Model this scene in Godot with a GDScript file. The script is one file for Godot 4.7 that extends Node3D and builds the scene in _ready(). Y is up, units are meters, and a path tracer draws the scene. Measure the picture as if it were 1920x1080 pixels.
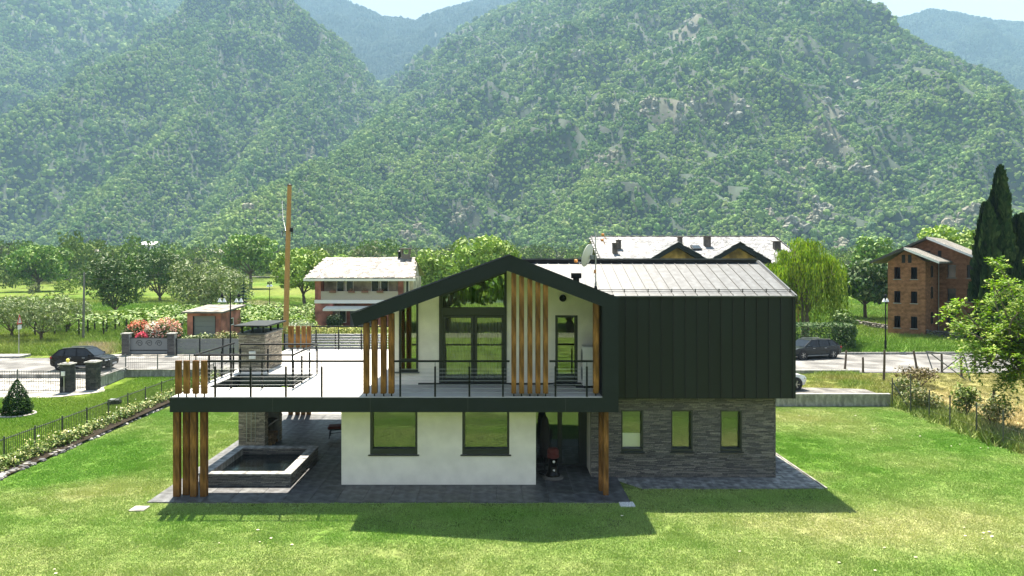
extends Node3D

# ---------------------------------------------------------------- mesh building
class MB:
	var v := PackedVector3Array()
	var n := PackedVector3Array()
	var c := PackedColorArray()
	var col := Color(1, 1, 1)

	func tri(a: Vector3, b: Vector3, d: Vector3) -> void:      # counter-clockwise seen from the front
		var m := (b - a).cross(d - a).normalized()
		v.append(a); v.append(d); v.append(b)
		n.append(m); n.append(m); n.append(m)
		c.append(col); c.append(col); c.append(col)

	func raw(p: Vector3, m: Vector3, k: Color) -> void:
		v.append(p); n.append(m); c.append(k)

	func tri_n(a: Vector3, b: Vector3, d: Vector3, na: Vector3, nb: Vector3, nd: Vector3) -> void:
		v.append(a); v.append(d); v.append(b)
		n.append(na); n.append(nd); n.append(nb)
		c.append(col); c.append(col); c.append(col)

	func quad(a: Vector3, b: Vector3, d: Vector3, e: Vector3) -> void:
		tri(a, b, d); tri(a, d, e)

	func box(at: Vector3, size: Vector3, basis := Basis()) -> void:
		var h := size * 0.5
		var p := []
		for k in 8:
			p.append(at + basis * Vector3(h.x if k & 1 else -h.x, h.y if k & 2 else -h.y, h.z if k & 4 else -h.z))
		quad(p[0], p[4], p[6], p[2]); quad(p[1], p[3], p[7], p[5])
		quad(p[0], p[1], p[5], p[4]); quad(p[2], p[6], p[7], p[3])
		quad(p[0], p[2], p[3], p[1]); quad(p[4], p[5], p[7], p[6])

	func bbox(at: Vector3, size: Vector3, bevel := 0.01, basis := Basis()) -> void:  # a box with chamfered edges
		var h := size * 0.5
		var b := minf(bevel, minf(h.x, minf(h.y, h.z)) * 0.9)
		for axis in 3:
			for s in [-1.0, 1.0]:
				var u := (axis + 1) % 3
				var w := (axis + 2) % 3
				var q := []
				for k in [[-1, -1], [1, -1], [1, 1], [-1, 1]]:
					var p := Vector3()
					p[axis] = s * h[axis]; p[u] = k[0] * (h[u] - b); p[w] = k[1] * (h[w] - b)
					q.append(at + basis * p)
				if s > 0: quad(q[0], q[1], q[2], q[3])
				else: quad(q[0], q[3], q[2], q[1])
			var u2 := (axis + 1) % 3
			var w2 := (axis + 2) % 3
			for su in [-1.0, 1.0]:
				for sw in [-1.0, 1.0]:
					var q2 := []
					for k in 2:
						for s in ([-1.0, 1.0] if k == 0 else [1.0, -1.0]):
							var p := Vector3()
							p[axis] = s * (h[axis] - b)
							p[u2] = su * (h[u2] if k == 0 else h[u2] - b)
							p[w2] = sw * (h[w2] - b if k == 0 else h[w2])
							q2.append(at + basis * p)
					if su * sw > 0: quad(q2[3], q2[2], q2[1], q2[0])
					else: quad(q2[0], q2[1], q2[2], q2[3])
		for sx in [-1.0, 1.0]:
			for sy in [-1.0, 1.0]:
				for sz in [-1.0, 1.0]:
					var a := at + basis * Vector3(sx * h.x, sy * (h.y - b), sz * (h.z - b))
					var e := at + basis * Vector3(sx * (h.x - b), sy * h.y, sz * (h.z - b))
					var d := at + basis * Vector3(sx * (h.x - b), sy * (h.y - b), sz * h.z)
					if sx * sy * sz > 0: tri(a, e, d)
					else: tri(a, d, e)

	func span(lo: Vector3, hi: Vector3) -> void:
		box((lo + hi) * 0.5, (hi - lo).abs())

	func bspan(lo: Vector3, hi: Vector3, bevel := 0.01) -> void:
		bbox((lo + hi) * 0.5, (hi - lo).abs(), bevel)

	func bar(a: Vector3, b: Vector3, w: float, h: float) -> void:      # a square bar from a to b
		var y := (b - a).normalized()
		var x := y.cross(Vector3.FORWARD if absf(y.z) < 0.9 else Vector3.UP).normalized()
		box((a + b) * 0.5, Vector3(w, (b - a).length(), h), Basis(x, y, x.cross(y)))

	func tube(points: Array, radii: Array, sides := 8, caps := true) -> void:
		var rings := []
		var ups := []
		for i in points.size():
			var y: Vector3 = (points[mini(i + 1, points.size() - 1)] - points[maxi(i - 1, 0)]).normalized()
			var x := y.cross(Vector3(0.13, 0.21, 0.97) if absf(y.z) < 0.9 else Vector3(0.2, 0.97, 0.1)).normalized()
			var z := x.cross(y)
			var ring := []
			var up := []
			for k in sides:
				var a := TAU * k / sides
				var o := x * cos(a) + z * sin(a)
				up.append(o)
				ring.append(points[i] + o * radii[i])
			rings.append(ring); ups.append(up)
		for i in points.size() - 1:
			for k in sides:
				var l := (k + 1) % sides
				tri_n(rings[i][k], rings[i + 1][k], rings[i + 1][l], ups[i][k], ups[i + 1][k], ups[i + 1][l])
				tri_n(rings[i][k], rings[i + 1][l], rings[i][l], ups[i][k], ups[i + 1][l], ups[i][l])
		if caps:
			for k in sides:
				var l := (k + 1) % sides
				tri(points[0], rings[0][k], rings[0][l])
				tri(points[-1], rings[-1][l], rings[-1][k])

	func lathe(at: Vector3, profile: Array, sides := 24, squash := Vector3.ONE) -> void:   # profile of Vector2(radius, height), going up
		for i in profile.size() - 1:
			var a: Vector2 = profile[i]
			var b: Vector2 = profile[i + 1]
			var s := Vector2(b.y - a.y, a.x - b.x).normalized()
			for k in sides:
				var p := TAU * k / sides
				var q := TAU * (k + 1) / sides
				var e := Vector3(cos(p), 0, sin(p))
				var f := Vector3(cos(q), 0, sin(q))
				var na := (e * s.x + Vector3.UP * s.y).normalized()
				var nb := (f * s.x + Vector3.UP * s.y).normalized()
				var p0 := at + (e * a.x + Vector3.UP * a.y) * squash
				var p1 := at + (f * a.x + Vector3.UP * a.y) * squash
				var p2 := at + (f * b.x + Vector3.UP * b.y) * squash
				var p3 := at + (e * b.x + Vector3.UP * b.y) * squash
				if b.x > 1e-5: tri_n(p0, p3, p2, na, na, nb)
				if a.x > 1e-5: tri_n(p0, p2, p1, na, nb, nb)

	func prism(poly: Array, z0: float, z1: float, frame := Transform3D()) -> void:      # a polygon in x and y, drawn out from z0 to z1
		var flat := PackedVector2Array(poly)
		if Geometry2D.is_polygon_clockwise(flat): flat.reverse()
		var t := Geometry2D.triangulate_polygon(flat)
		for i in range(0, t.size(), 3):
			var q := [flat[t[i]], flat[t[i + 1]], flat[t[i + 2]]]
			if (q[1] - q[0]).cross(q[2] - q[0]) < 0: q.reverse()
			tri(frame * Vector3(q[0].x, q[0].y, z1), frame * Vector3(q[1].x, q[1].y, z1), frame * Vector3(q[2].x, q[2].y, z1))
			tri(frame * Vector3(q[2].x, q[2].y, z0), frame * Vector3(q[1].x, q[1].y, z0), frame * Vector3(q[0].x, q[0].y, z0))
		for i in flat.size():
			var a := flat[i]
			var b := flat[(i + 1) % flat.size()]
			quad(frame * Vector3(a.x, a.y, z0), frame * Vector3(b.x, b.y, z0), frame * Vector3(b.x, b.y, z1), frame * Vector3(a.x, a.y, z1))

	func mesh() -> ArrayMesh:
		var a := []
		a.resize(Mesh.ARRAY_MAX)
		a[Mesh.ARRAY_VERTEX] = v
		a[Mesh.ARRAY_NORMAL] = n
		a[Mesh.ARRAY_COLOR] = c
		var m := ArrayMesh.new()
		m.add_surface_from_arrays(Mesh.PRIMITIVE_TRIANGLES, a)
		return m

# ---------------------------------------------------------------- naming
var taken := {}
var R := RandomNumberGenerator.new()
var M := {}
var tex := {}
const EYE := Vector3(0, 7.5, 23.7)

func numbered(called: String) -> String:
	var k: int = taken.get(called, 0)
	taken[called] = k + 1
	return called if k == 0 else "%s_%03d" % [called, k]

func tag(o: Node, label := "", category := "", group := "", kind := "") -> Node:
	if label: o.set_meta("label", label)
	if category: o.set_meta("category", category)
	if group: o.set_meta("group", group)
	if kind: o.set_meta("kind", kind)
	return o

func thing(called: String, label: String, category: String, at := Vector3.ZERO, turn := 0.0, group := "") -> Node3D:
	var o := Node3D.new()
	o.name = numbered(called)
	add_child(o)
	o.position = at
	o.rotation.y = turn
	tag(o, label, category, group)
	return o

func part(called: String, mesh: Mesh, m: Material, parent: Node, at := Vector3.ZERO, kind := "") -> MeshInstance3D:
	var o := MeshInstance3D.new()
	o.name = called
	o.mesh = mesh
	o.material_override = m
	o.position = at
	if parent == self: o.name = numbered(called)
	parent.add_child(o, true)
	if kind: o.set_meta("kind", kind)
	return o

func built(called: String, b: MB, m: Material, parent: Node, kind := "") -> MeshInstance3D:
	return part(called, b.mesh(), m, parent, Vector3.ZERO, kind)

func struct(called: String, b: MB, m: Material) -> MeshInstance3D:
	return built(called, b, m, self, "structure")

func copy_of(o: Node3D, at: Vector3, turn: float, label := "", size := 1.0, group := "") -> Node3D:
	var r: Node3D = o.duplicate()
	r.name = numbered(o.name.rstrip("0123456789").trim_suffix("_"))
	add_child(r)
	r.position = at
	r.rotation = Vector3(0, turn, 0)
	r.scale = Vector3.ONE * size
	if label: r.set_meta("label", label)
	if group: r.set_meta("group", group)
	return r

func spot(px: float, py: float, d: float) -> Vector3:      # a place measured on the photograph at d metres from the viewpoint
	return EYE + Vector3((px - 936.0) * d, (492.0 - py) * d, -d * 1400.0) / 1400.0

func swarm(called: String, mesh: Mesh, m: Material, places: Array, tints: Array, parent: Node = self) -> MultiMeshInstance3D:
	var mm := MultiMesh.new()
	mm.transform_format = MultiMesh.TRANSFORM_3D
	mm.use_colors = true
	mm.mesh = mesh
	mm.instance_count = places.size()
	for i in places.size():
		mm.set_instance_transform(i, places[i])
		mm.set_instance_color(i, tints[i])
	var o := MultiMeshInstance3D.new()
	o.name = numbered(called) if parent == self else called
	o.multimesh = mm
	o.material_override = m
	parent.add_child(o, true)
	o.set_meta("kind", "stuff")
	return o

# ---------------------------------------------------------------- materials
func noise(key: String, freq: float, lo: Color, hi: Color, seed_: int, octaves := 4, kind := FastNoiseLite.TYPE_SIMPLEX_SMOOTH, size := 512, mid := 0.5) -> Texture2D:
	if tex.has(key): return tex[key]
	var f := FastNoiseLite.new()
	f.noise_type = kind
	f.seed = seed_
	f.frequency = freq
	f.fractal_type = FastNoiseLite.FRACTAL_FBM
	f.fractal_octaves = octaves
	var t := NoiseTexture2D.new()
	t.width = size; t.height = size
	t.seamless = true
	t.seamless_blend_skirt = 0.3
	t.noise = f
	var g := Gradient.new()
	g.set_color(0, lo); g.set_color(1, hi)
	g.set_offset(0, mid - 0.32); g.set_offset(1, mid + 0.32)
	t.color_ramp = g
	tex[key] = t
	return t

func grey(key: String, freq: float, lo: float, seed_: int, octaves := 4, mid := 0.5) -> Texture2D:
	return noise(key, freq, Color(lo, lo, lo), Color(1, 1, 1), seed_, octaves, FastNoiseLite.TYPE_SIMPLEX_SMOOTH, 512, mid)

func lin(r: float, g: float, b: float, a := 1.0) -> Color:     # a material's base colour from its linear value
	var k := Color(r, g, b).linear_to_srgb()
	k.a = a
	return k

func mat(key: String, base: Color, rough := 0.8, how := {}) -> StandardMaterial3D:
	var m := StandardMaterial3D.new()
	m.resource_name = key
	m.albedo_color = base
	m.roughness = rough
	m.metallic = how.get("metal", 0.0)
	m.metallic_specular = how.get("spec", 0.5)
	m.vertex_color_use_as_albedo = how.get("vcol", false)
	if how.has("tex"):
		m.albedo_texture = how.tex
		m.uv1_triplanar = true
		m.uv1_world_triplanar = how.get("world", true)
		m.uv1_scale = how.get("scale", Vector3.ONE)
	if how.has("detail"):
		m.detail_enabled = true
		m.detail_blend_mode = BaseMaterial3D.BLEND_MODE_MUL
		m.detail_albedo = how.detail
		m.detail_uv_layer = BaseMaterial3D.DETAIL_UV_2
		m.uv2_triplanar = true
		m.uv2_world_triplanar = how.get("world", true)
		m.uv2_scale = how.get("dscale", Vector3.ONE)
	if how.has("bump"):
		m.heightmap_enabled = true
		m.heightmap_texture = how.bump
		m.heightmap_scale = how.get("depth", 1.0)
		if not how.has("tex"):
			m.uv1_triplanar = true
			m.uv1_world_triplanar = how.get("world", true)
			m.uv1_scale = how.get("scale", Vector3.ONE)
	if how.has("back"):
		m.backlight_enabled = true
		m.backlight = how.back
	if how.has("coat"):
		m.clearcoat_enabled = true
		m.clearcoat = how.coat
		m.clearcoat_roughness = 0.06
	M[key] = m
	return m

func make_materials() -> void:
	var mottle := grey("mottle", 0.012, 0.72, 1)
	var fine := grey("fine", 0.06, 0.7, 2, 3)
	var cloudy := grey("cloudy", 0.005, 0.6, 3, 5)
	var streak := grey("streak", 0.02, 0.82, 4, 4)
	var speck := grey("speck", 0.2, 0.55, 5, 2)
	tex["cloudy_soft"] = grey("cloudy_soft", 0.006, 0.945, 9, 5)
	mat("dark_metal", lin(0.0145, 0.0205, 0.0225), 0.5, {"tex": tex["cloudy_soft"], "scale": Vector3(0.4, 0.4, 0.4), "spec": 0.3})
	mat("dark_panel", lin(0.0105, 0.0158, 0.0165), 0.42, {"tex": tex["cloudy_soft"], "scale": Vector3(0.3, 0.08, 0.3), "vcol": true, "spec": 0.35})
	mat("black_metal", lin(0.008, 0.010, 0.0105), 0.5, {"spec": 0.3})
	mat("frame", lin(0.022, 0.028, 0.028), 0.4)
	mat("roof_metal", lin(0.165, 0.178, 0.186), 0.5, {"tex": mottle, "scale": Vector3(0.5, 0.5, 0.5), "vcol": true, "detail": fine, "dscale": Vector3(3, 3, 3), "metal": 0.15})
	mat("roof_seam", lin(0.07, 0.075, 0.075), 0.5, {"metal": 0.2})
	mat("render_white", lin(0.87, 0.845, 0.77), 0.9, {"tex": cloudy, "scale": Vector3(0.35, 0.35, 0.35), "detail": fine, "dscale": Vector3(2, 2, 2), "bump": fine, "depth": 0.15})
	M["render_white"].albedo_texture = tex["cloudy_soft"]
	M["render_white"].detail_enabled = false
	mat("deck", lin(0.50, 0.49, 0.465), 0.8, {"tex": tex["cloudy_soft"], "scale": Vector3(0.5, 0.5, 0.5), "vcol": true})
	mat("wood", lin(0.36, 0.178, 0.056), 0.68, {"spec": 0.25, "tex": streak, "scale": Vector3(9, 0.5, 9), "world": false, "vcol": true, "detail": cloudy, "dscale": Vector3(1.5, 0.35, 1.5), "bump": streak, "depth": 0.3})
	mat("coping", lin(0.36, 0.36, 0.35), 0.7, {"tex": cloudy, "scale": Vector3(0.9, 0.9, 0.9), "vcol": true})
	mat("slate", lin(0.165, 0.174, 0.18), 0.5, {"tex": cloudy, "scale": Vector3(0.9, 0.9, 0.9), "vcol": true, "detail": fine, "dscale": Vector3(2, 2, 2), "bump": fine, "depth": 0.2, "spec": 0.5})
	mat("paving", lin(0.36, 0.365, 0.36), 0.75, {"tex": cloudy, "scale": Vector3(0.9, 0.9, 0.9), "vcol": true, "detail": fine, "dscale": Vector3(2, 2, 2), "bump": fine, "depth": 0.3})
	mat("well_board", lin(0.045, 0.055, 0.06), 0.5, {"vcol": true})
	mat("pale_paving", lin(0.40, 0.385, 0.35), 0.85, {"tex": cloudy, "scale": Vector3(0.4, 0.4, 0.4)})
	mat("stone", lin(1, 1, 1), 0.85, {"tex": mottle, "scale": Vector3(2.5, 5, 2.5), "vcol": true, "detail": fine, "dscale": Vector3(3, 6, 3), "bump": fine, "depth": 0.5})
	mat("concrete", lin(0.54, 0.54, 0.50), 0.9, {"tex": mottle, "scale": Vector3(0.5, 0.25, 0.5), "detail": fine, "dscale": Vector3(2, 2, 2)})
	mat("asphalt", lin(0.20, 0.20, 0.195), 0.9, {"tex": cloudy, "scale": Vector3(0.12, 0.12, 0.12), "detail": speck, "dscale": Vector3(1, 1, 1)})
	mat("gravel", lin(0.34, 0.325, 0.30), 0.95, {"tex": cloudy, "scale": Vector3(0.3, 0.3, 0.3), "detail": speck, "dscale": Vector3(1.2, 1.2, 1.2), "bump": speck, "depth": 1.0})
	mat("soil", lin(1, 1, 1), 0.95, {"spec": 0.15, "tex": mottle, "scale": Vector3(0.6, 0.6, 0.6), "vcol": true, "detail": speck, "dscale": Vector3(1, 1, 1)})
	mat("field", lin(1, 1, 1), 0.95, {"spec": 0.15, "tex": mottle, "scale": Vector3(0.09, 0.09, 0.09), "vcol": true, "detail": fine, "dscale": Vector3(0.25, 0.25, 0.25)})
	mat("grass", lin(1, 1, 1), 0.65, {"vcol": true, "back": Color(0.35, 0.42, 0.15), "spec": 0.3})
	mat("leaf", lin(1.0, 1.0, 1.0), 0.6, {"vcol": true, "back": Color(0.40, 0.46, 0.14), "spec": 0.35})
	mat("leaf_bright", lin(1.0, 1.0, 1.0), 0.55, {"vcol": true, "back": Color(0.66, 0.78, 0.2), "spec": 0.3})
	mat("needle", lin(1, 1, 1), 0.7, {"vcol": true, "back": Color(0.12, 0.15, 0.06), "spec": 0.08})
	mat("forest", lin(1, 1, 1), 0.8, {"vcol": true, "back": Color(0.3, 0.38, 0.14), "spec": 0.15})
	mat("bark", lin(1, 1, 1), 0.9, {"tex": streak, "scale": Vector3(3, 0.6, 3), "vcol": true, "bump": streak, "depth": 1.5})
	mat("hillside", lin(1, 1, 1), 0.95, {"vcol": true, "tex": cloudy, "scale": Vector3(0.02, 0.02, 0.02)})
	mat("rock", lin(1, 1, 1), 0.9, {"vcol": true, "tex": cloudy, "scale": Vector3(0.09, 0.09, 0.09), "detail": streak, "dscale": Vector3(0.12, 0.03, 0.12)})
	mat("pink_render", lin(0.50, 0.20, 0.155), 0.9, {"tex": cloudy, "scale": Vector3(0.2, 0.2, 0.2)})
	mat("cream_render", lin(0.62, 0.55, 0.43), 0.9, {"tex": cloudy, "scale": Vector3(0.2, 0.2, 0.2)})
	mat("yellow_render", lin(0.46, 0.30, 0.09), 0.9, {"tex": cloudy, "scale": Vector3(0.2, 0.2, 0.2)})
	mat("brick", lin(0.66, 0.33, 0.18), 0.95, {"tex": mottle, "scale": Vector3(0.4, 0.4, 0.4), "vcol": true, "detail": speck, "dscale": Vector3(0.5, 0.8, 0.5), "spec": 0.2})
	mat("white_paint", lin(0.74, 0.74, 0.72), 0.6, {"vcol": true})
	mat("slate_roof", lin(1, 1, 1), 0.7, {"vcol": true, "tex": mottle, "scale": Vector3(0.7, 0.7, 0.7)})
	mat("grey_roof", lin(0.27, 0.255, 0.225), 0.9, {"tex": cloudy, "scale": Vector3(0.3, 0.3, 0.3), "vcol": true})
	mat("grey_metal", lin(0.17, 0.185, 0.19), 0.5, {"vcol": true})
	mat("steel", lin(0.42, 0.43, 0.44), 0.32, {"metal": 0.9})
	mat("rubber", lin(0.015, 0.015, 0.016), 0.8)
	mat("red_cloth", lin(0.10, 0.018, 0.014), 0.8)
	mat("black_paint", lin(0.003, 0.0035, 0.004), 0.25, {"spec": 0.35})
	mat("grey_paint", lin(0.016, 0.022, 0.025), 0.25, {"spec": 0.4})
	mat("car_white", lin(0.70, 0.72, 0.75), 0.3, {"coat": 0.9})
	mat("car_glass", lin(0.008, 0.01, 0.012), 0.06, {"spec": 0.5})
	mat("house_glass", lin(0.015, 0.02, 0.02), 0.1, {"spec": 0.45})
	mat("lamp_glass", lin(0.75, 0.77, 0.78), 0.3)
	mat("headlight", lin(0.6, 0.62, 0.64), 0.15, {"metal": 0.5})
	mat("tail_light", lin(0.25, 0.02, 0.015), 0.3)
	mat("orange", lin(0.62, 0.24, 0.04), 0.5)
	mat("plain", lin(1, 1, 1), 0.7, {"vcol": true})
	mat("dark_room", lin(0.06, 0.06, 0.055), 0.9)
	mat("curtain", lin(0.20, 0.20, 0.175), 0.9, {"back": Color(0.3, 0.3, 0.27)})
	mat("brown_curtain", lin(0.10, 0.055, 0.03), 0.9)
	# coated window glass: half a mirror, half clear
	var white := Image.create(4, 4, false, Image.FORMAT_RGBA8)
	white.fill(Color(1, 1, 1))
	var clear := ImageTexture.create_from_image(white)
	for g in [["glass", 0.24, Color(0.80, 0.86, 0.74)], ["glass_low", 0.22, Color(0.76, 0.82, 0.78)]]:
		var m := mat(g[0], g[2], 0.015, {"metal": 1.0})
		m.albedo_texture = clear
		m.transparency = BaseMaterial3D.TRANSPARENCY_ALPHA
		m.albedo_color.a = g[1]
	var w := mat("water", Color(0.02, 0.03, 0.035), 0.04, {"spec": 0.6, "bump": streak, "depth": 1.2, "scale": Vector3(0.9, 0.9, 0.9)})
	w.albedo_color = lin(0.004, 0.007, 0.009)

# ---------------------------------------------------------------- scene
func _ready() -> void:
	R.seed = 7
	var cam := Camera3D.new()
	cam.name = "camera"
	cam.near = 0.1
	cam.far = 20000.0
	cam.projection = Camera3D.PROJECTION_FRUSTUM
	cam.keep_aspect = Camera3D.KEEP_HEIGHT
	cam.size = 0.1 * 1080.0 / 1400.0
	cam.frustum_offset = Vector2(24.0, -48.0) * 0.1 / 1400.0
	cam.position = EYE
	cam.current = true
	add_child(cam)
	var env := Environment.new()
	var sky := Sky.new()
	var sm := ProceduralSkyMaterial.new()
	sm.sky_top_color = Color(0.62, 0.72, 0.84)
	sm.sky_horizon_color = Color(0.98, 0.94, 0.88)
	sm.sky_curve = 0.22
	sm.ground_bottom_color = Color(0.30, 0.36, 0.22)
	sm.ground_horizon_color = Color(0.62, 0.68, 0.66)
	sm.sky_energy_multiplier = 0.62
	sm.sun_angle_max = 40.0
	sm.sun_curve = 0.12
	sky.sky_material = sm
	env.background_mode = Environment.BG_SKY
	env.sky = sky
	env.tonemap_mode = Environment.TONE_MAPPER_LINEAR
	env.tonemap_exposure = 4.4
	env.sdfgi_enabled = true
	env.ssao_enabled = true
	env.ssil_enabled = true
	env.fog_enabled = true
	env.fog_density = 0.00014
	env.fog_light_color = Color(0.66, 0.83, 0.96)
	var we := WorldEnvironment.new()
	we.name = "sky_and_air"
	we.environment = env
	add_child(we)
	var sun := DirectionalLight3D.new()
	sun.name = "sun"
	sun.light_energy = 1.6
	sun.light_color = Color(1.0, 0.957, 0.89)
	sun.light_angular_distance = 0.5
	sun.shadow_enabled = true
	sun.look_at_from_position(Vector3.ZERO, Vector3(0.70, -7.74, 3.78), Vector3.UP)
	add_child(sun)
	make_materials()
	make_ground()
	make_mountains()
	make_villa()
	make_garden()
	make_neighbours()
	make_trees()
	make_vehicles()
	make_grass()

# ---------------------------------------------------------------- the land
var n_lawn := FastNoiseLite.new()
var n_rough := FastNoiseLite.new()
var n_hill := FastNoiseLite.new()
var n_gully := FastNoiseLite.new()
var n_tint := FastNoiseLite.new()

func set_noise(f: FastNoiseLite, seed_: int, freq: float, octaves := 4, kind := FastNoiseLite.FRACTAL_FBM) -> void:
	f.noise_type = FastNoiseLite.TYPE_SIMPLEX_SMOOTH
	f.seed = seed_
	f.frequency = freq
	f.fractal_type = kind
	f.fractal_octaves = octaves

func gy(x: float, z: float) -> float:
	var back := smoothstep(-20.0, -27.0, z) if x < 8.0 else smoothstep(-15.5, -20.0, z)
	return 0.3 * back

func lawn_color(x: float, z: float) -> Color:
	# how dry the turf is: broad bands and patches, measured off the photograph's lawn
	var dry := 0.34 + 0.42 * n_lawn.get_noise_2d(x * 0.8, z * 1.9) + 0.14 * n_rough.get_noise_2d(x, z)
	dry += 0.55 * exp(-pow((x - 11.5) / 6.0, 2) - pow((z - 2.4) / 1.9, 2))          # right of the house's shadow
	dry += 0.50 * exp(-pow((x - 14.5) / 4.5, 2) - pow((z + 12.5) / 2.0, 2))         # below the concrete wall
	dry += 0.55 * exp(-pow((x + 13.6) / 2.2, 2) - pow((z + 0.6 + 0.25 * (x + 13.6)) / 1.9, 2))
	dry += 0.30 * exp(-pow((x + 13.0) / 2.5, 2) - pow((z - 4.6) / 1.3, 2))
	dry -= 0.65 * exp(-pow((x + 15.3) / 1.9, 2) - pow((z + 4.5) / 6.0, 2))
	dry -= 0.50 * exp(-pow((x - 10.5) / 5.0, 2) - pow((z + 5.5) / 3.0, 2))
	dry -= 0.30 * exp(-pow((x - 19.0) / 1.8, 2) - pow((z + 6.0) / 8.0, 2))
	dry = clampf(dry, 0.0, 1.0)
	var c := Color(0.165, 0.315, 0.050).lerp(Color(0.480, 0.465, 0.215), dry * 0.8)
	return c * (1.0 + 0.09 * n_rough.get_noise_2d(x * 2.3 + 40.0, z * 2.3))

func field_color(x: float, z: float) -> Color:
	var a := n_lawn.get_noise_2d(x * 0.25, z * 0.4)
	var c := Color(0.155, 0.275, 0.038).lerp(Color(0.260, 0.310, 0.075), clampf(0.45 + a, 0.0, 1.0))
	if x > 19.0 and z > -26.0 and z < 3.0:                           # the mown hay beyond the wire fence
		var hay := smoothstep(-1.0, 1.0, x - 22.2 + 2.0 * n_rough.get_noise_2d(x, z) + 0.12 * (z + 12.0))
		c = c.lerp(Color(0.44, 0.36, 0.175), hay * clampf(0.85 + 0.6 * a, 0.2, 1.0))
	if x > 7.5 and x < 24.0 and z < -14.0 and z > -26.0:
		c = c.lerp(Color(0.36, 0.33, 0.12), clampf(0.45 + 0.8 * n_rough.get_noise_2d(x * 0.6, z * 0.6), 0.0, 0.8))
	if x < -29.5 and x > -37.0 and z < -32.5 and z > -41.0:            # worn track beside the neighbour's gate
		c = c.lerp(Color(0.42, 0.36, 0.23), smoothstep(2.2, 0.6, absf(x + 32.3 - 0.45 * (z + 36.0))))
	if x < -19.0 and z > -25.0:
		c = Color(0.150, 0.275, 0.030).lerp(Color(0.25, 0.31, 0.06), clampf(0.4 + a * 1.2, 0, 1))
	if z < -60.0:
		var track := absf(x + 29.0 - 0.62 * (z + 86.0))
		if z > -115.0: c = c.lerp(Color(0.46, 0.41, 0.29), smoothstep(1.6, 0.7, absf(track - 1.6)) * 0.8)
	return c * (1.0 + 0.15 * n_rough.get_noise_2d(x * 0.7, z * 0.7))

func sheet(b: MB, xs: Array, zs: Array, lift: float, tint: Callable) -> void:
	var rows := []
	var tints := []
	for z in zs:
		var row := PackedVector3Array()
		var cr := PackedColorArray()
		for x in xs:
			row.append(Vector3(x, gy(x, z) + lift, z))
			cr.append(tint.call(x, z))
		rows.append(row); tints.append(cr)
	for j in zs.size() - 1:
		for i in xs.size() - 1:
			for q in [[j, i, j + 1, i + 1, j + 1, i], [j, i, j, i + 1, j + 1, i + 1]]:
				for k in [0, 4, 2]:
					b.raw(rows[q[k]][q[k + 1]], Vector3.UP, tints[q[k]][q[k + 1]])

func steps(from: float, to: float, by: float) -> Array:
	var out := []
	var k := int(roundf(absf(to - from) / by))
	for i in k + 1: out.append(from + (to - from) * i / k)
	return out

func flat_sheet(b: MB, poly: Array, lift: float) -> void:      # a thin sheet over the ground, poly of Vector2(x, z)
	var flat := PackedVector2Array(poly)
	var t := Geometry2D.triangulate_polygon(flat)
	for i in range(0, t.size(), 3):
		var q := []
		for k in 3:
			var p := flat[t[i + k]]
			q.append(Vector3(p.x, gy(p.x, p.y) + lift, p.y))
		if (q[1] - q[0]).cross(q[2] - q[0]).y < 0: q.reverse()
		b.tri(q[0], q[1], q[2])

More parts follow.
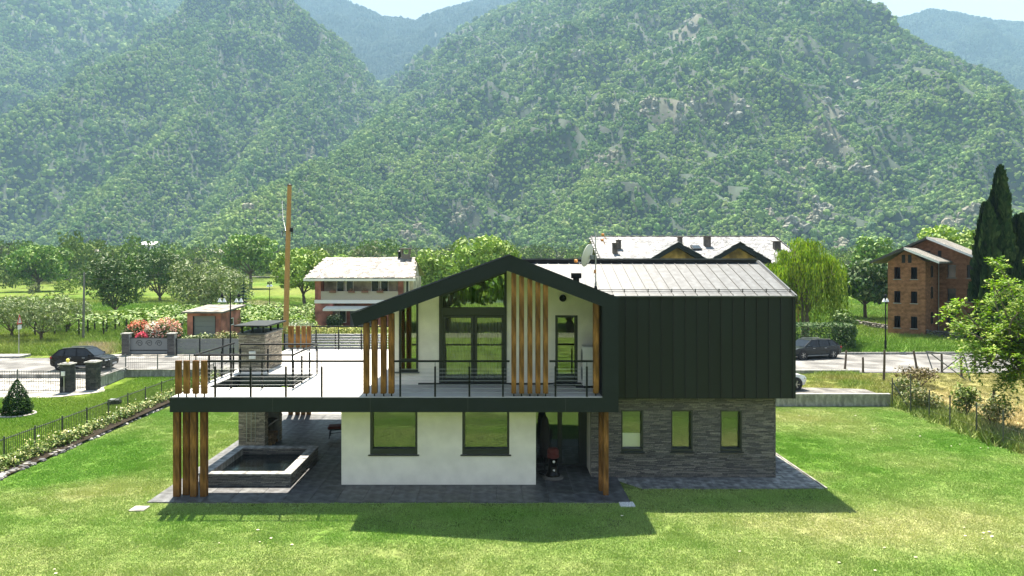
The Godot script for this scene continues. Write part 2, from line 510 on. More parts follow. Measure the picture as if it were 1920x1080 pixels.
func make_ground() -> void:
	set_noise(n_lawn, 11, 0.11, 3)
	set_noise(n_rough, 12, 0.55, 3)
	set_noise(n_tint, 15, 0.006, 3)
	var g := MB.new()
	var xs := [-900.0, -700.0, -500.0, -380.0, -300.0, -240.0, -190.0, -150.0, -120.0] + steps(-100, 100, 2.0) + [120.0, 150.0, 190.0, 240.0, 300.0, 380.0, 500.0, 700.0, 900.0]
	var zs := [110.0, 90.0, 70.0] + steps(60, -120, 2.0) + [-130.0, -145.0, -165.0, -190.0, -220.0, -260.0, -310.0, -370.0, -440.0, -520.0, -620.0, -740.0, -900.0]
	sheet(g, xs, zs, -0.02, func(x, z): return field_color(x, z) if z < 8.0 or absf(x) > 20.0 else lawn_color(x, z))
	struct("ground", g, M.field)
	var l := MB.new()
	sheet(l, steps(-17.3, 20.4, 0.26), steps(10.0, -15.4, 0.26), 0.0, lawn_color)
	struct("lawn", l, M.soil)
	# the road, its far kerb and the pavement beyond it
	var far := func(x): return -33.5 - x / 30.0
	var near := func(x): return -24.42 if x < 6.0 else -24.95
	var rd := MB.new()
	for x in steps(-80, 80, 4.0).slice(0, -1):
		for k in 8:
			var z0 := lerpf(near.call(x + 0.01), far.call(x), k / 8.0)
			var z1 := lerpf(near.call(x + 3.99), far.call(x + 4.0), k / 8.0)
			var z2 := lerpf(near.call(x + 3.99), far.call(x + 4.0), (k + 1) / 8.0)
			var z3 := lerpf(near.call(x + 0.01), far.call(x), (k + 1) / 8.0)
			flat_sheet(rd, [Vector2(x, z0), Vector2(x + 4.0, z1), Vector2(x + 4.0, z2), Vector2(x, z3)], 0.03)
	struct("road", rd, M.asphalt)
	M.asphalt.albedo_color = lin(0.34, 0.338, 0.325)
	var pv := MB.new()
	pv.box(Vector3(-58, 0.33, far.call(-58.0) - 0.75), Vector3(44, 0.26, 1.5), Basis(Vector3.UP, 0.0333))
	struct("pavement", pv, M.concrete)
	var kb := MB.new()
	for k in 30:
		var x := 15.0 + k * 1.02
		kb.bbox(Vector3(x + 0.5, 0.36, far.call(x + 0.5) - 0.06), Vector3(1.0, 0.28, 0.13), 0.02, Basis(Vector3.UP, 0.0333))
	struct("kerb", kb, M.concrete)
	var ks := MB.new()
	for k in 12:
		var x := 9.0 + k * 1.25
		ks.bbox(Vector3(x, 0.40, near.call(x) + 0.16), Vector3(1.23, 0.26, 0.22), 0.03)
	struct("kerb", ks, M.concrete)
	var mk := MB.new()
	for p in [[22.3, -33.2, 24.6, -30.6], [26.2, -33.6, 27.6, -32.0], [30.2, -33.6, 31.3, -32.3]]:
		var a := Vector2(p[0], p[1])
		var e := Vector2(p[2], p[3])
		var s := (e - a).orthogonal().normalized() * 0.07
		flat_sheet(mk, [a - s, e - s, e + s, a + s], 0.026)
	struct("road_markings", mk, M.white_paint)
	# paved ground inside the neighbour's gate, and the gravel court behind the concrete wall
	var ap := MB.new()
	flat_sheet(ap, [Vector2(-45, -16.5), Vector2(-27.0, -17.0), Vector2(-24.4, -18.0), Vector2(-22.8, -19.6), Vector2(-23.7, -21.0), Vector2(-45, -21.0)], 0.012)
	flat_sheet(ap, [Vector2(-45, -21.0), Vector2(-23.7, -21.0), Vector2(-24.2, -24.4), Vector2(-45, -24.4)], 0.012)
	struct("driveway", ap, M.pale_paving)
	var dv := MB.new()
	flat_sheet(dv, [Vector2(-30.5, -32.5), Vector2(-5, -33.34), Vector2(-5, -36.2), Vector2(-30.5, -34.6)], 0.03)
	struct("forecourt", dv, M.pale_paving)
	var gv := MB.new()
	gv.span(Vector3(6.0, 0.0, -19.6), Vector3(16.2, 0.60, -15.42))
	gv.prism([Vector2(16.2, 0.0), Vector2(20.2, 0.0), Vector2(20.2, 0.50), Vector2(16.2, 0.60)], -17.6, -15.42)
	struct("gravel_court", gv, M.gravel)
	# pale distant road on the far side of the fields
	var dr := MB.new()
	flat_sheet(dr, [Vector2(-180, -345), Vector2(-20, -345), Vector2(-20, -357), Vector2(-180, -357)], 0.05)
	struct("far_road", dr, M.pale_paving)

# ---------------------------------------------------------------- mountains
class Hill:
	var x0: float
	var d0: float
	var step: float
	var nx: int
	var nd: int
	var h: PackedFloat32Array
	func at(x: float, d: float) -> float:
		var u := (x - x0) / step
		var w := (d - d0) / step
		var i := int(floorf(u))
		var j := int(floorf(w))
		if i < 0 or j < 0 or i >= nx - 1 or j >= nd - 1: return -999.0
		u -= i; w -= j
		var k := j * nx + i
		return lerpf(lerpf(h[k], h[k + 1], u), lerpf(h[k + nx], h[k + nx + 1], u), w)

func hill(ridges: Array, slope: float, x0: float, x1: float, d0: float, d1: float, step: float, rough: float, steep := {}) -> Hill:
	var o := Hill.new()
	o.x0 = x0; o.d0 = d0; o.step = step
	o.nx = int((x1 - x0) / step) + 1
	o.nd = int((d1 - d0) / step) + 1
	o.h.resize(o.nx * o.nd)
	var seg := []
	for r in ridges:
		for k in r.size() - 1:
			var a := spot(r[k][0], r[k][1], r[k][2])
			var b := spot(r[k + 1][0], r[k + 1][1], r[k + 1][2])
			var pa := Vector2(a.x, r[k][2])
			var ab := Vector2(b.x, r[k + 1][2]) - pa
			seg.append([pa, ab, ab.length_squared(), a.y, b.y - a.y, steep.get(ridges.find(r), slope)])
	for j in o.nd:
		var d := d0 + j * step
		for i in o.nx:
			var x := x0 + i * step
			if absf(x) > 1.0 * d + 200.0:
				o.h[j * o.nx + i] = -999.0
				continue
			var p := Vector2(x, d)
			var best := -999.0
			var crest := 0.0
			for s in seg:
				var t := clampf((p - s[0]).dot(s[1]) / s[2], 0.0, 1.0)
				var y: float = s[3] + s[4] * t
				var e: float = y - s[5] * p.distance_to(s[0] + s[1] * t)
				if e > best:
					best = e; crest = y
			var k := clampf((crest - best) / 110.0, 0.06, 1.0) * clampf(best / 80.0, 0.0, 1.0)
			best += rough * k * (62.0 * (n_hill.get_noise_2d(x, d) - 0.2) + 48.0 * (n_gully.get_noise_2d(x, d) - 0.45))
			o.h[j * o.nx + i] = best
	return o

func hill_mesh(o: Hill, tint: Callable) -> ArrayMesh:
	var v := PackedVector3Array()
	var c := PackedColorArray()
	var n := PackedVector3Array()
	var index := PackedInt32Array()
	for j in o.nd:
		for i in o.nx:
			var k := j * o.nx + i
			var x := o.x0 + i * o.step
			var d := o.d0 + j * o.step
			v.append(Vector3(x, maxf(o.h[k], -30.0), 23.7 - d))
			var l := o.h[k - 1] if i > 0 else o.h[k]
			var r := o.h[k + 1] if i < o.nx - 1 else o.h[k]
			var a := o.h[k - o.nx] if j > 0 else o.h[k]
			var b := o.h[k + o.nx] if j < o.nd - 1 else o.h[k]
			n.append(Vector3(l - r, 2.0 * o.step, b - a).normalized())
			c.append(tint.call(v[-1]))
			if i < o.nx - 1 and j < o.nd - 1 and maxf(maxf(o.h[k], o.h[k + 1]), maxf(o.h[k + o.nx], o.h[k + o.nx + 1])) > -6.0 and minf(minf(o.h[k], o.h[k + 1]), minf(o.h[k + o.nx], o.h[k + o.nx + 1])) > -990.0:
				for q in [k, k + o.nx, k + 1, k + 1, k + o.nx, k + o.nx + 1]: index.append(q)
	var a := []
	a.resize(Mesh.ARRAY_MAX)
	a[Mesh.ARRAY_VERTEX] = v; a[Mesh.ARRAY_NORMAL] = n; a[Mesh.ARRAY_COLOR] = c; a[Mesh.ARRAY_INDEX] = index
	var m := ArrayMesh.new()
	m.add_surface_from_arrays(Mesh.PRIMITIVE_TRIANGLES, a)
	return m

func ball(seed_: int, level: int, wobble: float, squash: Vector3, lift := 0.0) -> MB:     # a lumpy faceted ball
	var b := MB.new()
	var f := FastNoiseLite.new()
	f.seed = seed_
	f.frequency = 0.9
	var tris := []
	for s in [1.0, -1.0]:
		for k in 4:
			var a := TAU * k / 4
			var e := TAU * (k + 1) / 4
			tris.append([Vector3(cos(a), 0, sin(a)), Vector3(0, s, 0), Vector3(cos(e), 0, sin(e))] if s > 0 else [Vector3(cos(e), 0, sin(e)), Vector3(0, s, 0), Vector3(cos(a), 0, sin(a))])
	for i in level:
		var next := []
		for t in tris:
			var p: Vector3 = ((t[0] + t[1]) * 0.5).normalized()
			var q: Vector3 = ((t[1] + t[2]) * 0.5).normalized()
			var r: Vector3 = ((t[2] + t[0]) * 0.5).normalized()
			next.append([t[0], p, r]); next.append([p, t[1], q]); next.append([r, q, t[2]]); next.append([p, q, r])
		tris = next
	for t in tris:
		var w := []
		for k in 3:
			var p: Vector3 = t[k]
			w.append(p * (1.0 + wobble * f.get_noise_3dv(p * 1.8)) * squash + Vector3.UP * lift)
		b.tri(w[0], w[1], w[2])
	return b

func clump(seed_: int, leaves: int, size: float, tall: float) -> ArrayMesh:      # one tree of the far woods: lobes of leaf faces round a lumpy heart
	var r := RandomNumberGenerator.new()
	r.seed = seed_
	var b := ball(seed_, 2, 0.55, Vector3(0.72, 0.72 * tall, 0.72), 0.6 * tall)
	var lobes := []
	for k in 7:
		var u := Vector3(r.randf_range(-1, 1), r.randf_range(-0.3, 1), r.randf_range(-1, 1)).normalized()
		lobes.append(Vector3(u.x * 0.55, 0.6 * tall + u.y * 0.5 * tall, u.z * 0.55))
	for k in leaves:
		var l: Vector3 = lobes[r.randi() % 7]
		var u := Vector3(r.randf_range(-1, 1), r.randf_range(-0.6, 1), r.randf_range(-1, 1)).normalized()
		var p := l + u * 0.45 * r.randf_range(0.75, 1.1)
		var nn := (u + 0.6 * Vector3(r.randf_range(-1, 1), r.randf_range(-1, 1), r.randf_range(-1, 1))).normalized()
		var x := nn.cross(Vector3(r.randf_range(-1, 1), r.randf_range(-1, 1), r.randf_range(-1, 1))).normalized() * size
		var y := nn.cross(x)
		var g := r.randf_range(0.75, 1.25)
		b.col = Color(g, g, g)
		b.quad(p - x, p - y * 0.7, p + x, p + y * 0.7)
	return b.mesh()

func wood_tint(r: RandomNumberGenerator, x: float, z: float) -> Color:
	var a := n_tint.get_noise_2d(x, z)
	var c := Color(0.100, 0.185, 0.048).lerp(Color(0.205, 0.285, 0.078), clampf(0.5 + 0.9 * a + r.randf_range(-0.25, 0.25), 0, 1))
	var t := r.randf()
	if t < 0.10: c = c.lerp(Color(0.24, 0.28, 0.11), 0.6)
	elif t < 0.22: c = c.lerp(Color(0.040, 0.085, 0.045), 0.75)
	return c * r.randf_range(0.85, 1.15)

func make_mountains() -> void:
	set_noise(n_hill, 21, 0.0030, 4)
	set_noise(n_gully, 22, 0.0062, 4, FastNoiseLite.FRACTAL_RIDGED)
	var r := RandomNumberGenerator.new()
	r.seed = 77
	var near := hill([
		[[1180, -60, 1700], [1300, -60, 1600], [1480, -45, 1500], [1560, -12, 1450], [1625, 28, 1400], [1700, 82, 1340], [1800, 150, 1260], [1920, 205, 1180], [2150, 300, 1060], [2500, 400, 940]],
		[[1180, -60, 1700], [1050, -30, 2000], [930, 22, 2200], [862, 92, 2050], [795, 150, 1750], [728, 204, 1330], [690, 252, 1140], [600, 299, 985], [545, 326, 890], [480, 374, 790], [430, 420, 710]],
		[[1180, -60, 1700], [1030, 70, 1450], [900, 190, 1250], [790, 290, 1060], [700, 370, 900]],
		[[1480, -50, 1500], [1440, 120, 1200], [1420, 260, 980], [1400, 380, 800]],
		[[1800, 150, 1260], [1720, 260, 1020], [1660, 370, 830]],
		[[1300, -60, 1600], [1210, 130, 1230], [1130, 290, 970], [1080, 400, 800]],
		[[430, -60, 1920], [500, -50, 1872], [548, 2, 1800], [615, 62, 1740], [662, 146, 1740], [705, 225, 1776]],
		[[500, -50, 1872], [400, 42, 1656], [290, 78, 1536], [190, 116, 1440], [80, 182, 1296], [-40, 238, 1176], [-250, 330, 1020]],
		[[615, 62, 1740], [560, 180, 1416], [470, 290, 1176], [400, 370, 1008]],
		[[400, 42, 1656], [360, 190, 1296], [250, 310, 1056], [180, 390, 924]],
		[[-300, -60, 2280], [-100, -55, 2220], [60, -45, 2100], [150, 30, 1980], [196, 108, 1872]],
		[[80, -60, 2400], [200, -50, 2300], [270, 20, 2200], [302, 80, 2100]],
		[[150, -60, 2900], [330, -60, 2900], [440, -30, 2900]]], 0.72, -2700.0, 2900.0, 460.0, 3240.0, 20.0, 1.0, {6: 0.92, 7: 0.92, 8: 0.92, 9: 0.92})
	#DBG
	# bare rock: where the photograph shows outcrops, found on the slope by following the line of sight
	var outcrops := []
	for q in [[1290, 52, 34, 30, 0], [1215, 198, 15, 20, 1], [1262, 205, 34, 36, 0], [1305, 215, 34, 30, 0], [1150, 212, 16, 16, 1], [1378, 212, 26, 13, 0], [1560, 205, 26, 34, 0], [1600, 170, 20, 22, 0],
		[1545, 240, 22, 18, 1], [1572, 288, 30, 12, 1], [1468, 322, 24, 9, 1], [1520, 318, 26, 8, 1], [1560, 318, 24, 8, 1], [1618, 318, 24, 16, 0], [1135, 306, 24, 13, 1], [1458, 418, 24, 13, 1], [1490, 432, 20, 12, 0],
		[1548, 398, 16, 22, 0], [1530, 415, 16, 10, 1], [880, 404, 16, 6, 1], [925, 352, 12, 6, 1], [858, 412, 20, 6, 1], [785, 438, 18, 9, 1], [762, 450, 18, 8, 1], [1790, 418, 20, 9, 1], [1822, 405, 14, 8, 1], [1080, 110, 10, 6, 0],
		[1575, 462, 14, 7, 1], [585, 290, 6, 16, 1], [464, 396, 4, 14, 1]]:
		var d := 560.0
		while d < 2600.0:
			var p := spot(q[0], q[1], d)
			if near.at(p.x, d) > p.y: break
			d += 6.0
		if d < 2600.0:
			var p := spot(q[0], q[1], d)
			outcrops.append([p.x, d, q[2] * d / 1400.0, q[3] * d / 1400.0 * 1.35, q[4], p.y])
	var bare := func(x: float, d: float) -> float:
		var most := 0.0
		for o in outcrops:
			var e := Vector2((x - o[0]) / o[2], (d - o[1]) / o[3]).length()
			if e < 1.1: most = maxf(most, 1.1 - e + 0.5 * n_gully.get_noise_2d(x * 5.0, d * 5.0))
		return clampf(most * 1.4, 0.0, 1.0)
	var m := MeshInstance3D.new()
	part("mountain", hill_mesh(near, func(p): return Color(0.035, 0.060, 0.028).lerp(Color(0.17, 0.16, 0.105), 0.75 * bare.call(p.x, 23.7 - p.z))), M.hillside, self, Vector3.ZERO, "structure")
	# crags
	var rocks := [[], []]
	var rock_tints := [[], []]
	for o in outcrops:
		for k in 9:
			var a := r.randf() * TAU
			var e := sqrt(r.randf())
			var x: float = o[0] + cos(a) * e * o[2]
			var d: float = o[1] + sin(a) * e * o[3]
			var s := r.randf_range(2.0, 4.6) * (1.0 + 0.4 * float(o[4] == 0))
			var w := r.randi() % 2
			var bs := Basis.from_euler(Vector3(r.randf_range(-0.4, 0.4), r.randf() * TAU, r.randf_range(-0.3, 0.3))).scaled(Vector3(s, s * r.randf_range(0.8, 1.7), s))
			rocks[w].append(Transform3D(bs, Vector3(x, near.at(x, d) + 0.15 * s, 23.7 - d)))
			var t := Color(0.33, 0.335, 0.26) if o[4] == 0 else Color(0.44, 0.42, 0.29)
			rock_tints[w].append(t * r.randf_range(0.6, 1.15))
	for w in 2:
		tag(swarm("rock_outcrop", ball(31 + w, 2, 0.8, Vector3.ONE).mesh(), M.rock, rocks[w], rock_tints[w]), ["grey and tan bare crags among the woods on the mountainside", "pale broken boulders scattered below the mountain crags"][w], "rock")
	# the woods on the slopes
	var kinds := [clump(1, 64, 0.20, 1.0), clump(2, 64, 0.20, 1.15), clump(3, 60, 0.22, 0.9), clump(4, 60, 0.19, 1.3)]
	var places := [[], [], [], []]
	var tints := [[], [], [], []]
	var wide := 620.0
	for pass_ in [[590.0, 1100.0, 3.9, 2.7], [1100.0, 1900.0, 5.7, 3.8], [1900.0, 3200.0, 11.0, 7.5]]:
		var d: float = pass_[0]
		while d < pass_[1]:
			var x := -0.80 * d
			while x < 0.86 * d:
				x += pass_[2] * r.randf_range(0.55, 1.45)
				var dd: float = d + r.randf_range(-0.6, 0.6) * pass_[2]
				var y := near.at(x, dd)
				if y < 1.0: continue
				if y > 40.0 and (y - 7.5) / dd > 0.42: continue              # above what any nearby viewpoint frames
				if outcrops.size() and bare.call(x, dd) > r.randf_range(0.45, 1.25): continue
				var s: float = pass_[3] * r.randf_range(0.5, 1.2) * (r.randf_range(1.4, 2.0) if r.randf() < 0.13 else 1.0)
				var k := r.randi() % 4
				places[k].append(Transform3D(Basis(Vector3.UP, r.randf() * TAU).scaled(Vector3(s, s * r.randf_range(0.85, 1.2), s)), Vector3(x, y - 0.25 * s, 23.7 - dd)))
				tints[k].append(wood_tint(r, x, dd))
			d += pass_[2]
	for k in 4:
		tag(swarm("mountain_forest", kinds[k], M.forest, places[k], tints[k]), ["rounded broadleaf woods covering the mountain slopes", "taller broadleaf woods mixed over the slopes", "low spreading scrub woods on the slopes", "narrow upright trees scattered over the slopes"][k], "forest")
	# the two far ranges
	var far_tint := func(p): return Color(0.055, 0.085, 0.050)
	var back := hill([[[380, -50, 3700], [480, -45, 3600], [565, -8, 3600], [640, 0, 3600], [665, 9, 3560], [700, 23, 3560], [722, 34, 3560], [741, 33, 3560], [780, 41, 3560], [806, 30, 3560], [830, 20, 3600], [880, 6, 3600], [905, -5, 3600], [1100, -50, 3700]]], 0.62, -2200.0, 1000.0, 2300.0, 4000.0, 40.0, 1.2)
	part("far_mountain", hill_mesh(back, far_tint), M.hillside, self, Vector3.ZERO, "structure")
	var side := hill([[[1400, 160, 3400], [1560, 90, 3400], [1640, 52, 3400], [1668, 40, 3400], [1700, 30, 3400], [1745, 19, 3400], [1790, 27, 3400], [1850, 38, 3400], [1920, 46, 3400], [2050, 62, 3400], [2300, 130, 3400]]], 0.62, 1000.0, 3900.0, 2100.0, 3800.0, 40.0, 1.2)
	part("far_mountain", hill_mesh(side, far_tint), M.hillside, self, Vector3.ZERO, "structure")
	var fp := []
	var ft := []
	for h in [[back, -0.42, 0.06, 2350.0, 3660.0], [side, 0.45, 0.85, 2150.0, 3460.0]]:
		for k in 34000:
			var d := r.randf_range(h[3], h[4])
			var x := d * r.randf_range(h[1], h[2])
			var y: float = h[0].at(x, d)
			if y < 5.0 or (y - 7.5) / d > 0.40: continue
			var s := r.randf_range(5.0, 10.0)
			fp.append(Transform3D(Basis(Vector3.UP, r.randf() * TAU).scaled(Vector3(s, s * 1.5, s)), Vector3(x, y - 2.0, 23.7 - d)))
			ft.append(Color(0.05, 0.08, 0.045) * r.randf_range(0.7, 1.25))
	tag(swarm("far_forest", kinds[3], M.forest, fp, ft), "hazy dark conifer woods on the farthest ridges", "forest")

# ---------------------------------------------------------------- the house
const SIDE := Basis(Vector3(0, 0, -1), Vector3(0, 1, 0), Vector3(1, 0, 0))     # prisms drawn along x: their x runs to the back

func under(x: float) -> float:        # the underside of the gable
	return 7.23 - 0.371 * (0.27 - x) if x < 0.27 else 7.23 - 0.375 * (x - 0.27)

func group(called: String, parent: Node) -> Node3D:
	var o := Node3D.new()
	o.name = called
	parent.add_child(o, true)
	return o

func ledger(b: MB, at: Vector3, u: Vector3, nn: Vector3, width: float, height: float, seed_: int, holes := [], tones := [Color(0.30, 0.29, 0.265), Color(0.23, 0.225, 0.215), Color(0.38, 0.36, 0.32), Color(0.17, 0.17, 0.17)], row := Vector2(0.024, 0.046)) -> void:
	# split-stone facing: courses of long thin stones, each with its own length, height and depth
	var r := RandomNumberGenerator.new()
	r.seed = seed_
	var y := 0.0
	while y < height - 0.005:
		var h := minf(r.randf_range(row.x, row.y), height - y)
		var x := -r.randf_range(0.0, 0.2)
		while x < width:
			var w := r.randf_range(0.12, 0.46)
			var x0 := maxf(x, 0.0)
			var x1 := minf(x + w, width)
			x += w
			if x1 - x0 < 0.01: continue
			var spans := [[x0, x1]]
			for q in holes:
				if y + h * 0.5 > q[1] and y + h * 0.5 < q[3]:
					var cut := []
					for s in spans:
						if s[0] < q[0]: cut.append([s[0], minf(s[1], q[0])])
						if s[1] > q[2]: cut.append([maxf(s[0], q[2]), s[1]])
					spans = cut
			for s in spans:
				if s[1] - s[0] < 0.008: continue
				var depth := 0.03 + r.randf_range(0.0, 0.028)
				b.col = tones[r.randi() % tones.size()] * r.randf_range(0.7, 1.2)
				b.box(at + u * ((s[0] + s[1]) * 0.5) + Vector3.UP * (y + h * 0.5) + nn * (depth * 0.5 - 0.03), (u.abs() * (s[1] - s[0] - 0.004)) + Vector3.UP * (h - 0.004) + nn.abs() * depth)
		y += h

func window_frame(parent: Node, x0: float, x1: float, y0: float, y1: float, z: float, deep: float, w: Array, glass := "glass_low", called := "window") -> Node3D:
	# w: widths of the left, right, bottom and top bars
	var o := group(called, parent)
	var f := MB.new()
	f.bspan(Vector3(x0, y0, z - deep), Vector3(x0 + w[0], y1, z - 0.004), 0.006)
	f.bspan(Vector3(x1 - w[1], y0, z - deep), Vector3(x1, y1, z - 0.004), 0.006)
	f.bspan(Vector3(x0 + w[0], y0, z - deep), Vector3(x1 - w[1], y0 + w[2], z - 0.006), 0.006)
	f.bspan(Vector3(x0 + w[0], y1 - w[3], z - deep), Vector3(x1 - w[1], y1, z - 0.006), 0.006)
	built("frame", f, M.frame, o)
	var p := MB.new()
	p.quad(Vector3(x0 + w[0], y0 + w[2], z - deep * 0.75), Vector3(x1 - w[1], y0 + w[2], z - deep * 0.75), Vector3(x1 - w[1], y1 - w[3], z - deep * 0.75), Vector3(x0 + w[0], y1 - w[3], z - deep * 0.75))
	built("pane", p, M[glass], o)
	return o

func curtain_mesh(x0: float, x1: float, y0: float, y1: Callable, z: float, wave: float) -> MB:
	var b := MB.new()
	var n := int((x1 - x0) / wave * 8.0)
	for k in n:
		var a := x0 + (x1 - x0) * k / n
		var e := x0 + (x1 - x0) * (k + 1) / n
		var za := z + 0.045 * sin(a / wave * TAU) + 0.02 * sin(a / wave * 2.3)
		var ze := z + 0.045 * sin(e / wave * TAU) + 0.02 * sin(e / wave * 2.3)
		b.quad(Vector3(a, y0, za), Vector3(e, y0, ze), Vector3(e, y1.call(e), ze), Vector3(a, y1.call(a), za))
	return b

func slat(parent: Node, x: float, y0: float, y1: float, z: float, w: float, d: float, foot := true) -> void:
	var o := group("wooden_slat", parent)
	var b := MB.new()
	var t := R.randf_range(0.78, 1.15)
	b.col = Color(t, t * R.randf_range(0.95, 1.0), t * R.randf_range(0.88, 1.0))
	b.bbox(Vector3(0, (y1 - y0) * 0.5, 0), Vector3(w, y1 - y0, d), 0.012)
	part("timber", b.mesh(), M.wood, o, Vector3(x, y0, z))
	if foot:
		var f := MB.new()
		f.span(Vector3(x - 0.02, y0 - 0.10, z - 0.02), Vector3(x + 0.02, y0 + 0.05, z + 0.02))
		built("bracket", f, M.black_metal, o)

func railing(called: String, parent: Node, a: Vector3, b: Vector3, posts: Array, cables := 7, round_ := false) -> Node3D:
	# posts: shares of the way from a to b
	var o := group(called, parent)
	var h := 1.13
	var top := MB.new()
	if round_: top.tube([a + Vector3.UP * h, b + Vector3.UP * h], [0.032, 0.032], 8)
	else: top.bar(a + Vector3.UP * h, b + Vector3.UP * h, 0.06, 0.06)
	built("handrail", top, M.black_metal, o)
	for t in posts:
		var p: Vector3 = a.lerp(b, t)
		var q := MB.new()
		q.bar(p, p + Vector3.UP * 0.96, 0.056, 0.056)
		q.bar(p + Vector3.UP * 0.96, p + Vector3.UP * (h - 0.02), 0.016, 0.016)
		built("post", q, M.black_metal, o)
	for k in cables:
		var y := 0.13 + 0.125 * k
		var c := MB.new()
		c.tube([a + Vector3.UP * y, b + Vector3.UP * y], [0.006, 0.006], 5)
		built("cable", c, M.steel, o)
	return o

func make_villa() -> void:
	var h := thing("modern_house", "dark modern house with gabled balcony, white walls, stone base and metal-clad wing", "house")
	var o: Node3D
	var b := MB.new()
	# terrace slab, with the light well over the pool
	for q in [[-10.46, 3.79, -1.8, 0.0], [-10.46, -9.95, -4.9, -1.8], [-7.1, 3.79, -4.9, -1.8], [-10.46, 3.79, -13.1, -4.9]]:
		b.span(Vector3(q[0], 2.745, q[2]), Vector3(q[1], 3.2, q[3]))
	built("terrace_slab", b, M.dark_metal, h)
	b = MB.new()
	for q in [[-10.42, 3.28, -1.8, -0.04], [-10.42, -9.98, -4.9, -1.8], [-7.07, 3.28, -4.9, -1.8], [-10.42, 3.28, -13.06, -4.9]]:
		b.span(Vector3(q[0], 3.2, q[2]), Vector3(q[1], 3.225, q[3]))
	built("terrace_deck", b, M.deck, h)
	for k in 4:                                  # boards that line the back of the light well
		b = MB.new()
		b.col = Color(1, 1, 1) * [1.3, 0.7, 1.5, 0.8][k]
		b.bspan(Vector3(-9.93, 2.76 + k * 0.112, -4.9), Vector3(-7.12, 2.855 + k * 0.112, -4.86 + 0.02 * (k % 2)), 0.008)
		built("board", b, M.well_board, h)
	for x in [-7.2, -4.1, -1.0, 2.1]:              # cover strips over the joints of the fascia sheets
		b = MB.new()
		b.span(Vector3(x, 2.75, 0.0), Vector3(x + 0.012, 3.195, 0.003))
		built("fascia_joint", b, M.frame, h)
	# gabled shell: roof, soffit and the right-hand cheek in one fold
	b = MB.new()
	b.prism([Vector2(-4.71, 5.86), Vector2(0.36, 7.74), Vector2(3.62, 6.45), Vector2(3.79, 6.38), Vector2(3.79, 3.2), Vector2(3.28, 3.2), Vector2(3.28, 6.1), Vector2(0.27, 7.23), Vector2(-4.59, 5.45)], -12.9, 0.0)
	built("gable_shell", b, M.dark_metal, h)
	b = MB.new()
	var tilt := atan(0.371)
	for k in 3:
		var z0 := -0.35 - k * 4.2
		b.box(Vector3(-2.16, 6.835, z0 - 2.1), Vector3(5.35, 0.035, 4.18), Basis(Vector3(0, 0, 1), tilt))
	built("roof_sheet", b, M.roof_metal, h)
	# the wall behind the balcony
	b = MB.new()
	for q in [[-3.71, -3.5, 3.22, -1.0], [-3.5, -2.83, 3.22, 3.68], [-2.83, -2.1, 3.22, -1.0], [0.26, 1.96, 3.22, -1.0], [1.96, 2.74, 5.65, -1.0], [2.74, 3.28, 3.22, -1.0]]:
		var t0: float = under(q[0]) + 0.03 if q[3] < 0 else q[3]
		var t1: float = under(q[1]) + 0.03 if q[3] < 0 else q[3]
		var poly := [Vector2(q[0], q[2]), Vector2(q[1], q[2]), Vector2(q[1], t1)]
		if q[0] < 0.27 and q[1] > 0.27 and q[3] < 0: poly.append(Vector2(0.27, 7.25))
		poly.append(Vector2(q[0], t0))
		b.prism(poly, -2.68, -2.4)
	b.span(Vector3(-3.71, 3.22, -12.9), Vector3(-3.5, 5.9, -2.69))
	b.prism([Vector2(-3.5, 3.22), Vector2(3.28, 3.22), Vector2(3.28, 6.2), Vector2(0.27, 7.26), Vector2(-3.5, 5.88)], -12.9, -12.7)
	built("balcony_wall", b, M.render_white, h)
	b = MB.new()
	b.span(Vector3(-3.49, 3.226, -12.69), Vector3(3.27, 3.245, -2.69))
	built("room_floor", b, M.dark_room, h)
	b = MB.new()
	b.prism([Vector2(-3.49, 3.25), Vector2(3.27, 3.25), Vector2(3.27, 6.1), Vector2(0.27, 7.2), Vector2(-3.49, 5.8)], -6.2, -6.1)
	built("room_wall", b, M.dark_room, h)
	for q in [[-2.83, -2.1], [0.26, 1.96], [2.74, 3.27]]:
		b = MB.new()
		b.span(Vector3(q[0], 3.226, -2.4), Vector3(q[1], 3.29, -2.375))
		built("skirting", b, M.frame, h)
	# the tall glazed front: two doors under a raked light
	o = group("glazed_front", h)
	b = MB.new()
	b.prism([Vector2(-2.1, 3.226), Vector2(-1.98, 3.226), Vector2(-1.98, under(-1.98)), Vector2(-2.1, under(-2.1))], -2.56, -2.36)
	b.prism([Vector2(0.18, 3.226), Vector2(0.26, 3.226), Vector2(0.26, under(0.26)), Vector2(0.18, under(0.18))], -2.56, -2.36)
	b.span(Vector3(-1.98, 3.226, -2.56), Vector3(0.18, 3.30, -2.362))
	b.bspan(Vector3(-1.98, 5.64, -2.56), Vector3(0.18, 5.93, -2.365), 0.01)
	b.prism([Vector2(-1.98, under(-1.98) - 0.10), Vector2(0.18, under(0.18) - 0.10), Vector2(0.18, under(0.18)), Vector2(-1.98, under(-1.98))], -2.56, -2.364)
	built("frame", b, M.frame, o)
	for q in [[-1.98, -0.89], [-0.87, 0.18]]:
		var leaf := group("door", o)
		b = MB.new()
		b.bspan(Vector3(q[0], 3.30, -2.5), Vector3(q[0] + 0.10, 5.64, -2.40), 0.008)
		b.bspan(Vector3(q[1] - 0.10, 3.30, -2.5), Vector3(q[1], 5.64, -2.40), 0.008)
		b.bspan(Vector3(q[0] + 0.1, 3.30, -2.5), Vector3(q[1] - 0.1, 3.44, -2.402), 0.008)
		b.bspan(Vector3(q[0] + 0.1, 5.56, -2.5), Vector3(q[1] - 0.1, 5.64, -2.402), 0.008)
		built("stile", b, M.frame, leaf)
		b = MB.new()
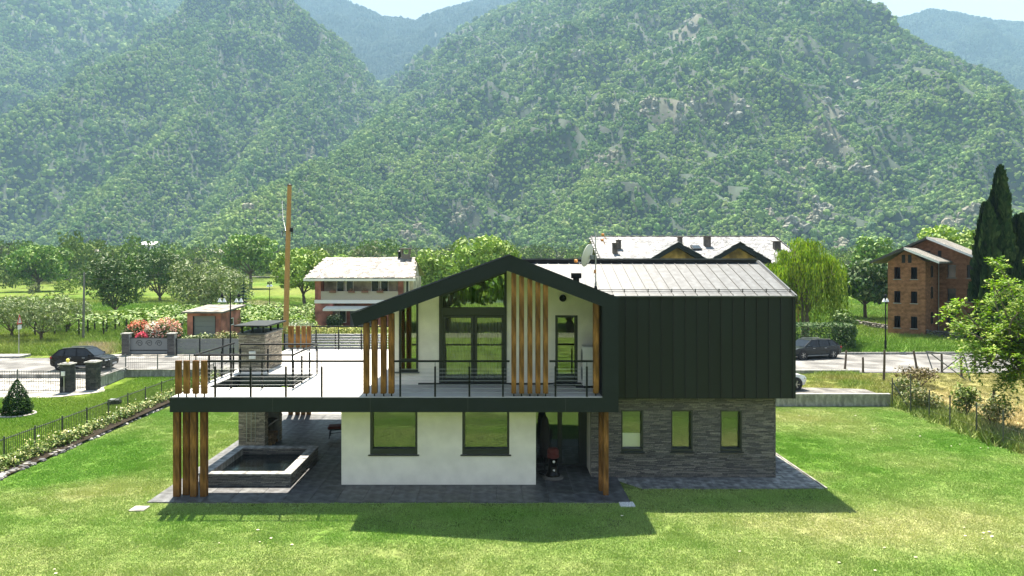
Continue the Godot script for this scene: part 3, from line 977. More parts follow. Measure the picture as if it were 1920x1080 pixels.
		b.quad(Vector3(q[0] + 0.1, 3.44, -2.45), Vector3(q[1] - 0.1, 3.44, -2.45), Vector3(q[1] - 0.1, 5.56, -2.45), Vector3(q[0] + 0.1, 5.56, -2.45))
		built("pane", b, M.glass, leaf)
	b = MB.new()
	b.prism([Vector2(-1.98, 5.93), Vector2(0.18, 5.93), Vector2(0.18, under(0.18) - 0.1), Vector2(-1.98, under(-1.98) - 0.1)], -2.452, -2.45)
	built("pane", b, M.glass, o)
	built("curtain", curtain_mesh(-1.96, -0.98, 3.3, func(x): return under(x) - 0.12, -2.78, 0.13), M.curtain, h)
	built("curtain", curtain_mesh(-0.84, 0.16, 3.3, func(x): return under(x) - 0.12, -2.78, 0.12), M.curtain, h)
	# raked window beside it
	o = group("window", h)
	b = MB.new()
	b.prism([Vector2(-3.5, 3.68), Vector2(-3.43, 3.68), Vector2(-3.43, under(-3.43)), Vector2(-3.5, under(-3.5))], -2.56, -2.37)
	b.prism([Vector2(-2.90, 3.68), Vector2(-2.83, 3.68), Vector2(-2.83, under(-2.83)), Vector2(-2.90, under(-2.90))], -2.56, -2.37)
	b.span(Vector3(-3.43, 3.68, -2.56), Vector3(-2.9, 3.75, -2.372))
	b.span(Vector3(-3.43, 4.08, -2.5), Vector3(-2.9, 4.13, -2.41))
	built("frame", b, M.frame, o)
	b = MB.new()
	b.prism([Vector2(-3.43, 3.75), Vector2(-2.9, 3.75), Vector2(-2.9, under(-2.9)), Vector2(-3.43, under(-3.43))], -2.462, -2.46)
	built("pane", b, M.glass, o)
	b = MB.new()
	b.span(Vector3(-3.72, 3.635, -2.4), Vector3(-2.78, 3.68, -2.28))
	built("sill", b, M.frame, o)
	built("curtain", curtain_mesh(-3.45, -2.88, 3.7, func(x): return under(x) - 0.1, -2.8, 0.16), M.brown_curtain, h)
	# the small balcony door
	o = window_frame(h, 1.96, 2.74, 3.226, 5.65, -2.38, 0.18, [0.09, 0.09, 0.16, 0.08], "glass", "balcony_door")
	b = MB.new()
	b.bspan(Vector3(1.88, 3.226, -2.375), Vector3(2.98, 3.31, -2.12), 0.01)
	b.bspan(Vector3(2.62, 3.226, -2.115), Vector3(3.12, 3.28, -1.75), 0.01)
	built("door_step", b, M.frame, h)
	o = group("wall_light", h)
	b = MB.new()
	b.lathe(Vector3.ZERO, [Vector2(0.0, 0.0), Vector2(0.115, 0.0), Vector2(0.12, 0.02), Vector2(0.12, 0.09), Vector2(0.10, 0.11), Vector2(0.085, 0.115), Vector2(0.0, 0.10)], 28)
	var wl := built("housing", b, M.black_metal, o)
	wl.position = Vector3(2.22, 6.25, -2.4)
	wl.rotation.x = PI / 2
	# balcony slats and railings
	for x in [-4.24, -3.98, -3.69, -3.44]: slat(h, x, 3.32, under(x) + 0.02, -0.16, 0.175, 0.22)
	for x in [0.466, 0.715, 0.98, 1.236, 1.48]: slat(h, x, 3.32, under(x) + 0.02, -0.16, 0.155, 0.2)
	slat(h, 3.09, 3.32, under(3.09) + 0.02, -0.2, 0.17, 0.2)
	slat(h, 3.19, 3.32, under(3.19) + 0.02, -0.62, 0.13, 0.2)
	for x in [-10.2, -9.94, -9.65, -9.38]: slat(h, x, 3.32, 4.38, -0.05, 0.2, 0.08)
	for k in 4: slat(h, [-10.22, -9.88, -9.6, -9.34][k], 3.32, 4.38, -12.95, [0.27, 0.2, 0.2, 0.2][k], 0.08)
	for k in 4: slat(h, [-10.28, -10.04, -9.74, -9.42][k], 0.04, 2.745, [-0.14, -0.30, -0.14, -0.14][k], 0.2, 0.2, false)
	slat(h, 3.42, 0.04, 2.745, -0.28, 0.165, 0.2, false)
	slat(h, 3.34, 0.04, 2.745, -0.72, 0.165, 0.2, false)
	for k in 4: slat(h, [-10.22, -9.88, -9.6, -9.34][k], 0.04, 2.745, -12.9, 0.2, 0.2, false)
	var f := 3.225
	var seg := func(x0: float, x1: float, xs: Array) -> Array: return xs.map(func(x): return (x - x0) / (x1 - x0))
	railing("front_railing", h, Vector3(-9.28, f, -0.07), Vector3(-4.33, f, -0.07), seg.call(-9.28, -4.33, [-9.04, -7.91, -6.79, -5.65]))
	railing("front_railing", h, Vector3(-3.34, f, -0.07), Vector3(0.33, f, -0.07), seg.call(-3.34, 0.33, [-3.15, -2.04, -0.95, 0.12]))
	railing("front_railing", h, Vector3(1.6, f, -0.07), Vector3(3.0, f, -0.07), seg.call(1.6, 3.0, [1.79, 2.79]))
	railing("back_railing", h, Vector3(-9.2, f, -12.95), Vector3(-3.9, f, -12.95), [0.04, 0.25, 0.46, 0.67, 0.88], 6)
	railing("side_railing", h, Vector3(-10.33, f, -1.6), Vector3(-10.33, f, -5.4), [0.02, 0.34, 0.66, 0.98], 6, true)
	railing("well_railing", h, Vector3(-10.3, f, -1.68), Vector3(-7.0, f, -1.68), [0.0, 0.36, 0.68, 1.0], 0, true)
	railing("well_railing", h, Vector3(-9.95, f, -5.0), Vector3(-7.0, f, -5.0), [0.0, 0.36, 0.68, 1.0], 0, true)
	railing("well_railing", h, Vector3(-7.0, f, -1.68), Vector3(-7.0, f, -5.0), [0.33, 0.66], 7, true)
	# ground floor: the white block with its two windows
	b = MB.new()
	for q in [[-5.29, -4.33, 0.0, 2.744], [-4.33, -2.74, 0.0, 1.06], [-2.74, -1.24, 0.0, 2.744], [-1.24, 0.34, 0.0, 1.06], [0.34, 1.23, 0.0, 2.744]]:
		b.span(Vector3(q[0], q[2], -1.63), Vector3(q[1], q[3], -1.33))
	b.span(Vector3(-5.29, 0, -9.3), Vector3(-5.0, 2.744, -1.63))
	b.span(Vector3(0.95, 0, -9.3), Vector3(1.23, 2.744, -1.63))
	b.span(Vector3(-5.0, 0, -9.3), Vector3(0.95, 2.744, -9.0))
	built("white_wall", b, M.render_white, h)
	b = MB.new()
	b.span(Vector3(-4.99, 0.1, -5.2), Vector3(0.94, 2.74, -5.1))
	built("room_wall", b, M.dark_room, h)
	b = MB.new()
	b.span(Vector3(-5.295, 0.005, -1.325), Vector3(1.235, 0.05, -1.318))
	built("plinth", b, M.frame, h)
	for q in [[-4.33, -2.74], [-1.24, 0.34]]:
		o = window_frame(h, q[0], q[1], 1.06, 2.744, -1.335, 0.17, [0.09, 0.075, 0.2, 0.05])
		b = MB.new()
		b.bspan(Vector3(q[0] - 0.06, 1.025, -1.34), Vector3(q[1] + 0.06, 1.06, -1.26), 0.008)
		built("sill", b, M.frame, o)
	# the recessed entrance on the right
	b = MB.new()
	b.span(Vector3(3.2, 0, -3.75), Vector3(3.34, 2.744, -2.3))
	built("white_reveal", b, M.render_white, h)
	o = group("entrance_glazing", h)
	b = MB.new()
	b.span(Vector3(1.23, 2.6, -3.72), Vector3(3.2, 2.744, -3.6))
	b.span(Vector3(1.23, 0.03, -3.72), Vector3(3.2, 0.14, -3.605))
	b.bspan(Vector3(2.14, 0.14, -3.72), Vector3(2.30, 2.6, -3.6), 0.01)
	b.bspan(Vector3(2.90, 0.14, -3.72), Vector3(3.2, 2.6, -3.598), 0.01)
	b.bspan(Vector3(1.23, 0.14, -3.72), Vector3(1.31, 2.6, -3.6), 0.01)
	built("frame", b, M.frame, o)
	for q in [[1.31, 2.14], [2.30, 2.90]]:
		b = MB.new()
		b.quad(Vector3(q[0], 0.14, -3.67), Vector3(q[1], 0.14, -3.67), Vector3(q[1], 2.6, -3.67), Vector3(q[0], 2.6, -3.67))
		built("pane", b, M.glass_low, o)
	b = MB.new()
	b.span(Vector3(1.24, 0.0, -6.6), Vector3(3.2, 2.74, -6.5))
	built("room_wall", b, M.dark_room, h)
	# stone base of the wing
	b = MB.new()
	var holes := [[4.245, 5.014], [5.98, 6.73], [7.69, 8.45]]
	for q in [[3.2, 4.245], [5.014, 5.98], [6.73, 7.69], [8.45, 9.6]]:
		b.span(Vector3(q[0], 0, -2.56), Vector3(q[1], 2.857, -2.29))
	for q in holes:
		b.span(Vector3(q[0], 0, -2.56), Vector3(q[1], 0.90, -2.29))
		b.span(Vector3(q[0], 2.366, -2.56), Vector3(q[1], 2.857, -2.29))
	b.span(Vector3(9.3, 0, -8.9), Vector3(9.58, 2.857, -2.56))
	b.span(Vector3(3.34, 0, -8.9), Vector3(9.3, 2.857, -8.6))
	built("core_wall", b, M.concrete, h)
	b = MB.new()
	ledger(b, Vector3(3.2, 0, -2.285), Vector3.RIGHT, Vector3.BACK, 6.42, 2.855, 5, holes.map(func(q): return [q[0] - 3.2, 0.90, q[1] - 3.2, 2.366]))
	ledger(b, Vector3(9.585, 0, -8.9), Vector3.BACK, Vector3.RIGHT, 6.65, 2.855, 6)
	built("stone_facing", b, M.stone, h, "stuff")
	b = MB.new()
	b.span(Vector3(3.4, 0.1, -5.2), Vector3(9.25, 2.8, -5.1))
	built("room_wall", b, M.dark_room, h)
	for k in 3:
		var q = holes[k]
		o = window_frame(h, q[0], q[1], 0.92, 2.366, -2.262, 0.24, [0.045, 0.055, 0.10, 0.05])
		b = MB.new()
		b.bspan(Vector3(q[0] - 0.05, 0.885, -2.30), Vector3(q[1] + 0.05, 0.92, -2.19), 0.008)
		built("sill", b, M.frame, o)
		if k == 0:
			b = MB.new()
			b.span(Vector3(q[0] + 0.05, 1.02, -2.60), Vector3(q[1] - 0.06, 1.5, -2.56))
			built("blind", b, M.white_paint, o)
	# the wing above it, clad in standing-seam metal
	b = MB.new()
	b.prism([Vector2(1.835, 2.857), Vector2(9.1, 2.857), Vector2(9.1, 6.29), Vector2(5.45, 7.46), Vector2(1.835, 6.29)], 3.795, 10.11, Transform3D(SIDE, Vector3.ZERO))
	built("wing_body", b, M.dark_metal, h)
	var seams := []
	for k in 15: seams.append(4.32 + 0.4077 * k)
	var edges := [3.80] + seams + [10.135]
	var rise := atan2(7.535 - 6.36, 3.66)
	var long := Vector2(7.535 - 6.36, 3.66).length() + 0.05
	var slope := Basis(Vector3.RIGHT, rise)
	var mid := Vector3(0, (7.535 + 6.36) * 0.5, -1.79 - 1.83)
	for k in edges.size() - 1:
		var x0: float = edges[k]
		var x1: float = edges[k + 1]
		b = MB.new()
		b.col = Color(1, 1, 1) * R.randf_range(0.84, 1.16)
		b.span(Vector3(x0 + 0.006, 2.85, -1.835), Vector3(x1 - 0.006, 6.315, -1.80 + R.randf_range(-0.003, 0.003)))
		built("cladding_panel", b, M.dark_panel, h)
		if k > 0:
			b = MB.new()
			b.span(Vector3(x0 - 0.011, 2.85, -1.80), Vector3(x0 + 0.011, 6.315, -1.768))
			built("seam", b, M.rubber, h)
	for k in range(-8, 15):
		var x0 := 4.32 + 0.4077 * k
		var x1 := minf(x0 + 0.4077, 10.13)
		# panels that run into the gable stop under its roof
		var cut := clampf((7.74 - 0.39 * (x0 - 0.36) - 0.12 - 6.36) / 1.175, 0.0, 0.97) * long if x0 < 3.75 else 0.0
		b = MB.new()
		b.col = Color(1, 1, 1) * R.randf_range(0.93, 1.05)
		b.box(mid + Vector3((x0 + x1) * 0.5, 0, 0) + slope * Vector3(0, 0, -cut * 0.5), Vector3(x1 - x0 - 0.008, 0.024, long - cut), slope)
		built("roof_panel", b, M.roof_metal, h)
		b = MB.new()
		b.box(mid + Vector3(x0, 0, 0) + slope * Vector3(0, 0.024, -cut * 0.5), Vector3(0.024, 0.034, long - cut - 0.06), slope)
		built("roof_seam", b, M.roof_seam, h)
	b = MB.new()
	b.box(Vector3(6.0, (7.535 + 6.36) * 0.5, -5.46 - 1.83), Vector3(8.28, 0.03, long), Basis(Vector3.RIGHT, -rise))
	built("back_roof", b, M.roof_metal, h)
	b = MB.new()
	b.bspan(Vector3(3.80, 6.315, -1.81), Vector3(10.15, 6.362, -1.735), 0.008)
	built("eave_trim", b, M.roof_metal, h)
	b = MB.new()
	b.box(mid + Vector3(10.145, -0.005, 0), Vector3(0.04, 0.075, long + 0.04), slope)
	built("verge_trim", b, M.roof_metal, h)
	b = MB.new()
	b.box(mid + Vector3(10.09, 0.02, 0), Vector3(0.04, 0.05, long + 0.02), slope)
	built("verge_gutter", b, M.frame, h)
	b = MB.new()
	b.span(Vector3(0.9, 7.52, -5.6), Vector3(9.97, 7.60, -5.22))
	built("ridge_vent", b, M.rubber, h)
	b = MB.new()
	b.span(Vector3(0.9, 7.602, -5.62), Vector3(9.99, 7.655, -5.19))
	built("ridge_cap", b, M.roof_metal, h)
	o = group("snow_guard", h)
	b = MB.new()
	b.tube([Vector3(3.4, 6.56, -2.08), Vector3(10.08, 6.56, -2.08)], [0.013, 0.013], 6)
	b.tube([Vector3(3.4, 6.50, -2.06), Vector3(10.08, 6.50, -2.06)], [0.009, 0.009], 6)
	built("rod", b, M.roof_seam, o)
	for k in 8:
		b = MB.new()
		b.span(Vector3(4.315 + k * 0.8154, 6.42, -2.12), Vector3(4.335 + k * 0.8154, 6.59, -2.03))
		built("bracket", b, M.frame, o)
	o = group("flue", h)
	b = MB.new()
	b.lathe(Vector3(2.68, 6.6, -2.3), [Vector2(0.11, 0.0), Vector2(0.11, 0.36)], 16)
	built("pipe", b, M.black_metal, o)
	b = MB.new()
	b.bbox(Vector3(2.68, 7.04, -2.3), Vector3(0.34, 0.19, 0.34), 0.02)
	built("cowl", b, M.black_metal, o)
	make_paving()
	make_house_things()

func make_paving() -> void:
	# the slate patio, laid tile by tile
	var patio := Node3D.new()
	patio.name = "patio"
	add_child(patio)
	patio.set_meta("kind", "structure")
	var b := MB.new()
	b.span(Vector3(-10.97, -0.12, -13.0), Vector3(4.09, 0.012, 0.45))
	built("screed", b, M.concrete, patio)
	var kinds := []
	for k in 6:
		b = MB.new()
		var t: float = [0.8, 0.92, 1.0, 1.1, 1.2, 0.88][k]
		b.col = Color(t, t * 0.995, t * (1.0 + 0.02 * (k - 3)))
		b.bbox(Vector3.ZERO, Vector3(0.829, 0.03, 0.832), 0.005)
		kinds.append(b.mesh())
	for j in 16:
		for i in 18:
			var x := -10.97 + 0.837 * (i + 0.5)
			var z := 0.45 - 0.84 * (j + 0.5)
			if x > -4.9 and x < 0.8 and z < -1.8: continue
			if x > -9.6 and x < -7.4 and z < -1.6 and z > -4.6: continue
			if x > 3.6 and z < -3.0: continue
			part("tile", kinds[R.randi() % 6], M.slate, patio, Vector3(x, 0.026 + R.randf_range(-0.0015, 0.0015), z))
	b = MB.new()
	b.span(Vector3(-12.5, -0.1, -17.5), Vector3(4.0, 0.02, -13.01))
	struct("rear_yard", b, M.pale_paving)
	# the blue-grey setts round the stone wing
	var walk := Node3D.new()
	walk.name = "wing_path"
	add_child(walk)
	walk.set_meta("kind", "structure")
	b = MB.new()
	b.prism([Vector2(4.1, 2.3), Vector2(4.1, 1.9), Vector2(4.75, 1.0), Vector2(10.8, 1.0), Vector2(10.8, 9.0), Vector2(9.6, 9.0), Vector2(9.6, 2.3)], -0.1, 0.008, Transform3D(Basis(Vector3(1, 0, 0), Vector3(0, 0, -1), Vector3(0, 1, 0)), Vector3.ZERO))
	built("bedding", b, M.concrete, walk)
	kinds = []
	for k in 6:
		b = MB.new()
		var t: float = [0.75, 0.9, 1.0, 1.12, 1.25, 0.82][k]
		b.col = Color(t, t, t * 1.03)
		b.bbox(Vector3.ZERO, Vector3(0.405, 0.03, 0.238), 0.008)
		kinds.append(b.mesh())
	var row := 0
	var zz := -1.0 - 0.122
	while zz > -8.5:
		var x := 4.12 + (0.2 if row % 2 else 0.0)
		while x < 10.7:
			x += 0.412
			if x > 10.62: break
			if zz < -2.2 and x < 9.8: continue
			if x < 4.75 - (-1.0 - zz) * 0.72 + 0.2: continue
			part("sett", kinds[R.randi() % 6], M.paving, walk, Vector3(x, 0.02 + R.randf_range(-0.003, 0.003), zz), "")
		zz -= 0.245
		row += 1
	b = MB.new()
	b.bspan(Vector3(10.8, -0.1, -8.6), Vector3(10.87, 0.045, -1.0), 0.01)
	struct("path_edging", b, M.pale_paving)
	for q in [[-10.93, 1.02, "pale concrete drain cover in the grass off the patio's left corner"], [3.95, 0.62, "small stone slab in the grass off the patio's right corner"]]:
		var c := MB.new()
		c.bbox(Vector3(q[0], 0.01, q[1]), Vector3(0.46, 0.06, 0.44), 0.012)
		c.bbox(Vector3(q[0], 0.03, q[1]), Vector3(0.34, 0.03, 0.32), 0.008)
		tag(built("drain_cover", c, M.pale_paving if q[0] < 0 else M.stone, self), q[2], "drain cover")

func make_house_things() -> void:
	# the raised pool under the terrace
	var o := thing("raised_pool", "raised stone-walled pool of dark water beneath the terrace opening", "pool")
	var b := MB.new()
	var x0 := -10.02
	var x1 := -6.95
	var z0 := -5.0
	var z1 := -1.2
	b.span(Vector3(x0 + 0.03, 0.03, z1 - 0.28), Vector3(x1 - 0.03, 0.40, z1 - 0.03))
	b.span(Vector3(x0 + 0.03, 0.03, z0 + 0.03), Vector3(x1 - 0.03, 0.40, z0 + 0.28))
	b.span(Vector3(x0 + 0.03, 0.03, z0 + 0.28), Vector3(x0 + 0.28, 0.40, z1 - 0.28))
	b.span(Vector3(x1 - 0.28, 0.03, z0 + 0.28), Vector3(x1 - 0.03, 0.40, z1 - 0.28))
	built("pool_wall", b, M.concrete, o)
	b = MB.new()
	ledger(b, Vector3(x0, 0.03, z1 - 0.025), Vector3.RIGHT, Vector3.BACK, x1 - x0, 0.37, 41)
	ledger(b, Vector3(x1 - 0.025, 0.03, z0), Vector3.BACK, Vector3.RIGHT, z1 - z0, 0.37, 42)
	ledger(b, Vector3(x0 + 0.28, 0.03, z0 + 0.285), Vector3.RIGHT, Vector3.BACK, x1 - x0 - 0.56, 0.37, 43)
	built("stone_facing", b, M.stone, o, "stuff")
	for q in [[x0 - 0.02, x1 + 0.02, z1 - 0.31, z1 + 0.02], [x0 - 0.02, x1 + 0.02, z0 - 0.02, z0 + 0.31], [x0 - 0.02, x0 + 0.31, z0 + 0.31, z1 - 0.31], [x1 - 0.31, x1 + 0.02, z0 + 0.31, z1 - 0.31]]:
		var n := 4
		for k in n:
			b = MB.new()
			b.col = Color(1, 1, 1) * R.randf_range(0.9, 1.1)
			var wide: bool = q[1] - q[0] > 1.0
			var a: Vector3 = Vector3(lerpf(q[0], q[1], float(k) / n), 0.40, q[2]) if wide else Vector3(q[0], 0.40, lerpf(q[2], q[3], float(k) / n))
			var e: Vector3 = Vector3(lerpf(q[0], q[1], (k + 1.0) / n) - 0.006, 0.457, q[3]) if wide else Vector3(q[1], 0.457, lerpf(q[2], q[3], (k + 1.0) / n) - 0.006)
			b.bspan(a, e, 0.008)
			built("coping_stone", b, M.coping, o)
	b = MB.new()
	b.quad(Vector3(x0 + 0.27, 0.2, z1 - 0.27), Vector3(x1 - 0.27, 0.2, z1 - 0.27), Vector3(x1 - 0.27, 0.2, z0 + 0.27), Vector3(x0 + 0.27, 0.2, z0 + 0.27))
	built("water", b, M.water, o)
	# the stone chimney with its hearth, behind the pool
	o = thing("barbecue_chimney", "tall stone barbecue chimney rising through the terrace under a flat metal cap", "chimney")
	b = MB.new()
	b.span(Vector3(-10.17, 0.03, -5.9), Vector3(-9.18, 2.74, -5.53))
	b.span(Vector3(-10.17, 0.03, -7.77), Vector3(-9.18, 2.74, -7.45))
	b.span(Vector3(-10.17, 0.03, -7.45), Vector3(-9.85, 2.74, -5.9))
	b.span(Vector3(-9.85, 1.75, -7.45), Vector3(-9.18, 2.74, -5.9))
	b.span(Vector3(-10.17, 2.74, -7.77), Vector3(-9.18, 4.66, -5.53))
	built("masonry", b, M.concrete, o)
	b = MB.new()
	var warm := [Color(0.62, 0.54, 0.41), Color(0.48, 0.41, 0.32), Color(0.78, 0.69, 0.54), Color(0.38, 0.335, 0.27)]
	ledger(b, Vector3(-10.2, 0.03, -5.525), Vector3.RIGHT, Vector3.BACK, 1.03, 4.64, 51, [], warm)
	ledger(b, Vector3(-9.175, 0.03, -7.8), Vector3.BACK, Vector3.RIGHT, 2.3, 4.64, 52, [[0.32, 0.0, 1.9, 1.72]], warm)
	built("stone_facing", b, M.stone, o, "stuff")
	b = MB.new()
	b.bspan(Vector3(-10.24, 4.67, -7.84), Vector3(-9.12, 4.74, -5.46), 0.01)
	built("coping_stone", b, M.slate, o)
	for q in [[-10.1, -5.65], [-9.27, -5.65], [-10.1, -7.6], [-9.27, -7.6], [-9.7, -5.65], [-9.27, -6.6]]:
		b = MB.new()
		b.span(Vector3(q[0] - 0.035, 4.74, q[1] - 0.035), Vector3(q[0] + 0.035, 4.99, q[1] + 0.035))
		built("support", b, M.black_metal, o)
	b = MB.new()
	b.bspan(Vector3(-10.34, 4.99, -7.96), Vector3(-9.02, 5.05, -5.34), 0.012)
	built("cap_slab", b, M.dark_metal, o)
	b = MB.new()
	b.bspan(Vector3(-9.78, 3.72, -5.5), Vector3(-9.52, 4.02, -5.455), 0.01)
	built("junction_box", b, M.white_paint, o)
	for x in [-9.86, -9.68, -9.52]:
		b = MB.new()
		b.tube([Vector3(x, 0.5, -5.44), Vector3(x, 2.74, -5.44)], [0.013, 0.013], 6)
		built("water_pipe", b, M.steel, o)
	b = MB.new()
	b.bspan(Vector3(-9.85, 0.95, -7.44), Vector3(-9.2, 1.02, -5.91), 0.01)
	built("hearth_shelf", b, M.slate, o)
	b = MB.new()
	for k in 40:
		b.col = Color(0.30, 0.19, 0.10) * R.randf_range(0.6, 1.3)
		var lp := Vector3(-9.5 + R.randf_range(-0.05, 0.04), 0.10 + 0.122 * float(k / 10), -7.36 + 0.145 * (k % 10) + 0.07 * ((k / 10) % 2))
		b.tube([lp - Vector3(0.25, 0, 0), lp + Vector3(0.27, 0, 0)], [0.066, 0.062], 7)
	tag(built("firewood", b, M.plain, self, "stuff"), "split firewood stacked in the niche of the stone chimney", "firewood")
	# red-cushioned chair half hidden by the white wall
	o = thing("garden_chair", "low garden chair with dark red cushion on the slate patio", "chair", Vector3(-6.75, 0.04, -8.2), 0.12)
	b = MB.new()
	b.bbox(Vector3(0, 0.45, 0), Vector3(1.1, 0.11, 0.62), 0.04)
	built("seat_cushion", b, M.red_cloth, o)
	b = MB.new()
	b.bbox(Vector3(0.62, 0.68, 0), Vector3(0.12, 0.55, 0.6), 0.04, Basis(Vector3.BACK, -0.35))
	built("back_cushion", b, M.red_cloth, o)
	for q in [[-0.48, 0.27], [-0.48, -0.27], [0.48, 0.27], [0.48, -0.27]]:
		b = MB.new()
		b.tube([Vector3(q[0] * 0.9, 0.40, q[1]), Vector3(q[0], 0.0, q[1])], [0.018, 0.016], 6)
		built("leg", b, M.black_metal, o)
	b = MB.new()
	b.bar(Vector3(-0.47, 0.22, 0.27), Vector3(0.47, 0.30, 0.27), 0.022, 0.022)
	b.bar(Vector3(-0.47, 0.22, -0.27), Vector3(0.47, 0.30, -0.27), 0.022, 0.022)
	b.bar(Vector3(-0.52, 0.385, 0.27), Vector3(0.55, 0.385, 0.27), 0.025, 0.025)
	built("frame_bar", b, M.black_metal, o)
	# the upright black and red machine by the entrance
	o = thing("upright_machine", "small upright black machine with red head on a round base by the entrance", "machine", Vector3(1.86, 0.042, -2.15))
	b = MB.new()
	b.lathe(Vector3.ZERO, [Vector2(0.0, 0.0), Vector2(0.36, 0.0), Vector2(0.37, 0.02), Vector2(0.36, 0.055), Vector2(0.30, 0.075), Vector2(0.0, 0.08)], 32)
	built("round_base", b, M.gravel, o)
	b = MB.new()
	b.lathe(Vector3.ZERO, [Vector2(0.25, 0.08), Vector2(0.24, 0.14), Vector2(0.19, 0.24), Vector2(0.16, 0.42), Vector2(0.165, 0.62), Vector2(0.19, 0.70), Vector2(0.0, 0.72)], 24)
	built("body", b, M.black_paint, o)
	b = MB.new()
	b.lathe(Vector3.ZERO, [Vector2(0.19, 0.70), Vector2(0.215, 0.74), Vector2(0.215, 0.80), Vector2(0.19, 0.83), Vector2(0.205, 0.87), Vector2(0.20, 0.96), Vector2(0.15, 1.03), Vector2(0.0, 1.05)], 24)
	built("red_head", b, M.red_cloth, o)
	for y in [0.60, 0.30]:
		b = MB.new()
		b.lathe(Vector3.ZERO, [Vector2(0.0, 0.0), Vector2(0.045, 0.0), Vector2(0.04, 0.015), Vector2(0.0, 0.02)], 14)
		var badge := built("badge", b, M.white_paint, o)
		badge.position = Vector3(0.02, y, 0.165)
		badge.rotation.x = PI / 2
	o = thing("furled_parasol", "furled black parasol standing against the entrance glazing", "parasol", Vector3(1.62, 0.042, -2.75))
	b = MB.new()
	b.lathe(Vector3.ZERO, [Vector2(0.03, 0.55), Vector2(0.17, 0.62), Vector2(0.19, 1.1), Vector2(0.16, 1.6), Vector2(0.10, 1.95), Vector2(0.02, 2.05)], 14)
	built("canopy", b, M.rubber, o)
	b = MB.new()
	b.tube([Vector3(0, 0.06, 0), Vector3(0, 2.15, 0)], [0.022, 0.02], 8)
	built("pole", b, M.black_metal, o)
	b = MB.new()
	b.lathe(Vector3.ZERO, [Vector2(0.0, 0.0), Vector2(0.24, 0.0), Vector2(0.24, 0.05), Vector2(0.0, 0.07)], 24)
	built("base", b, M.rubber, o)
	# heat pump on the balcony
	o = thing("heat_pump", "tall pale heat pump unit in the right corner of the balcony", "heat pump", Vector3(3.04, 3.235, -1.95))
	b = MB.new()
	b.bbox(Vector3(0, 0.74, 0), Vector3(0.40, 1.32, 0.72), 0.02)
	built("casing", b, M.white_paint, o)
	for y in [0.45, 1.05]:
		b = MB.new()
		for k in 5:
			b.lathe(Vector3.ZERO, [Vector2(0.05 + k * 0.045, 0.0), Vector2(0.05 + k * 0.045, 0.012), Vector2(0.06 + k * 0.045, 0.012), Vector2(0.06 + k * 0.045, 0.0)], 20)
		var gr := built("fan_grille", b, M.grey_metal, o)
		gr.position = Vector3(-0.2, y, 0.02)
		gr.rotation.z = PI / 2
	for x in [-0.14, 0.14]:
		b = MB.new()
		b.span(Vector3(x - 0.03, 0.0, -0.33), Vector3(x + 0.03, 0.08, 0.33))
		built("foot", b, M.rubber, o)
	# aerial mast on the roof
	o = thing("aerial_mast", "roof mast with satellite dish and two small television aerials", "aerial", Vector3(3.36, 6.50, -2.3))
	b = MB.new()
	b.tube([Vector3(0, 0, 0), Vector3(0, 0.3, 0), Vector3(0, 0.31, 0), Vector3(0, 2.05, 0)], [0.05, 0.035, 0.022, 0.02], 10)
	built("mast", b, M.steel, o)
	b = MB.new()
	b.lathe(Vector3.ZERO, [Vector2(0.075, 0.0), Vector2(0.05, 0.16), Vector2(0.03, 0.2)], 12)
	built("boot", b, M.rubber, o)
	b = MB.new()
	var prof := []
	for k in 9: prof.append(Vector2(0.42 * k / 8.0, 0.10 * pow(k / 8.0, 2)))
	for k in range(8, -1, -1): prof.append(Vector2(0.42 * k / 8.0 * 0.985, 0.012 + 0.10 * pow(k / 8.0, 2)))
	prof.reverse()
	b.col = Color(0.85, 0.85, 0.82)
	b.lathe(Vector3.ZERO, prof, 32)
	var face := Vector3(-0.83, 0.30, -0.47).normalized()
	var dish := built("dish", b, M.white_paint, o)
	dish.position = Vector3(-0.20, 1.22, -0.02)
	dish.basis = Basis(face.cross(Vector3.UP).normalized(), face, face.cross(Vector3.UP).normalized().cross(face).normalized())
	b = MB.new()
	b.bar(Vector3(0, 1.22, 0), Vector3(-0.19, 1.22, -0.02), 0.05, 0.05)
	b.bbox(Vector3(-0.12, 1.17, -0.02), Vector3(0.14, 0.16, 0.1), 0.02)
	built("bracket", b, M.grey_metal, o)
	b = MB.new()
	b.bar(Vector3(-0.19, 0.95, 0.0), Vector3(-0.64, 1.02, -0.3), 0.025, 0.025)
	built("dish_arm", b, M.steel, o)
	b = MB.new()
	b.bbox(Vector3(-0.66, 1.05, -0.3), Vector3(0.12, 0.13, 0.12), 0.03)
	built("receiver", b, M.orange, o)
	b = MB.new()
	b.bbox(Vector3(-0.03, 0.68, 0.02), Vector3(0.07, 0.13, 0.06), 0.015)
	built("amplifier", b, M.orange, o)
	for q in [[1.98, 0.12], [1.80, -0.25]]:
		var y := group("yagi_aerial", o)
		b = MB.new()
		b.bar(Vector3(-0.05, q[0], 0), Vector3(0.5, q[0] + 0.03, q[1]), 0.016, 0.016)
		for k in 6:
			var p := Vector3(-0.02 + k * 0.1, q[0] + 0.006 * k, q[1] * (k * 0.2))
			b.bar(p + Vector3(0.02, -0.11 + 0.01 * k, 0.03), p + Vector3(-0.02, 0.11 - 0.01 * k, -0.03), 0.009, 0.009)
		built("boom", b, M.steel, y)
		b = MB.new()
		b.bbox(Vector3(0.24, q[0] - 0.02, q[1] * 0.5), Vector3(0.11, 0.09, 0.08), 0.02)
		b.bar(Vector3(0.28, q[0] - 0.04, q[1] * 0.5), Vector3(0.36, q[0] - 0.2, q[1] * 0.7), 0.02, 0.02)
		built("dipole", b, M.orange, y)

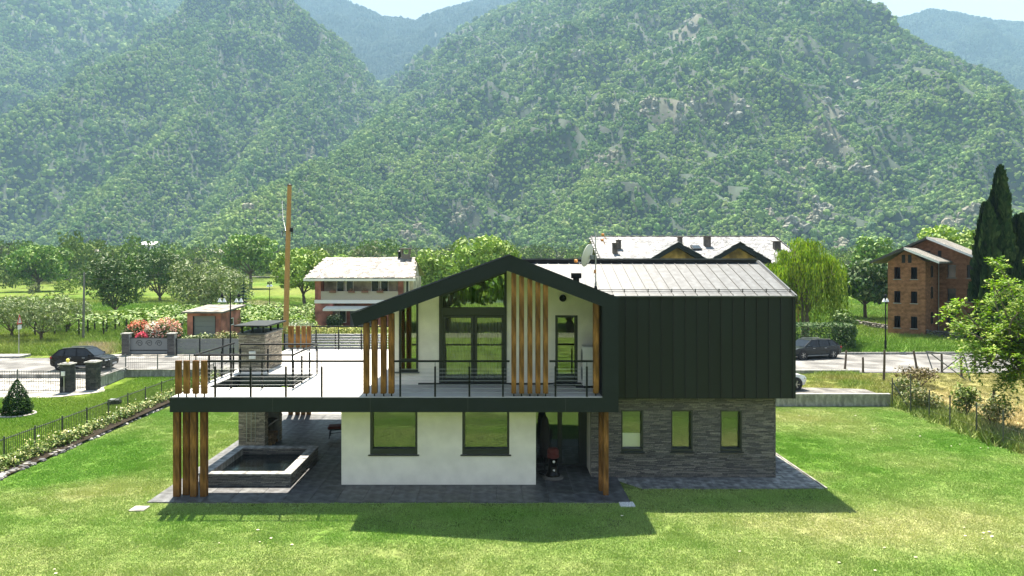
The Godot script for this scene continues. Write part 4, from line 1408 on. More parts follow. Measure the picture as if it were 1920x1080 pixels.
# ---------------------------------------------------------------- the garden
func leaf_bush(b: MB, r: RandomNumberGenerator, at: Vector3, size: Vector3, n: int, leaf: float, cols: Array, up := 0.3) -> void:
	for k in n:
		var u := Vector3(r.randf_range(-1, 1), r.randf_range(-1, 1), r.randf_range(-1, 1)).normalized()
		var p := at + u * size * pow(r.randf(), 0.4) * 0.5
		leaf_at(b, r, p, u, leaf, cols, up)

func leaf_at(b: MB, r: RandomNumberGenerator, p: Vector3, u: Vector3, leaf: float, cols: Array, up := 0.3) -> void:
	var nn := (u * 0.6 + Vector3(r.randf_range(-1, 1), r.randf_range(-1, 1) + up, r.randf_range(-1, 1))).normalized()
	var x := nn.cross(Vector3(r.randf_range(-1, 1), r.randf_range(-1, 1), r.randf_range(-1, 1))).normalized()
	var y := nn.cross(x)
	var s := leaf * r.randf_range(0.6, 1.3)
	b.col = cols[r.randi() % cols.size()] * r.randf_range(0.75, 1.25)
	b.quad(p - x * s, p - y * s * 0.45, p + x * s, p + y * s * 0.45)

func bar_fence(parent: Node, a: Vector3, b: Vector3, h: float, bar_gap: float, post_gap: float, m: Material, rails: Array, bar_w := 0.014, joined := false) -> void:
	var long := a.distance_to(b)
	var dir := (b - a) / long
	var turn := Basis(Vector3.UP, -atan2(dir.z, dir.x))
	var posts := int(roundf(long / post_gap))
	var pm := MB.new()
	pm.bbox(Vector3(0, h * 0.52, 0), Vector3(0.05, h * 1.04, 0.05), 0.006, turn)
	var post := pm.mesh()
	for k in posts + 1:
		part("post", post, m, parent, a + dir * (long * k / posts))
	for y in rails:
		var q := MB.new()
		q.bar(a + Vector3.UP * y * h, b + Vector3.UP * y * h, 0.03, 0.03)
		built("rail", q, m, parent)
	var bars := int(long / bar_gap)
	var bm := MB.new()
	bm.box(Vector3(0, h * 0.5, 0), Vector3(bar_w, h * 0.98, bar_w), turn)
	if joined:
		var all := MB.new()
		for k in bars:
			all.box(a + dir * (bar_gap * (k + 0.5)) + Vector3.UP * h * 0.5, Vector3(bar_w, h * 0.98, bar_w), turn)
		built("bars", all, m, parent, "stuff")
		return
	var bar := bm.mesh()
	for k in bars:
		part("bar", bar, m, parent, a + dir * (bar_gap * (k + 0.5)))

func make_garden() -> void:
	var r := RandomNumberGenerator.new()
	r.seed = 501
	mat("fence_green", lin(0.05, 0.06, 0.05), 0.5)
	mat("fence_grey", lin(0.10, 0.11, 0.11), 0.5)
	# the dividing fence and its flower border
	var o := thing("garden_fence", "low black metal bar fence running beside the flower border", "fence")
	bar_fence(o, Vector3(-18.4, 0, 1.5), Vector3(-18.4, 0, -24.4), 1.0, 0.125, 1.9, M.fence_green, [0.12, 0.93])
	var b := MB.new()
	b.col = Color(0.07, 0.055, 0.04)
	flat_sheet(b, [Vector2(-18.2, 2), Vector2(-17.2, 2), Vector2(-17.2, -26), Vector2(-18.2, -26)], 0.02)
	struct("border_soil", b, M.soil)
	b = MB.new()
	var greens := [Color(0.10, 0.17, 0.03), Color(0.17, 0.22, 0.045), Color(0.07, 0.13, 0.03), Color(0.24, 0.25, 0.08)]
	for k in 300:
		var z := r.randf_range(1.5, -25.5)
		var s := r.randf_range(0.35, 0.8)
		leaf_bush(b, r, Vector3(-17.85 + r.randf_range(-0.28, 0.22), s * 0.45, z), Vector3(0.6, s, 0.6), 34, 0.07, greens, 0.8)
		if r.randf() < 0.4: leaf_bush(b, r, Vector3(-17.85 + r.randf_range(-0.25, 0.25), s * 0.85, z), Vector3(0.4, 0.25, 0.4), 5, 0.05, [Color(0.75, 0.73, 0.62), Color(0.70, 0.62, 0.30), Color(0.55, 0.50, 0.22)], 1.0)
	tag(built("flower_border", b, M.leaf, self, "stuff"), "leafy border of white and yellow flowers along the bar fence", "flower border")
	b = MB.new()
	var pebbles := [[], []]
	var tints := [[], []]
	for k in 520:
		var s := r.randf_range(0.05, 0.13)
		pebbles[k % 2].append(Transform3D(Basis.from_euler(Vector3(0, r.randf() * TAU, 0)).scaled(Vector3(s * 1.3, s * 0.7, s)), Vector3(-17.36 + r.randf_range(-0.2, 0.14), 0.03, r.randf_range(1.5, -25.5))))
		tints[k % 2].append(Color(0.34, 0.33, 0.31) * r.randf_range(0.4, 1.3) if r.randf() < 0.42 else Color(0.045, 0.05, 0.055))
	for k in 2: tag(swarm("border_stones", ball(60 + k, 1, 0.5, Vector3.ONE).mesh(), M.plain, pebbles[k], tints[k]), ["rounded pale and dark stones edging the flower border", "mixed cobbles between border flowers and the lawn"][k], "stones")
	# clipped cone
	o = thing("cone_shrub", "dark clipped cone shrub on the neighbouring lawn beside the entrance fence", "shrub", Vector3(-23.7, 0, -13.0))
	b = MB.new()
	for k in 5200:
		var t := 1.0 - sqrt(r.randf())
		var a := r.randf() * TAU
		var rad := 0.72 * pow(1.0 - pow(t, 1.35), 0.8) * r.randf_range(0.78, 1.08) * (0.82 + 0.18 * minf(t * 8.0, 1.0)) * (0.94 + 0.1 * sin(a * 5.0 + t * 17.0))
		leaf_at(b, r, Vector3(cos(a) * rad, 0.06 + t * 1.72, sin(a) * rad), Vector3(cos(a), 0.5, sin(a)), 0.055, [Color(0.022, 0.05, 0.016), Color(0.030, 0.062, 0.018), Color(0.036, 0.072, 0.022)], 0.8)
	built("foliage", b, M.needle, o)
	b = MB.new()
	b.tube([Vector3.ZERO, Vector3(0, 1.3, 0)], [0.07, 0.03], 7)
	b.col = Color(0.12, 0.08, 0.05)
	built("trunk", b, M.bark, o)
	b = MB.new()
	for k in 22:
		var a := TAU * k / 22
		b.col = Color(0.35, 0.33, 0.3) * r.randf_range(0.7, 1.2)
		b.bbox(Vector3(cos(a) * 0.78, 0.04, sin(a) * 0.78), Vector3(0.2, 0.1, 0.12), 0.03, Basis(Vector3.UP, PI / 2 - a))
	tag(built("planting_ring", b, M.plain, self, "stuff"), "ring of small pale stones round the foot of the clipped cone shrub", "edging").position = Vector3(-23.7, 0, -13.0)
	# robot mower
	o = thing("robot_mower", "small dark robot mower with pale top on the grass behind the bar fence", "mower", Vector3(-20.3, 0, -15.7), 0.25)
	b = MB.new()
	b.prism([Vector2(-0.30, 0.06), Vector2(0.30, 0.06), Vector2(0.32, 0.14), Vector2(0.24, 0.24), Vector2(-0.18, 0.27), Vector2(-0.31, 0.20)], -0.22, 0.22)
	built("body", b, M.black_metal, o)
	b = MB.new()
	b.bbox(Vector3(-0.01, 0.275, 0), Vector3(0.42, 0.03, 0.36), 0.012, Basis(Vector3.BACK, -0.07))
	built("cover", b, M.steel, o)
	for q in [[-0.2, 0.24], [-0.2, -0.24], [0.22, 0.2], [0.22, -0.2]]:
		b = MB.new()
		var s: float = 0.11 if q[0] < 0 else 0.06
		b.tube([Vector3(q[0], s, q[1] - 0.03), Vector3(q[0], s, q[1] + 0.03)], [s, s], 14)
		built("wheel", b, M.rubber, o)
	# neighbour's entrance: pillars, gate, fence and the concrete wall with its railing
	for q in [[-24.95, -19.45, "left entrance pillar with yellow lamp and letterbox, dark stone under a pale cap"], [-23.95, -20.35, "right entrance pillar of dark stone where the concrete wall begins"]]:
		o = thing("entrance_pillar", q[2], "pillar", Vector3(q[0], 0, q[1]))
		b = MB.new()
		b.span(Vector3(-0.27, 0, -0.27), Vector3(0.27, 1.6, 0.27))
		built("core", b, M.concrete, o)
		b = MB.new()
		for f in [[Vector3(-0.29, 0, 0.275), Vector3.RIGHT, Vector3.BACK], [Vector3(0.275, 0, -0.29), Vector3.BACK, Vector3.RIGHT]]:
			ledger(b, f[0], f[1], f[2], 0.58, 1.6, 70 + int(q[0]), [], [Color(0.09, 0.095, 0.085), Color(0.13, 0.13, 0.115), Color(0.07, 0.075, 0.07)], Vector2(0.07, 0.13))
		built("stone_facing", b, M.stone, o, "stuff")
		b = MB.new()
		b.bbox(Vector3(0, 1.64, 0), Vector3(0.74, 0.07, 0.74), 0.02)
		b.bbox(Vector3(0, 1.69, 0), Vector3(0.5, 0.06, 0.5), 0.02)
		built("cap", b, M.concrete, o)
		if q[0] < -24.5:
			b = MB.new()
			b.lathe(Vector3(0.02, 1.72, 0), [Vector2(0.05, 0.0), Vector2(0.06, 0.05), Vector2(0.09, 0.09), Vector2(0.09, 0.17), Vector2(0.05, 0.22), Vector2(0.0, 0.235)], 14)
			b.col = Color(0.9, 0.75, 0.15)
			var c := MB.new()
			c.col = Color(0.85, 0.72, 0.12)
			c.lathe(Vector3(0.02, 1.72, 0), [Vector2(0.05, 0.0), Vector2(0.06, 0.05), Vector2(0.09, 0.09), Vector2(0.09, 0.17), Vector2(0.05, 0.22), Vector2(0.0, 0.235)], 14)
			built("lamp", c, M.plain, o)
			b = MB.new()
			b.bbox(Vector3(-0.05, 1.12, 0.35), Vector3(0.2, 0.26, 0.1), 0.012)
			built("letterbox", b, M.white_paint, o)
			b = MB.new()
			b.bbox(Vector3(-0.15, 0.62, 0.33), Vector3(0.14, 0.5, 0.06), 0.01)
			built("intercom", b, M.black_metal, o)
			b = MB.new()
			b.bar(Vector3(0.0, 0.1, 0.34), Vector3(0.0, 0.95, 0.34), 0.04, 0.03)
			built("conduit", b, M.steel, o)
	o = thing("garden_gate", "small grey barred gate between the two entrance pillars", "gate")
	bar_fence(o, Vector3(-24.66, 0.06, -19.7), Vector3(-24.2, 0.06, -20.1), 1.25, 0.085, 0.6, M.fence_grey, [0.1, 0.5, 0.95], 0.02)
	o = thing("entrance_fence", "grey bar fence left of the entrance pillars on a low kerb", "fence")
	bar_fence(o, Vector3(-38.0, 0.0, -19.4), Vector3(-25.25, 0.0, -19.4), 1.28, 0.14, 2.6, M.fence_grey, [0.08, 0.5, 0.95])
	b = MB.new()
	b.span(Vector3(-44, 0, -23.9), Vector3(-26.0, 0.42, -23.6))
	tag(built("low_wall", b, M.pale_paving, self), "low pale wall seen through the grey bar fence", "wall")
	o = thing("concrete_wall", "low concrete boundary wall carrying a fine mesh railing, beside the neighbouring lawn", "wall")
	b = MB.new()
	b.prism([Vector2(20.6, 0.0), Vector2(24.35, 0.0), Vector2(24.35, 0.62), Vector2(20.6, 0.76)], -24.1, -23.86, Transform3D(SIDE, Vector3.ZERO))
	built("side_wall", b, M.concrete, o)
	b = MB.new()
	b.span(Vector3(-23.855, 0, -24.35), Vector3(-9.5, 0.60, -24.1))
	built("front_wall", b, M.concrete, o)
	b = MB.new()
	b.bspan(Vector3(-23.86, 0.602, -24.38), Vector3(-9.5, 0.65, -24.07), 0.008)
	b.box(Vector3(-23.98, 0.71, -22.45), Vector3(0.3, 0.045, 3.85), Basis(Vector3.RIGHT, 0.037))
	built("coping", b, M.pale_paving, o)
	bar_fence(o, Vector3(-23.98, 0.63, -24.22), Vector3(-9.6, 0.63, -24.22), 0.92, 0.13, 2.1, M.fence_grey, [0.02, 0.5, 0.97], 0.008, true)
	bar_fence(o, Vector3(-23.98, 0.76, -20.7), Vector3(-23.98, 0.65, -24.2), 0.95, 0.13, 1.8, M.fence_grey, [0.1, 0.97], 0.012, true)
	# right of the house: concrete retaining wall
	o = thing("retaining_wall", "low board-marked concrete retaining wall right of the house", "wall")
	for k in 5:
		b = MB.new()
		b.bspan(Vector3(8.0 + k * 2.48, -0.05, -15.42), Vector3(8.0 + (k + 1) * 2.48 - 0.008, 0.655, -15.17), 0.012)
		built("wall_panel", b, M.concrete, o)
		for x in [0.6, 1.85]:
			b = MB.new()
			b.tube([Vector3(8.0 + k * 2.48 + x, 0.5, -15.17), Vector3(8.0 + k * 2.48 + x, 0.5, -15.163)], [0.022, 0.022], 10)
			built("tie_hole", b, M.rubber, o)
	# thin steel posts with wires along the right edge of the lawn
	o = thing("wire_fence", "line of thin dark steel posts with wires along the lawn's right edge", "fence")
	var ends := []
	for q in [[20.42, -15.1, 1.50], [20.44, -13.4, 1.95], [20.5, -11.9, 1.42], [20.52, -10.3, 1.45], [20.58, -8.5, 1.45], [20.45, -6.6, 1.5], [20.5, -4.7, 1.5]]:
		b = MB.new()
		b.bar(Vector3(q[0], -0.05, q[1]), Vector3(q[0] + 0.01, q[2], q[1]), 0.045, 0.045)
		built("post", b, M.fence_green, o)
		ends.append(Vector3(q[0], 0, q[1]))
	b = MB.new()
	b.bar(Vector3(20.45, 1.25, -15.05), Vector3(20.85, 0.0, -14.2), 0.04, 0.04)
	built("brace", b, M.fence_green, o)
	for k in ends.size() - 1:
		for y in [0.45, 0.85, 1.3]:
			b = MB.new()
			b.tube([ends[k] + Vector3.UP * y, ends[k].lerp(ends[k + 1], 0.5) + Vector3.UP * (y - 0.02), ends[k + 1] + Vector3.UP * y], [0.0035, 0.0035, 0.0035], 4)
			built("wire", b, M.fence_green, o)
	# old wooden stakes towards the road
	var n := 0
	for q in [[1584.0, 698.0, 1.28, 0.10, "slim leaning wooden stake nearest the concrete wall, by the road"], [1618.0, 704.0, 1.0, 0.0, "short straight wooden stake second along the roadside"], [1657.0, 719.0, 1.85, 0.05, "tallest weathered wooden stake among the dry weeds"], [1766.0, 704.0, 1.27, -0.02, "thick wooden stake inside the broken fence frame"],
		[1803.0, 714.0, 1.28, -0.05, "short wooden stake at the right end of the broken fence frame"], [1828.0, 694.0, 1.2, 0.0, "wooden stake beneath the left boughs of the walnut tree"], [1902.0, 714.0, 1.7, -0.35, "leaning stake beneath the walnut tree by the hay"], [1862.0, 776.0, 1.3, 0.05, "rotten wooden post in the weeds by the walnut trunk"], [1720.0, 701.0, 1.35, -0.25, "leaning stake beside the fallen brown matting"]]:
		var d: float = 10350.0 / (q[1] - 492.0)
		var p := spot(q[0], q[1], d)
		o = thing("wooden_stake", q[4], "stake", Vector3(p.x, gy(p.x, p.z) - 0.05, p.z))
		b = MB.new()
		b.col = Color(0.11, 0.085, 0.06) * r.randf_range(0.8, 1.2)
		b.tube([Vector3.ZERO, Vector3(q[3] * 0.5, q[2] * 0.5, 0.02), Vector3(q[3], q[2] + 0.05, 0.0)], [0.075, 0.07, 0.062], 7)
		built("pole", b, M.bark, o)
		n += 1
	o = thing("broken_fence_frame", "collapsed frame of thin poles with crossed braces by the road", "fence")
	for q in [[1737, 659, 1748, 692, 46.5], [1737, 659, 1803, 668, 46.5], [1808, 668, 1820, 717, 45.5], [1744, 662, 1816, 716, 46.0], [1768, 694, 1802, 668, 46.2]]:
		b = MB.new()
		b.tube([spot(q[0], q[1], q[4]), spot(q[2], q[3], q[4] - 0.5)], [0.04, 0.035], 6)
		built("pole", b, M.fence_grey, o)
	b = MB.new()
	b.tube([Vector3(22.7, 0.33, -20.6), Vector3(23.35, 0.2, -18.1)], [0.06, 0.06], 10)
	tag(built("plastic_pipe", b, M.white_paint, self), "long white plastic pipe lying in the dry grass behind the wire posts", "pipe")

# ---------------------------------------------------------------- neighbours, street furniture
func slates(b: MB, corner: Vector3, across: Vector3, up: Vector3, cols: int, rows: int, taper0: float, taper1: float, tones: Array, seed_: int, drop := 0.0) -> void:
	# rough stone slates laid in courses over a roof plane; taper shortens each end towards the ridge
	var r := RandomNumberGenerator.new()
	r.seed = seed_
	var nn := across.cross(up).normalized()
	if nn.y < 0: nn = -nn
	var bs := Basis(across.normalized(), nn, across.normalized().cross(nn))
	var h := up.length() / rows
	for j in rows:
		var t := (j + 0.5) / rows
		for i in cols + 1:
			var s := (i + (0.5 if j % 2 else 0.0)) / cols
			var w := across.length() / cols * r.randf_range(0.78, 1.12)
			if s * across.length() < taper0 * t or s * across.length() > across.length() - taper1 * t: continue
			b.col = tones[r.randi() % tones.size()] * r.randf_range(0.8, 1.12)
			b.box(corner + across * s + up * t + nn * (0.03 + r.randf_range(0.0, 0.05)), Vector3(w, 0.035, h * r.randf_range(1.05, 1.35)), bs * Basis.from_euler(Vector3(r.randf_range(0.02, 0.07), r.randf_range(-0.08, 0.08), r.randf_range(-0.03, 0.03))))

func simple_window(parent: Node, at: Vector3, w: float, h: float, nn := Vector3.BACK, frame := "white_paint") -> void:
	var u := Vector3.UP.cross(nn)
	var o := group("window", parent)
	var b := MB.new()
	var bs := Basis(u, Vector3.UP, nn)
	b.box(at + u * (w * 0.5) + nn * 0.02, Vector3(0.06, h + 0.06, 0.06), bs)
	b.box(at - u * (w * 0.5) + nn * 0.02, Vector3(0.06, h + 0.06, 0.06), bs)
	b.box(at + Vector3.UP * (h * 0.5) + nn * 0.021, Vector3(w - 0.06, 0.06, 0.06), bs)
	b.box(at - Vector3.UP * (h * 0.5) + nn * 0.03, Vector3(w + 0.1, 0.06, 0.12), bs)
	built("frame", b, M[frame], o)
	b = MB.new()
	b.box(at + nn * 0.006, Vector3(w - 0.06, h - 0.06, 0.02), bs)
	built("pane", b, M.house_glass, o)

func lamp_post(label: String, at: Vector3, h: float, turn: float, arms := 2) -> Node3D:
	var o := thing("street_lamp", label, "street lamp", at, turn)
	var b := MB.new()
	b.tube([Vector3.ZERO, Vector3(0, 0.9, 0), Vector3(0, 0.91, 0), Vector3(0, h, 0)], [0.09, 0.09, 0.055, 0.042], 10)
	built("pole", b, M.black_metal, o)
	for s in ([-1.0, 1.0] if arms == 2 else [0.0]):
		b = MB.new()
		if s != 0.0: b.tube([Vector3(0, h - 0.55, 0), Vector3(s * 0.3, h - 0.25, 0), Vector3(s * 0.62, h - 0.22, 0)], [0.02, 0.02, 0.02], 6)
		b.lathe(Vector3(s * 0.62, h - 0.38, 0), [Vector2(0.1, 0.0), Vector2(0.12, 0.1), Vector2(0.09, 0.22), Vector2(0.03, 0.3)], 10)
		built("arm", b, M.black_metal, o)
		for t in [-1.0, 1.0]:
			b = MB.new()
			b.lathe(Vector3(s * 0.62 + t * 0.17, h - 0.72, 0), [Vector2(0.15, 0.0), Vector2(0.12, 0.08), Vector2(0.05, 0.24), Vector2(0.03, 0.28)], 12)
			built("shade", b, M.lamp_glass, o)
	return o

func slat_fence(label: String, a: Vector3, b_: Vector3, h: float, slat_h: float, gap: float, bay: float, m: Material) -> void:
	var o := thing("slat_fence", label, "fence")
	var long := a.distance_to(b_)
	var n := int(roundf(long / bay))
	var dir := (b_ - a) / long
	for k in n + 1:
		var b := MB.new()
		b.bbox(a + dir * (long * k / n) + Vector3.UP * h * 0.5, Vector3(0.08, h + 0.06, 0.1), 0.008)
		built("post", b, M.black_metal, o)
	var y := 0.08
	while y + slat_h < h + 0.01:
		for k in n:
			var b := MB.new()
			b.col = Color(1, 1, 1) * R.randf_range(0.88, 1.1)
			var p := a + dir * (long * k / n + 0.045) + Vector3.UP * (y + slat_h * 0.5)
			var q := a + dir * (long * (k + 1) / n - 0.045) + Vector3.UP * (y + slat_h * 0.5)
			b.bbox((p + q) * 0.5, Vector3(p.distance_to(q), slat_h, 0.03), 0.004, Basis(Vector3.UP, -atan2(dir.z, dir.x)))
			built("slat", b, m, o)
		y += slat_h + gap

func make_neighbours() -> void:
	var r := RandomNumberGenerator.new()
	r.seed = 601
	pink_house(r)
	# pink garage
	var o := thing("pink_garage", "small pink garage with a grey sectional door and flat overhanging roof", "garage", Vector3(-28.0, 0.3, -43.3))
	var b := MB.new()
	b.span(Vector3(0, 0, -5.0), Vector3(0.5, 2.65, 0))
	b.span(Vector3(2.55, 0, -5.0), Vector3(3.05, 2.65, 0))
	b.span(Vector3(0.5, 0, -5.0), Vector3(2.55, 2.65, -4.7))
	b.span(Vector3(0.5, 2.4, -0.3), Vector3(2.55, 2.65, 0))
	built("wall", b, M.pink_render, o)
	for k in 5:
		b = MB.new()
		b.bspan(Vector3(0.56, 0.02 + k * 0.475, -0.2), Vector3(2.49, 0.485 + k * 0.475, -0.14), 0.012)
		built("door_panel", b, M.grey_metal, o)
	b = MB.new()
	b.span(Vector3(0.5, 0, -0.18), Vector3(0.56, 2.4, -0.02))
	b.span(Vector3(2.49, 0, -0.18), Vector3(2.55, 2.4, -0.02))
	built("door_frame", b, M.black_metal, o)
	b = MB.new()
	b.prism([Vector2(-0.45, 2.66), Vector2(5.5, 2.95), Vector2(5.5, 3.1), Vector2(-0.45, 2.8)], -0.3, 3.4, Transform3D(SIDE, Vector3.ZERO))
	built("roof", b, M.grey_roof, o)
	simple_window(o, Vector3(3.055, 1.7, -2.6), 0.7, 0.6, Vector3.RIGHT)
	# the neighbour's gateway
	for q in [[-28.75, "grey stone pillar left of the scrolled metal gate"], [-25.25, "grey stone pillar between scrolled gate and slat fence"]]:
		o = thing("gate_pillar", q[1], "pillar", Vector3(q[0], 0.3, -33.95))
		b = MB.new()
		b.span(Vector3(-0.25, 0, -0.25), Vector3(0.25, 1.68, 0.25))
		built("core", b, M.concrete, o)
		b = MB.new()
		ledger(b, Vector3(-0.27, 0, 0.255), Vector3.RIGHT, Vector3.BACK, 0.54, 1.68, 80, [], [Color(0.19, 0.18, 0.165), Color(0.14, 0.14, 0.135)], Vector2(0.1, 0.2))
		built("stone_facing", b, M.stone, o, "stuff")
		b = MB.new()
		b.bbox(Vector3(0, 1.72, 0), Vector3(0.66, 0.08, 0.66), 0.02)
		built("cap", b, M.concrete, o)
	o = thing("driveway_gate", "dark grey sheet-metal driveway gate with three scroll ornaments", "gate", Vector3(-27.0, 0.3, -33.95))
	b = MB.new()
	b.span(Vector3(-1.48, 0.12, -0.02), Vector3(1.48, 1.38, 0.02))
	built("sheet", b, M.grey_metal, o)
	for y in [0.12, 0.42, 1.38]:
		b = MB.new()
		b.bspan(Vector3(-1.48, y - 0.03, 0.02), Vector3(1.48, y + 0.03, 0.06), 0.005)
		built("rail", b, M.black_metal, o)
	for x in [-0.75, 0.0, 0.75]:
		b = MB.new()
		var ring := []
		var rad := []
		for k in 20:
			var a := k * 0.5
			ring.append(Vector3(x + cos(a) * (0.06 + 0.011 * k), 0.95 + sin(a) * (0.06 + 0.011 * k), 0.04))
			rad.append(0.014)
		b.tube(ring, rad, 5)
		built("scroll", b, M.black_metal, o)
	slat_fence("grey slatted metal fence from the scrolled gate to the double street lamp", Vector3(-24.9, 0.3, -33.95), Vector3(-19.6, 0.3, -34.1), 1.32, 0.085, 0.018, 1.87, M.grey_metal)
	slat_fence("dark slatted fence behind the terrace, under the yellow-green hedge", Vector3(-16.4, 0.3, -33.3), Vector3(-8.6, 0.3, -33.3), 1.75, 0.2, 0.04, 1.95, M.grey_metal)
	o = thing("boundary_hedge", "long yellow-green clipped hedge rising over the dark slatted fence", "hedge", Vector3(-12.6, 0.3, -34.6))
	b = MB.new()
	for k in 7000:
		var p := Vector3(r.randf_range(-4.2, 4.0), r.randf_range(1.0, 2.12) + r.randf_range(-0.05, 0.14), r.randf_range(-0.6, 0.6))
		leaf_at(b, r, p, Vector3(0, 1, 0.3), 0.085, [Color(0.22, 0.25, 0.035), Color(0.30, 0.29, 0.05), Color(0.14, 0.20, 0.03)], 0.7)
	built("foliage", b, M.leaf, o)
	b = MB.new()
	b.col = Color(0.1, 0.08, 0.05)
	for k in 12: b.tube([Vector3(-3.9 + k * 0.7, 0, 0), Vector3(-3.9 + k * 0.7, 1.4, 0)], [0.03, 0.02], 5)
	built("stems", b, M.bark, o, "stuff")
	brick_house(r)
	slate_building(r)
	# street lamps
	lamp_post("black double street lamp left of the house, by the neighbour's fence", Vector3(-19.8, 0.3, -31.3), 5.0, 0.0)
	lamp_post("slim street lamp with paired shades far up the dirt track", Vector3(-28.6, 0.3, -69.3), 4.9, PI / 2)
	lamp_post("tall dark street lamp on the grass before the brick building", Vector3(31.1, 0.3, -36.4), 4.75, 0.4, 1)
	lamp_post("street lamp half hidden behind the walnut tree", Vector3(43.4, 0.3, -43.0), 4.6, 0.4, 1)
	# road sign
	o = thing("road_sign", "triangular red-bordered warning sign above a small white plate on a grey post", "road sign", Vector3(-36.6, 0.3, -33.2), 1.73)
	b = MB.new()
	b.tube([Vector3.ZERO, Vector3(0, 3.2, 0)], [0.035, 0.035], 8)
	built("post", b, M.steel, o)
	mat("sign_red", lin(0.5, 0.03, 0.025), 0.4)
	b = MB.new()
	b.prism([Vector2(-0.42, 2.5), Vector2(0.42, 2.5), Vector2(0.0, 3.23)], 0.04, 0.06)
	built("triangle", b, M.sign_red, o)
	b = MB.new()
	b.prism([Vector2(-0.27, 2.59), Vector2(0.27, 2.59), Vector2(0.0, 3.06)], 0.06, 0.066)
	built("sign_face", b, M.white_paint, o)
	b = MB.new()
	b.prism([Vector2(-0.03, 2.66), Vector2(0.03, 2.66), Vector2(0.03, 2.88), Vector2(-0.03, 2.88)], 0.066, 0.07)
	built("symbol", b, M.rubber, o)
	b = MB.new()
	b.bspan(Vector3(-0.3, 2.1, 0.04), Vector3(0.3, 2.42, 0.06), 0.004)
	built("plate", b, M.white_paint, o)
	# poles
	o = thing("timber_pole", "tall tan timber utility pole rising over the terrace", "utility pole", Vector3(-17.75, 0.25, -38.3))
	b = MB.new()
	b.col = Color(0.42, 0.25, 0.085)
	b.tube([Vector3.ZERO, Vector3(0.16, 7.0, 0), Vector3(0.34, 13.65, 0)], [0.235, 0.21, 0.175], 14)
	built("shaft", b, M.bark, o)
	b = MB.new()
	b.lathe(Vector3(0.34, 13.62, 0), [Vector2(0.19, 0), Vector2(0.19, 0.09), Vector2(0.12, 0.13), Vector2(0, 0.14)], 14)
	built("pole_cap", b, M.black_metal, o)
	b = MB.new()
	b.bar(Vector3(-0.2, 9.75, 0.1), Vector3(0.55, 9.95, 0.1), 0.06, 0.06)
	b.bbox(Vector3(0.55, 9.95, 0.1), Vector3(0.22, 0.35, 0.2), 0.03)
	b.bar(Vector3(0.55, 9.9, 0.1), Vector3(0.62, 9.4, 0.1), 0.05, 0.05)
	b.bar(Vector3(-0.16, 9.9, 0.1), Vector3(-0.22, 9.4, 0.1), 0.05, 0.05)
	built("line_bracket", b, M.black_metal, o)
	b = MB.new()
	b.tube([Vector3(0.05, 9.8, 0), Vector3(-0.6, 10.9, -1.4), Vector3(-1.15, 12.6, -3.0)], [0.014, 0.014, 0.014], 5)
	built("cable", b, M.steel, o)
	b = MB.new()
	var line := []
	var rad := []
	for k in 21:
		var t := k / 20.0
		line.append(Vector3(0.3, 9.9, 0).lerp(Vector3(-40.0, 6.0, -34.0), t) + Vector3(0, -2.2 * 4.0 * t * (1.0 - t), 0))
		rad.append(0.012)
	b.tube(line, rad, 4)
	built("overhead_line", b, M.fence_green, o)
	o = thing("concrete_pole", "thin grey utility pole standing before the vine pergola", "utility pole", Vector3(-39.0, 0.3, -46.3))
	b = MB.new()
	b.col = Color(0.16, 0.16, 0.15)
	b.tube([Vector3.ZERO, Vector3(0.1, 6.3, 0)], [0.12, 0.08], 10)
	built("shaft", b, M.plain, o)
	b = MB.new()
	b.bar(Vector3(-0.35, 6.1, 0), Vector3(0.5, 6.1, 0), 0.06, 0.06)
	built("crossarm", b, M.black_metal, o)
	vine_pergola(r)
	# low dry-stone wall before the brick building
	o = thing("dry_stone_wall", "low rough stone wall with rubble in front of the brick building", "wall")
	b = MB.new()
	var pts := [Vector3(40.3, 0.3, -61.0), Vector3(40.6, 0.3, -51.0), Vector3(42.2, 0.3, -46.0), Vector3(47.5, 0.3, -44.0)]
	for k in 3:
		var a: Vector3 = pts[k]
		var e: Vector3 = pts[k + 1]
		var n := int(a.distance_to(e) / 0.3)
		for i in n:
			for j in 4:
				b.col = Color(0.26, 0.24, 0.21) * r.randf_range(0.6, 1.3)
				b.bbox(a.lerp(e, (i + r.randf()) / n) + Vector3(r.randf_range(-0.12, 0.12), 0.1 + j * 0.17, r.randf_range(-0.1, 0.1)), Vector3(r.randf_range(0.2, 0.42), r.randf_range(0.12, 0.2), r.randf_range(0.2, 0.34)), 0.04, Basis.from_euler(Vector3(r.randf_range(-0.2, 0.2), r.randf() * TAU, r.randf_range(-0.2, 0.2))))
	built("stones", b, M.stone, o, "stuff")
	# small houses across the valley
	far_house("small pale far house left of the valley, among trees", spot(150, 476, 330.0), 13.0, 4.5, Color(0.55, 0.5, 0.42))
	far_house("white-roofed far farm building below the left mountain", spot(276, 459, 430.0), 7.5, 2.6, Color(0.7, 0.7, 0.68), true)
	far_house("pale far house between the trees and the mountain gully", spot(398, 474, 400.0), 13.0, 5.0, Color(0.6, 0.57, 0.5))
	far_house("far cream house peeping over the orchard", spot(95, 479, 300.0), 8.0, 4.0, Color(0.5, 0.42, 0.32))

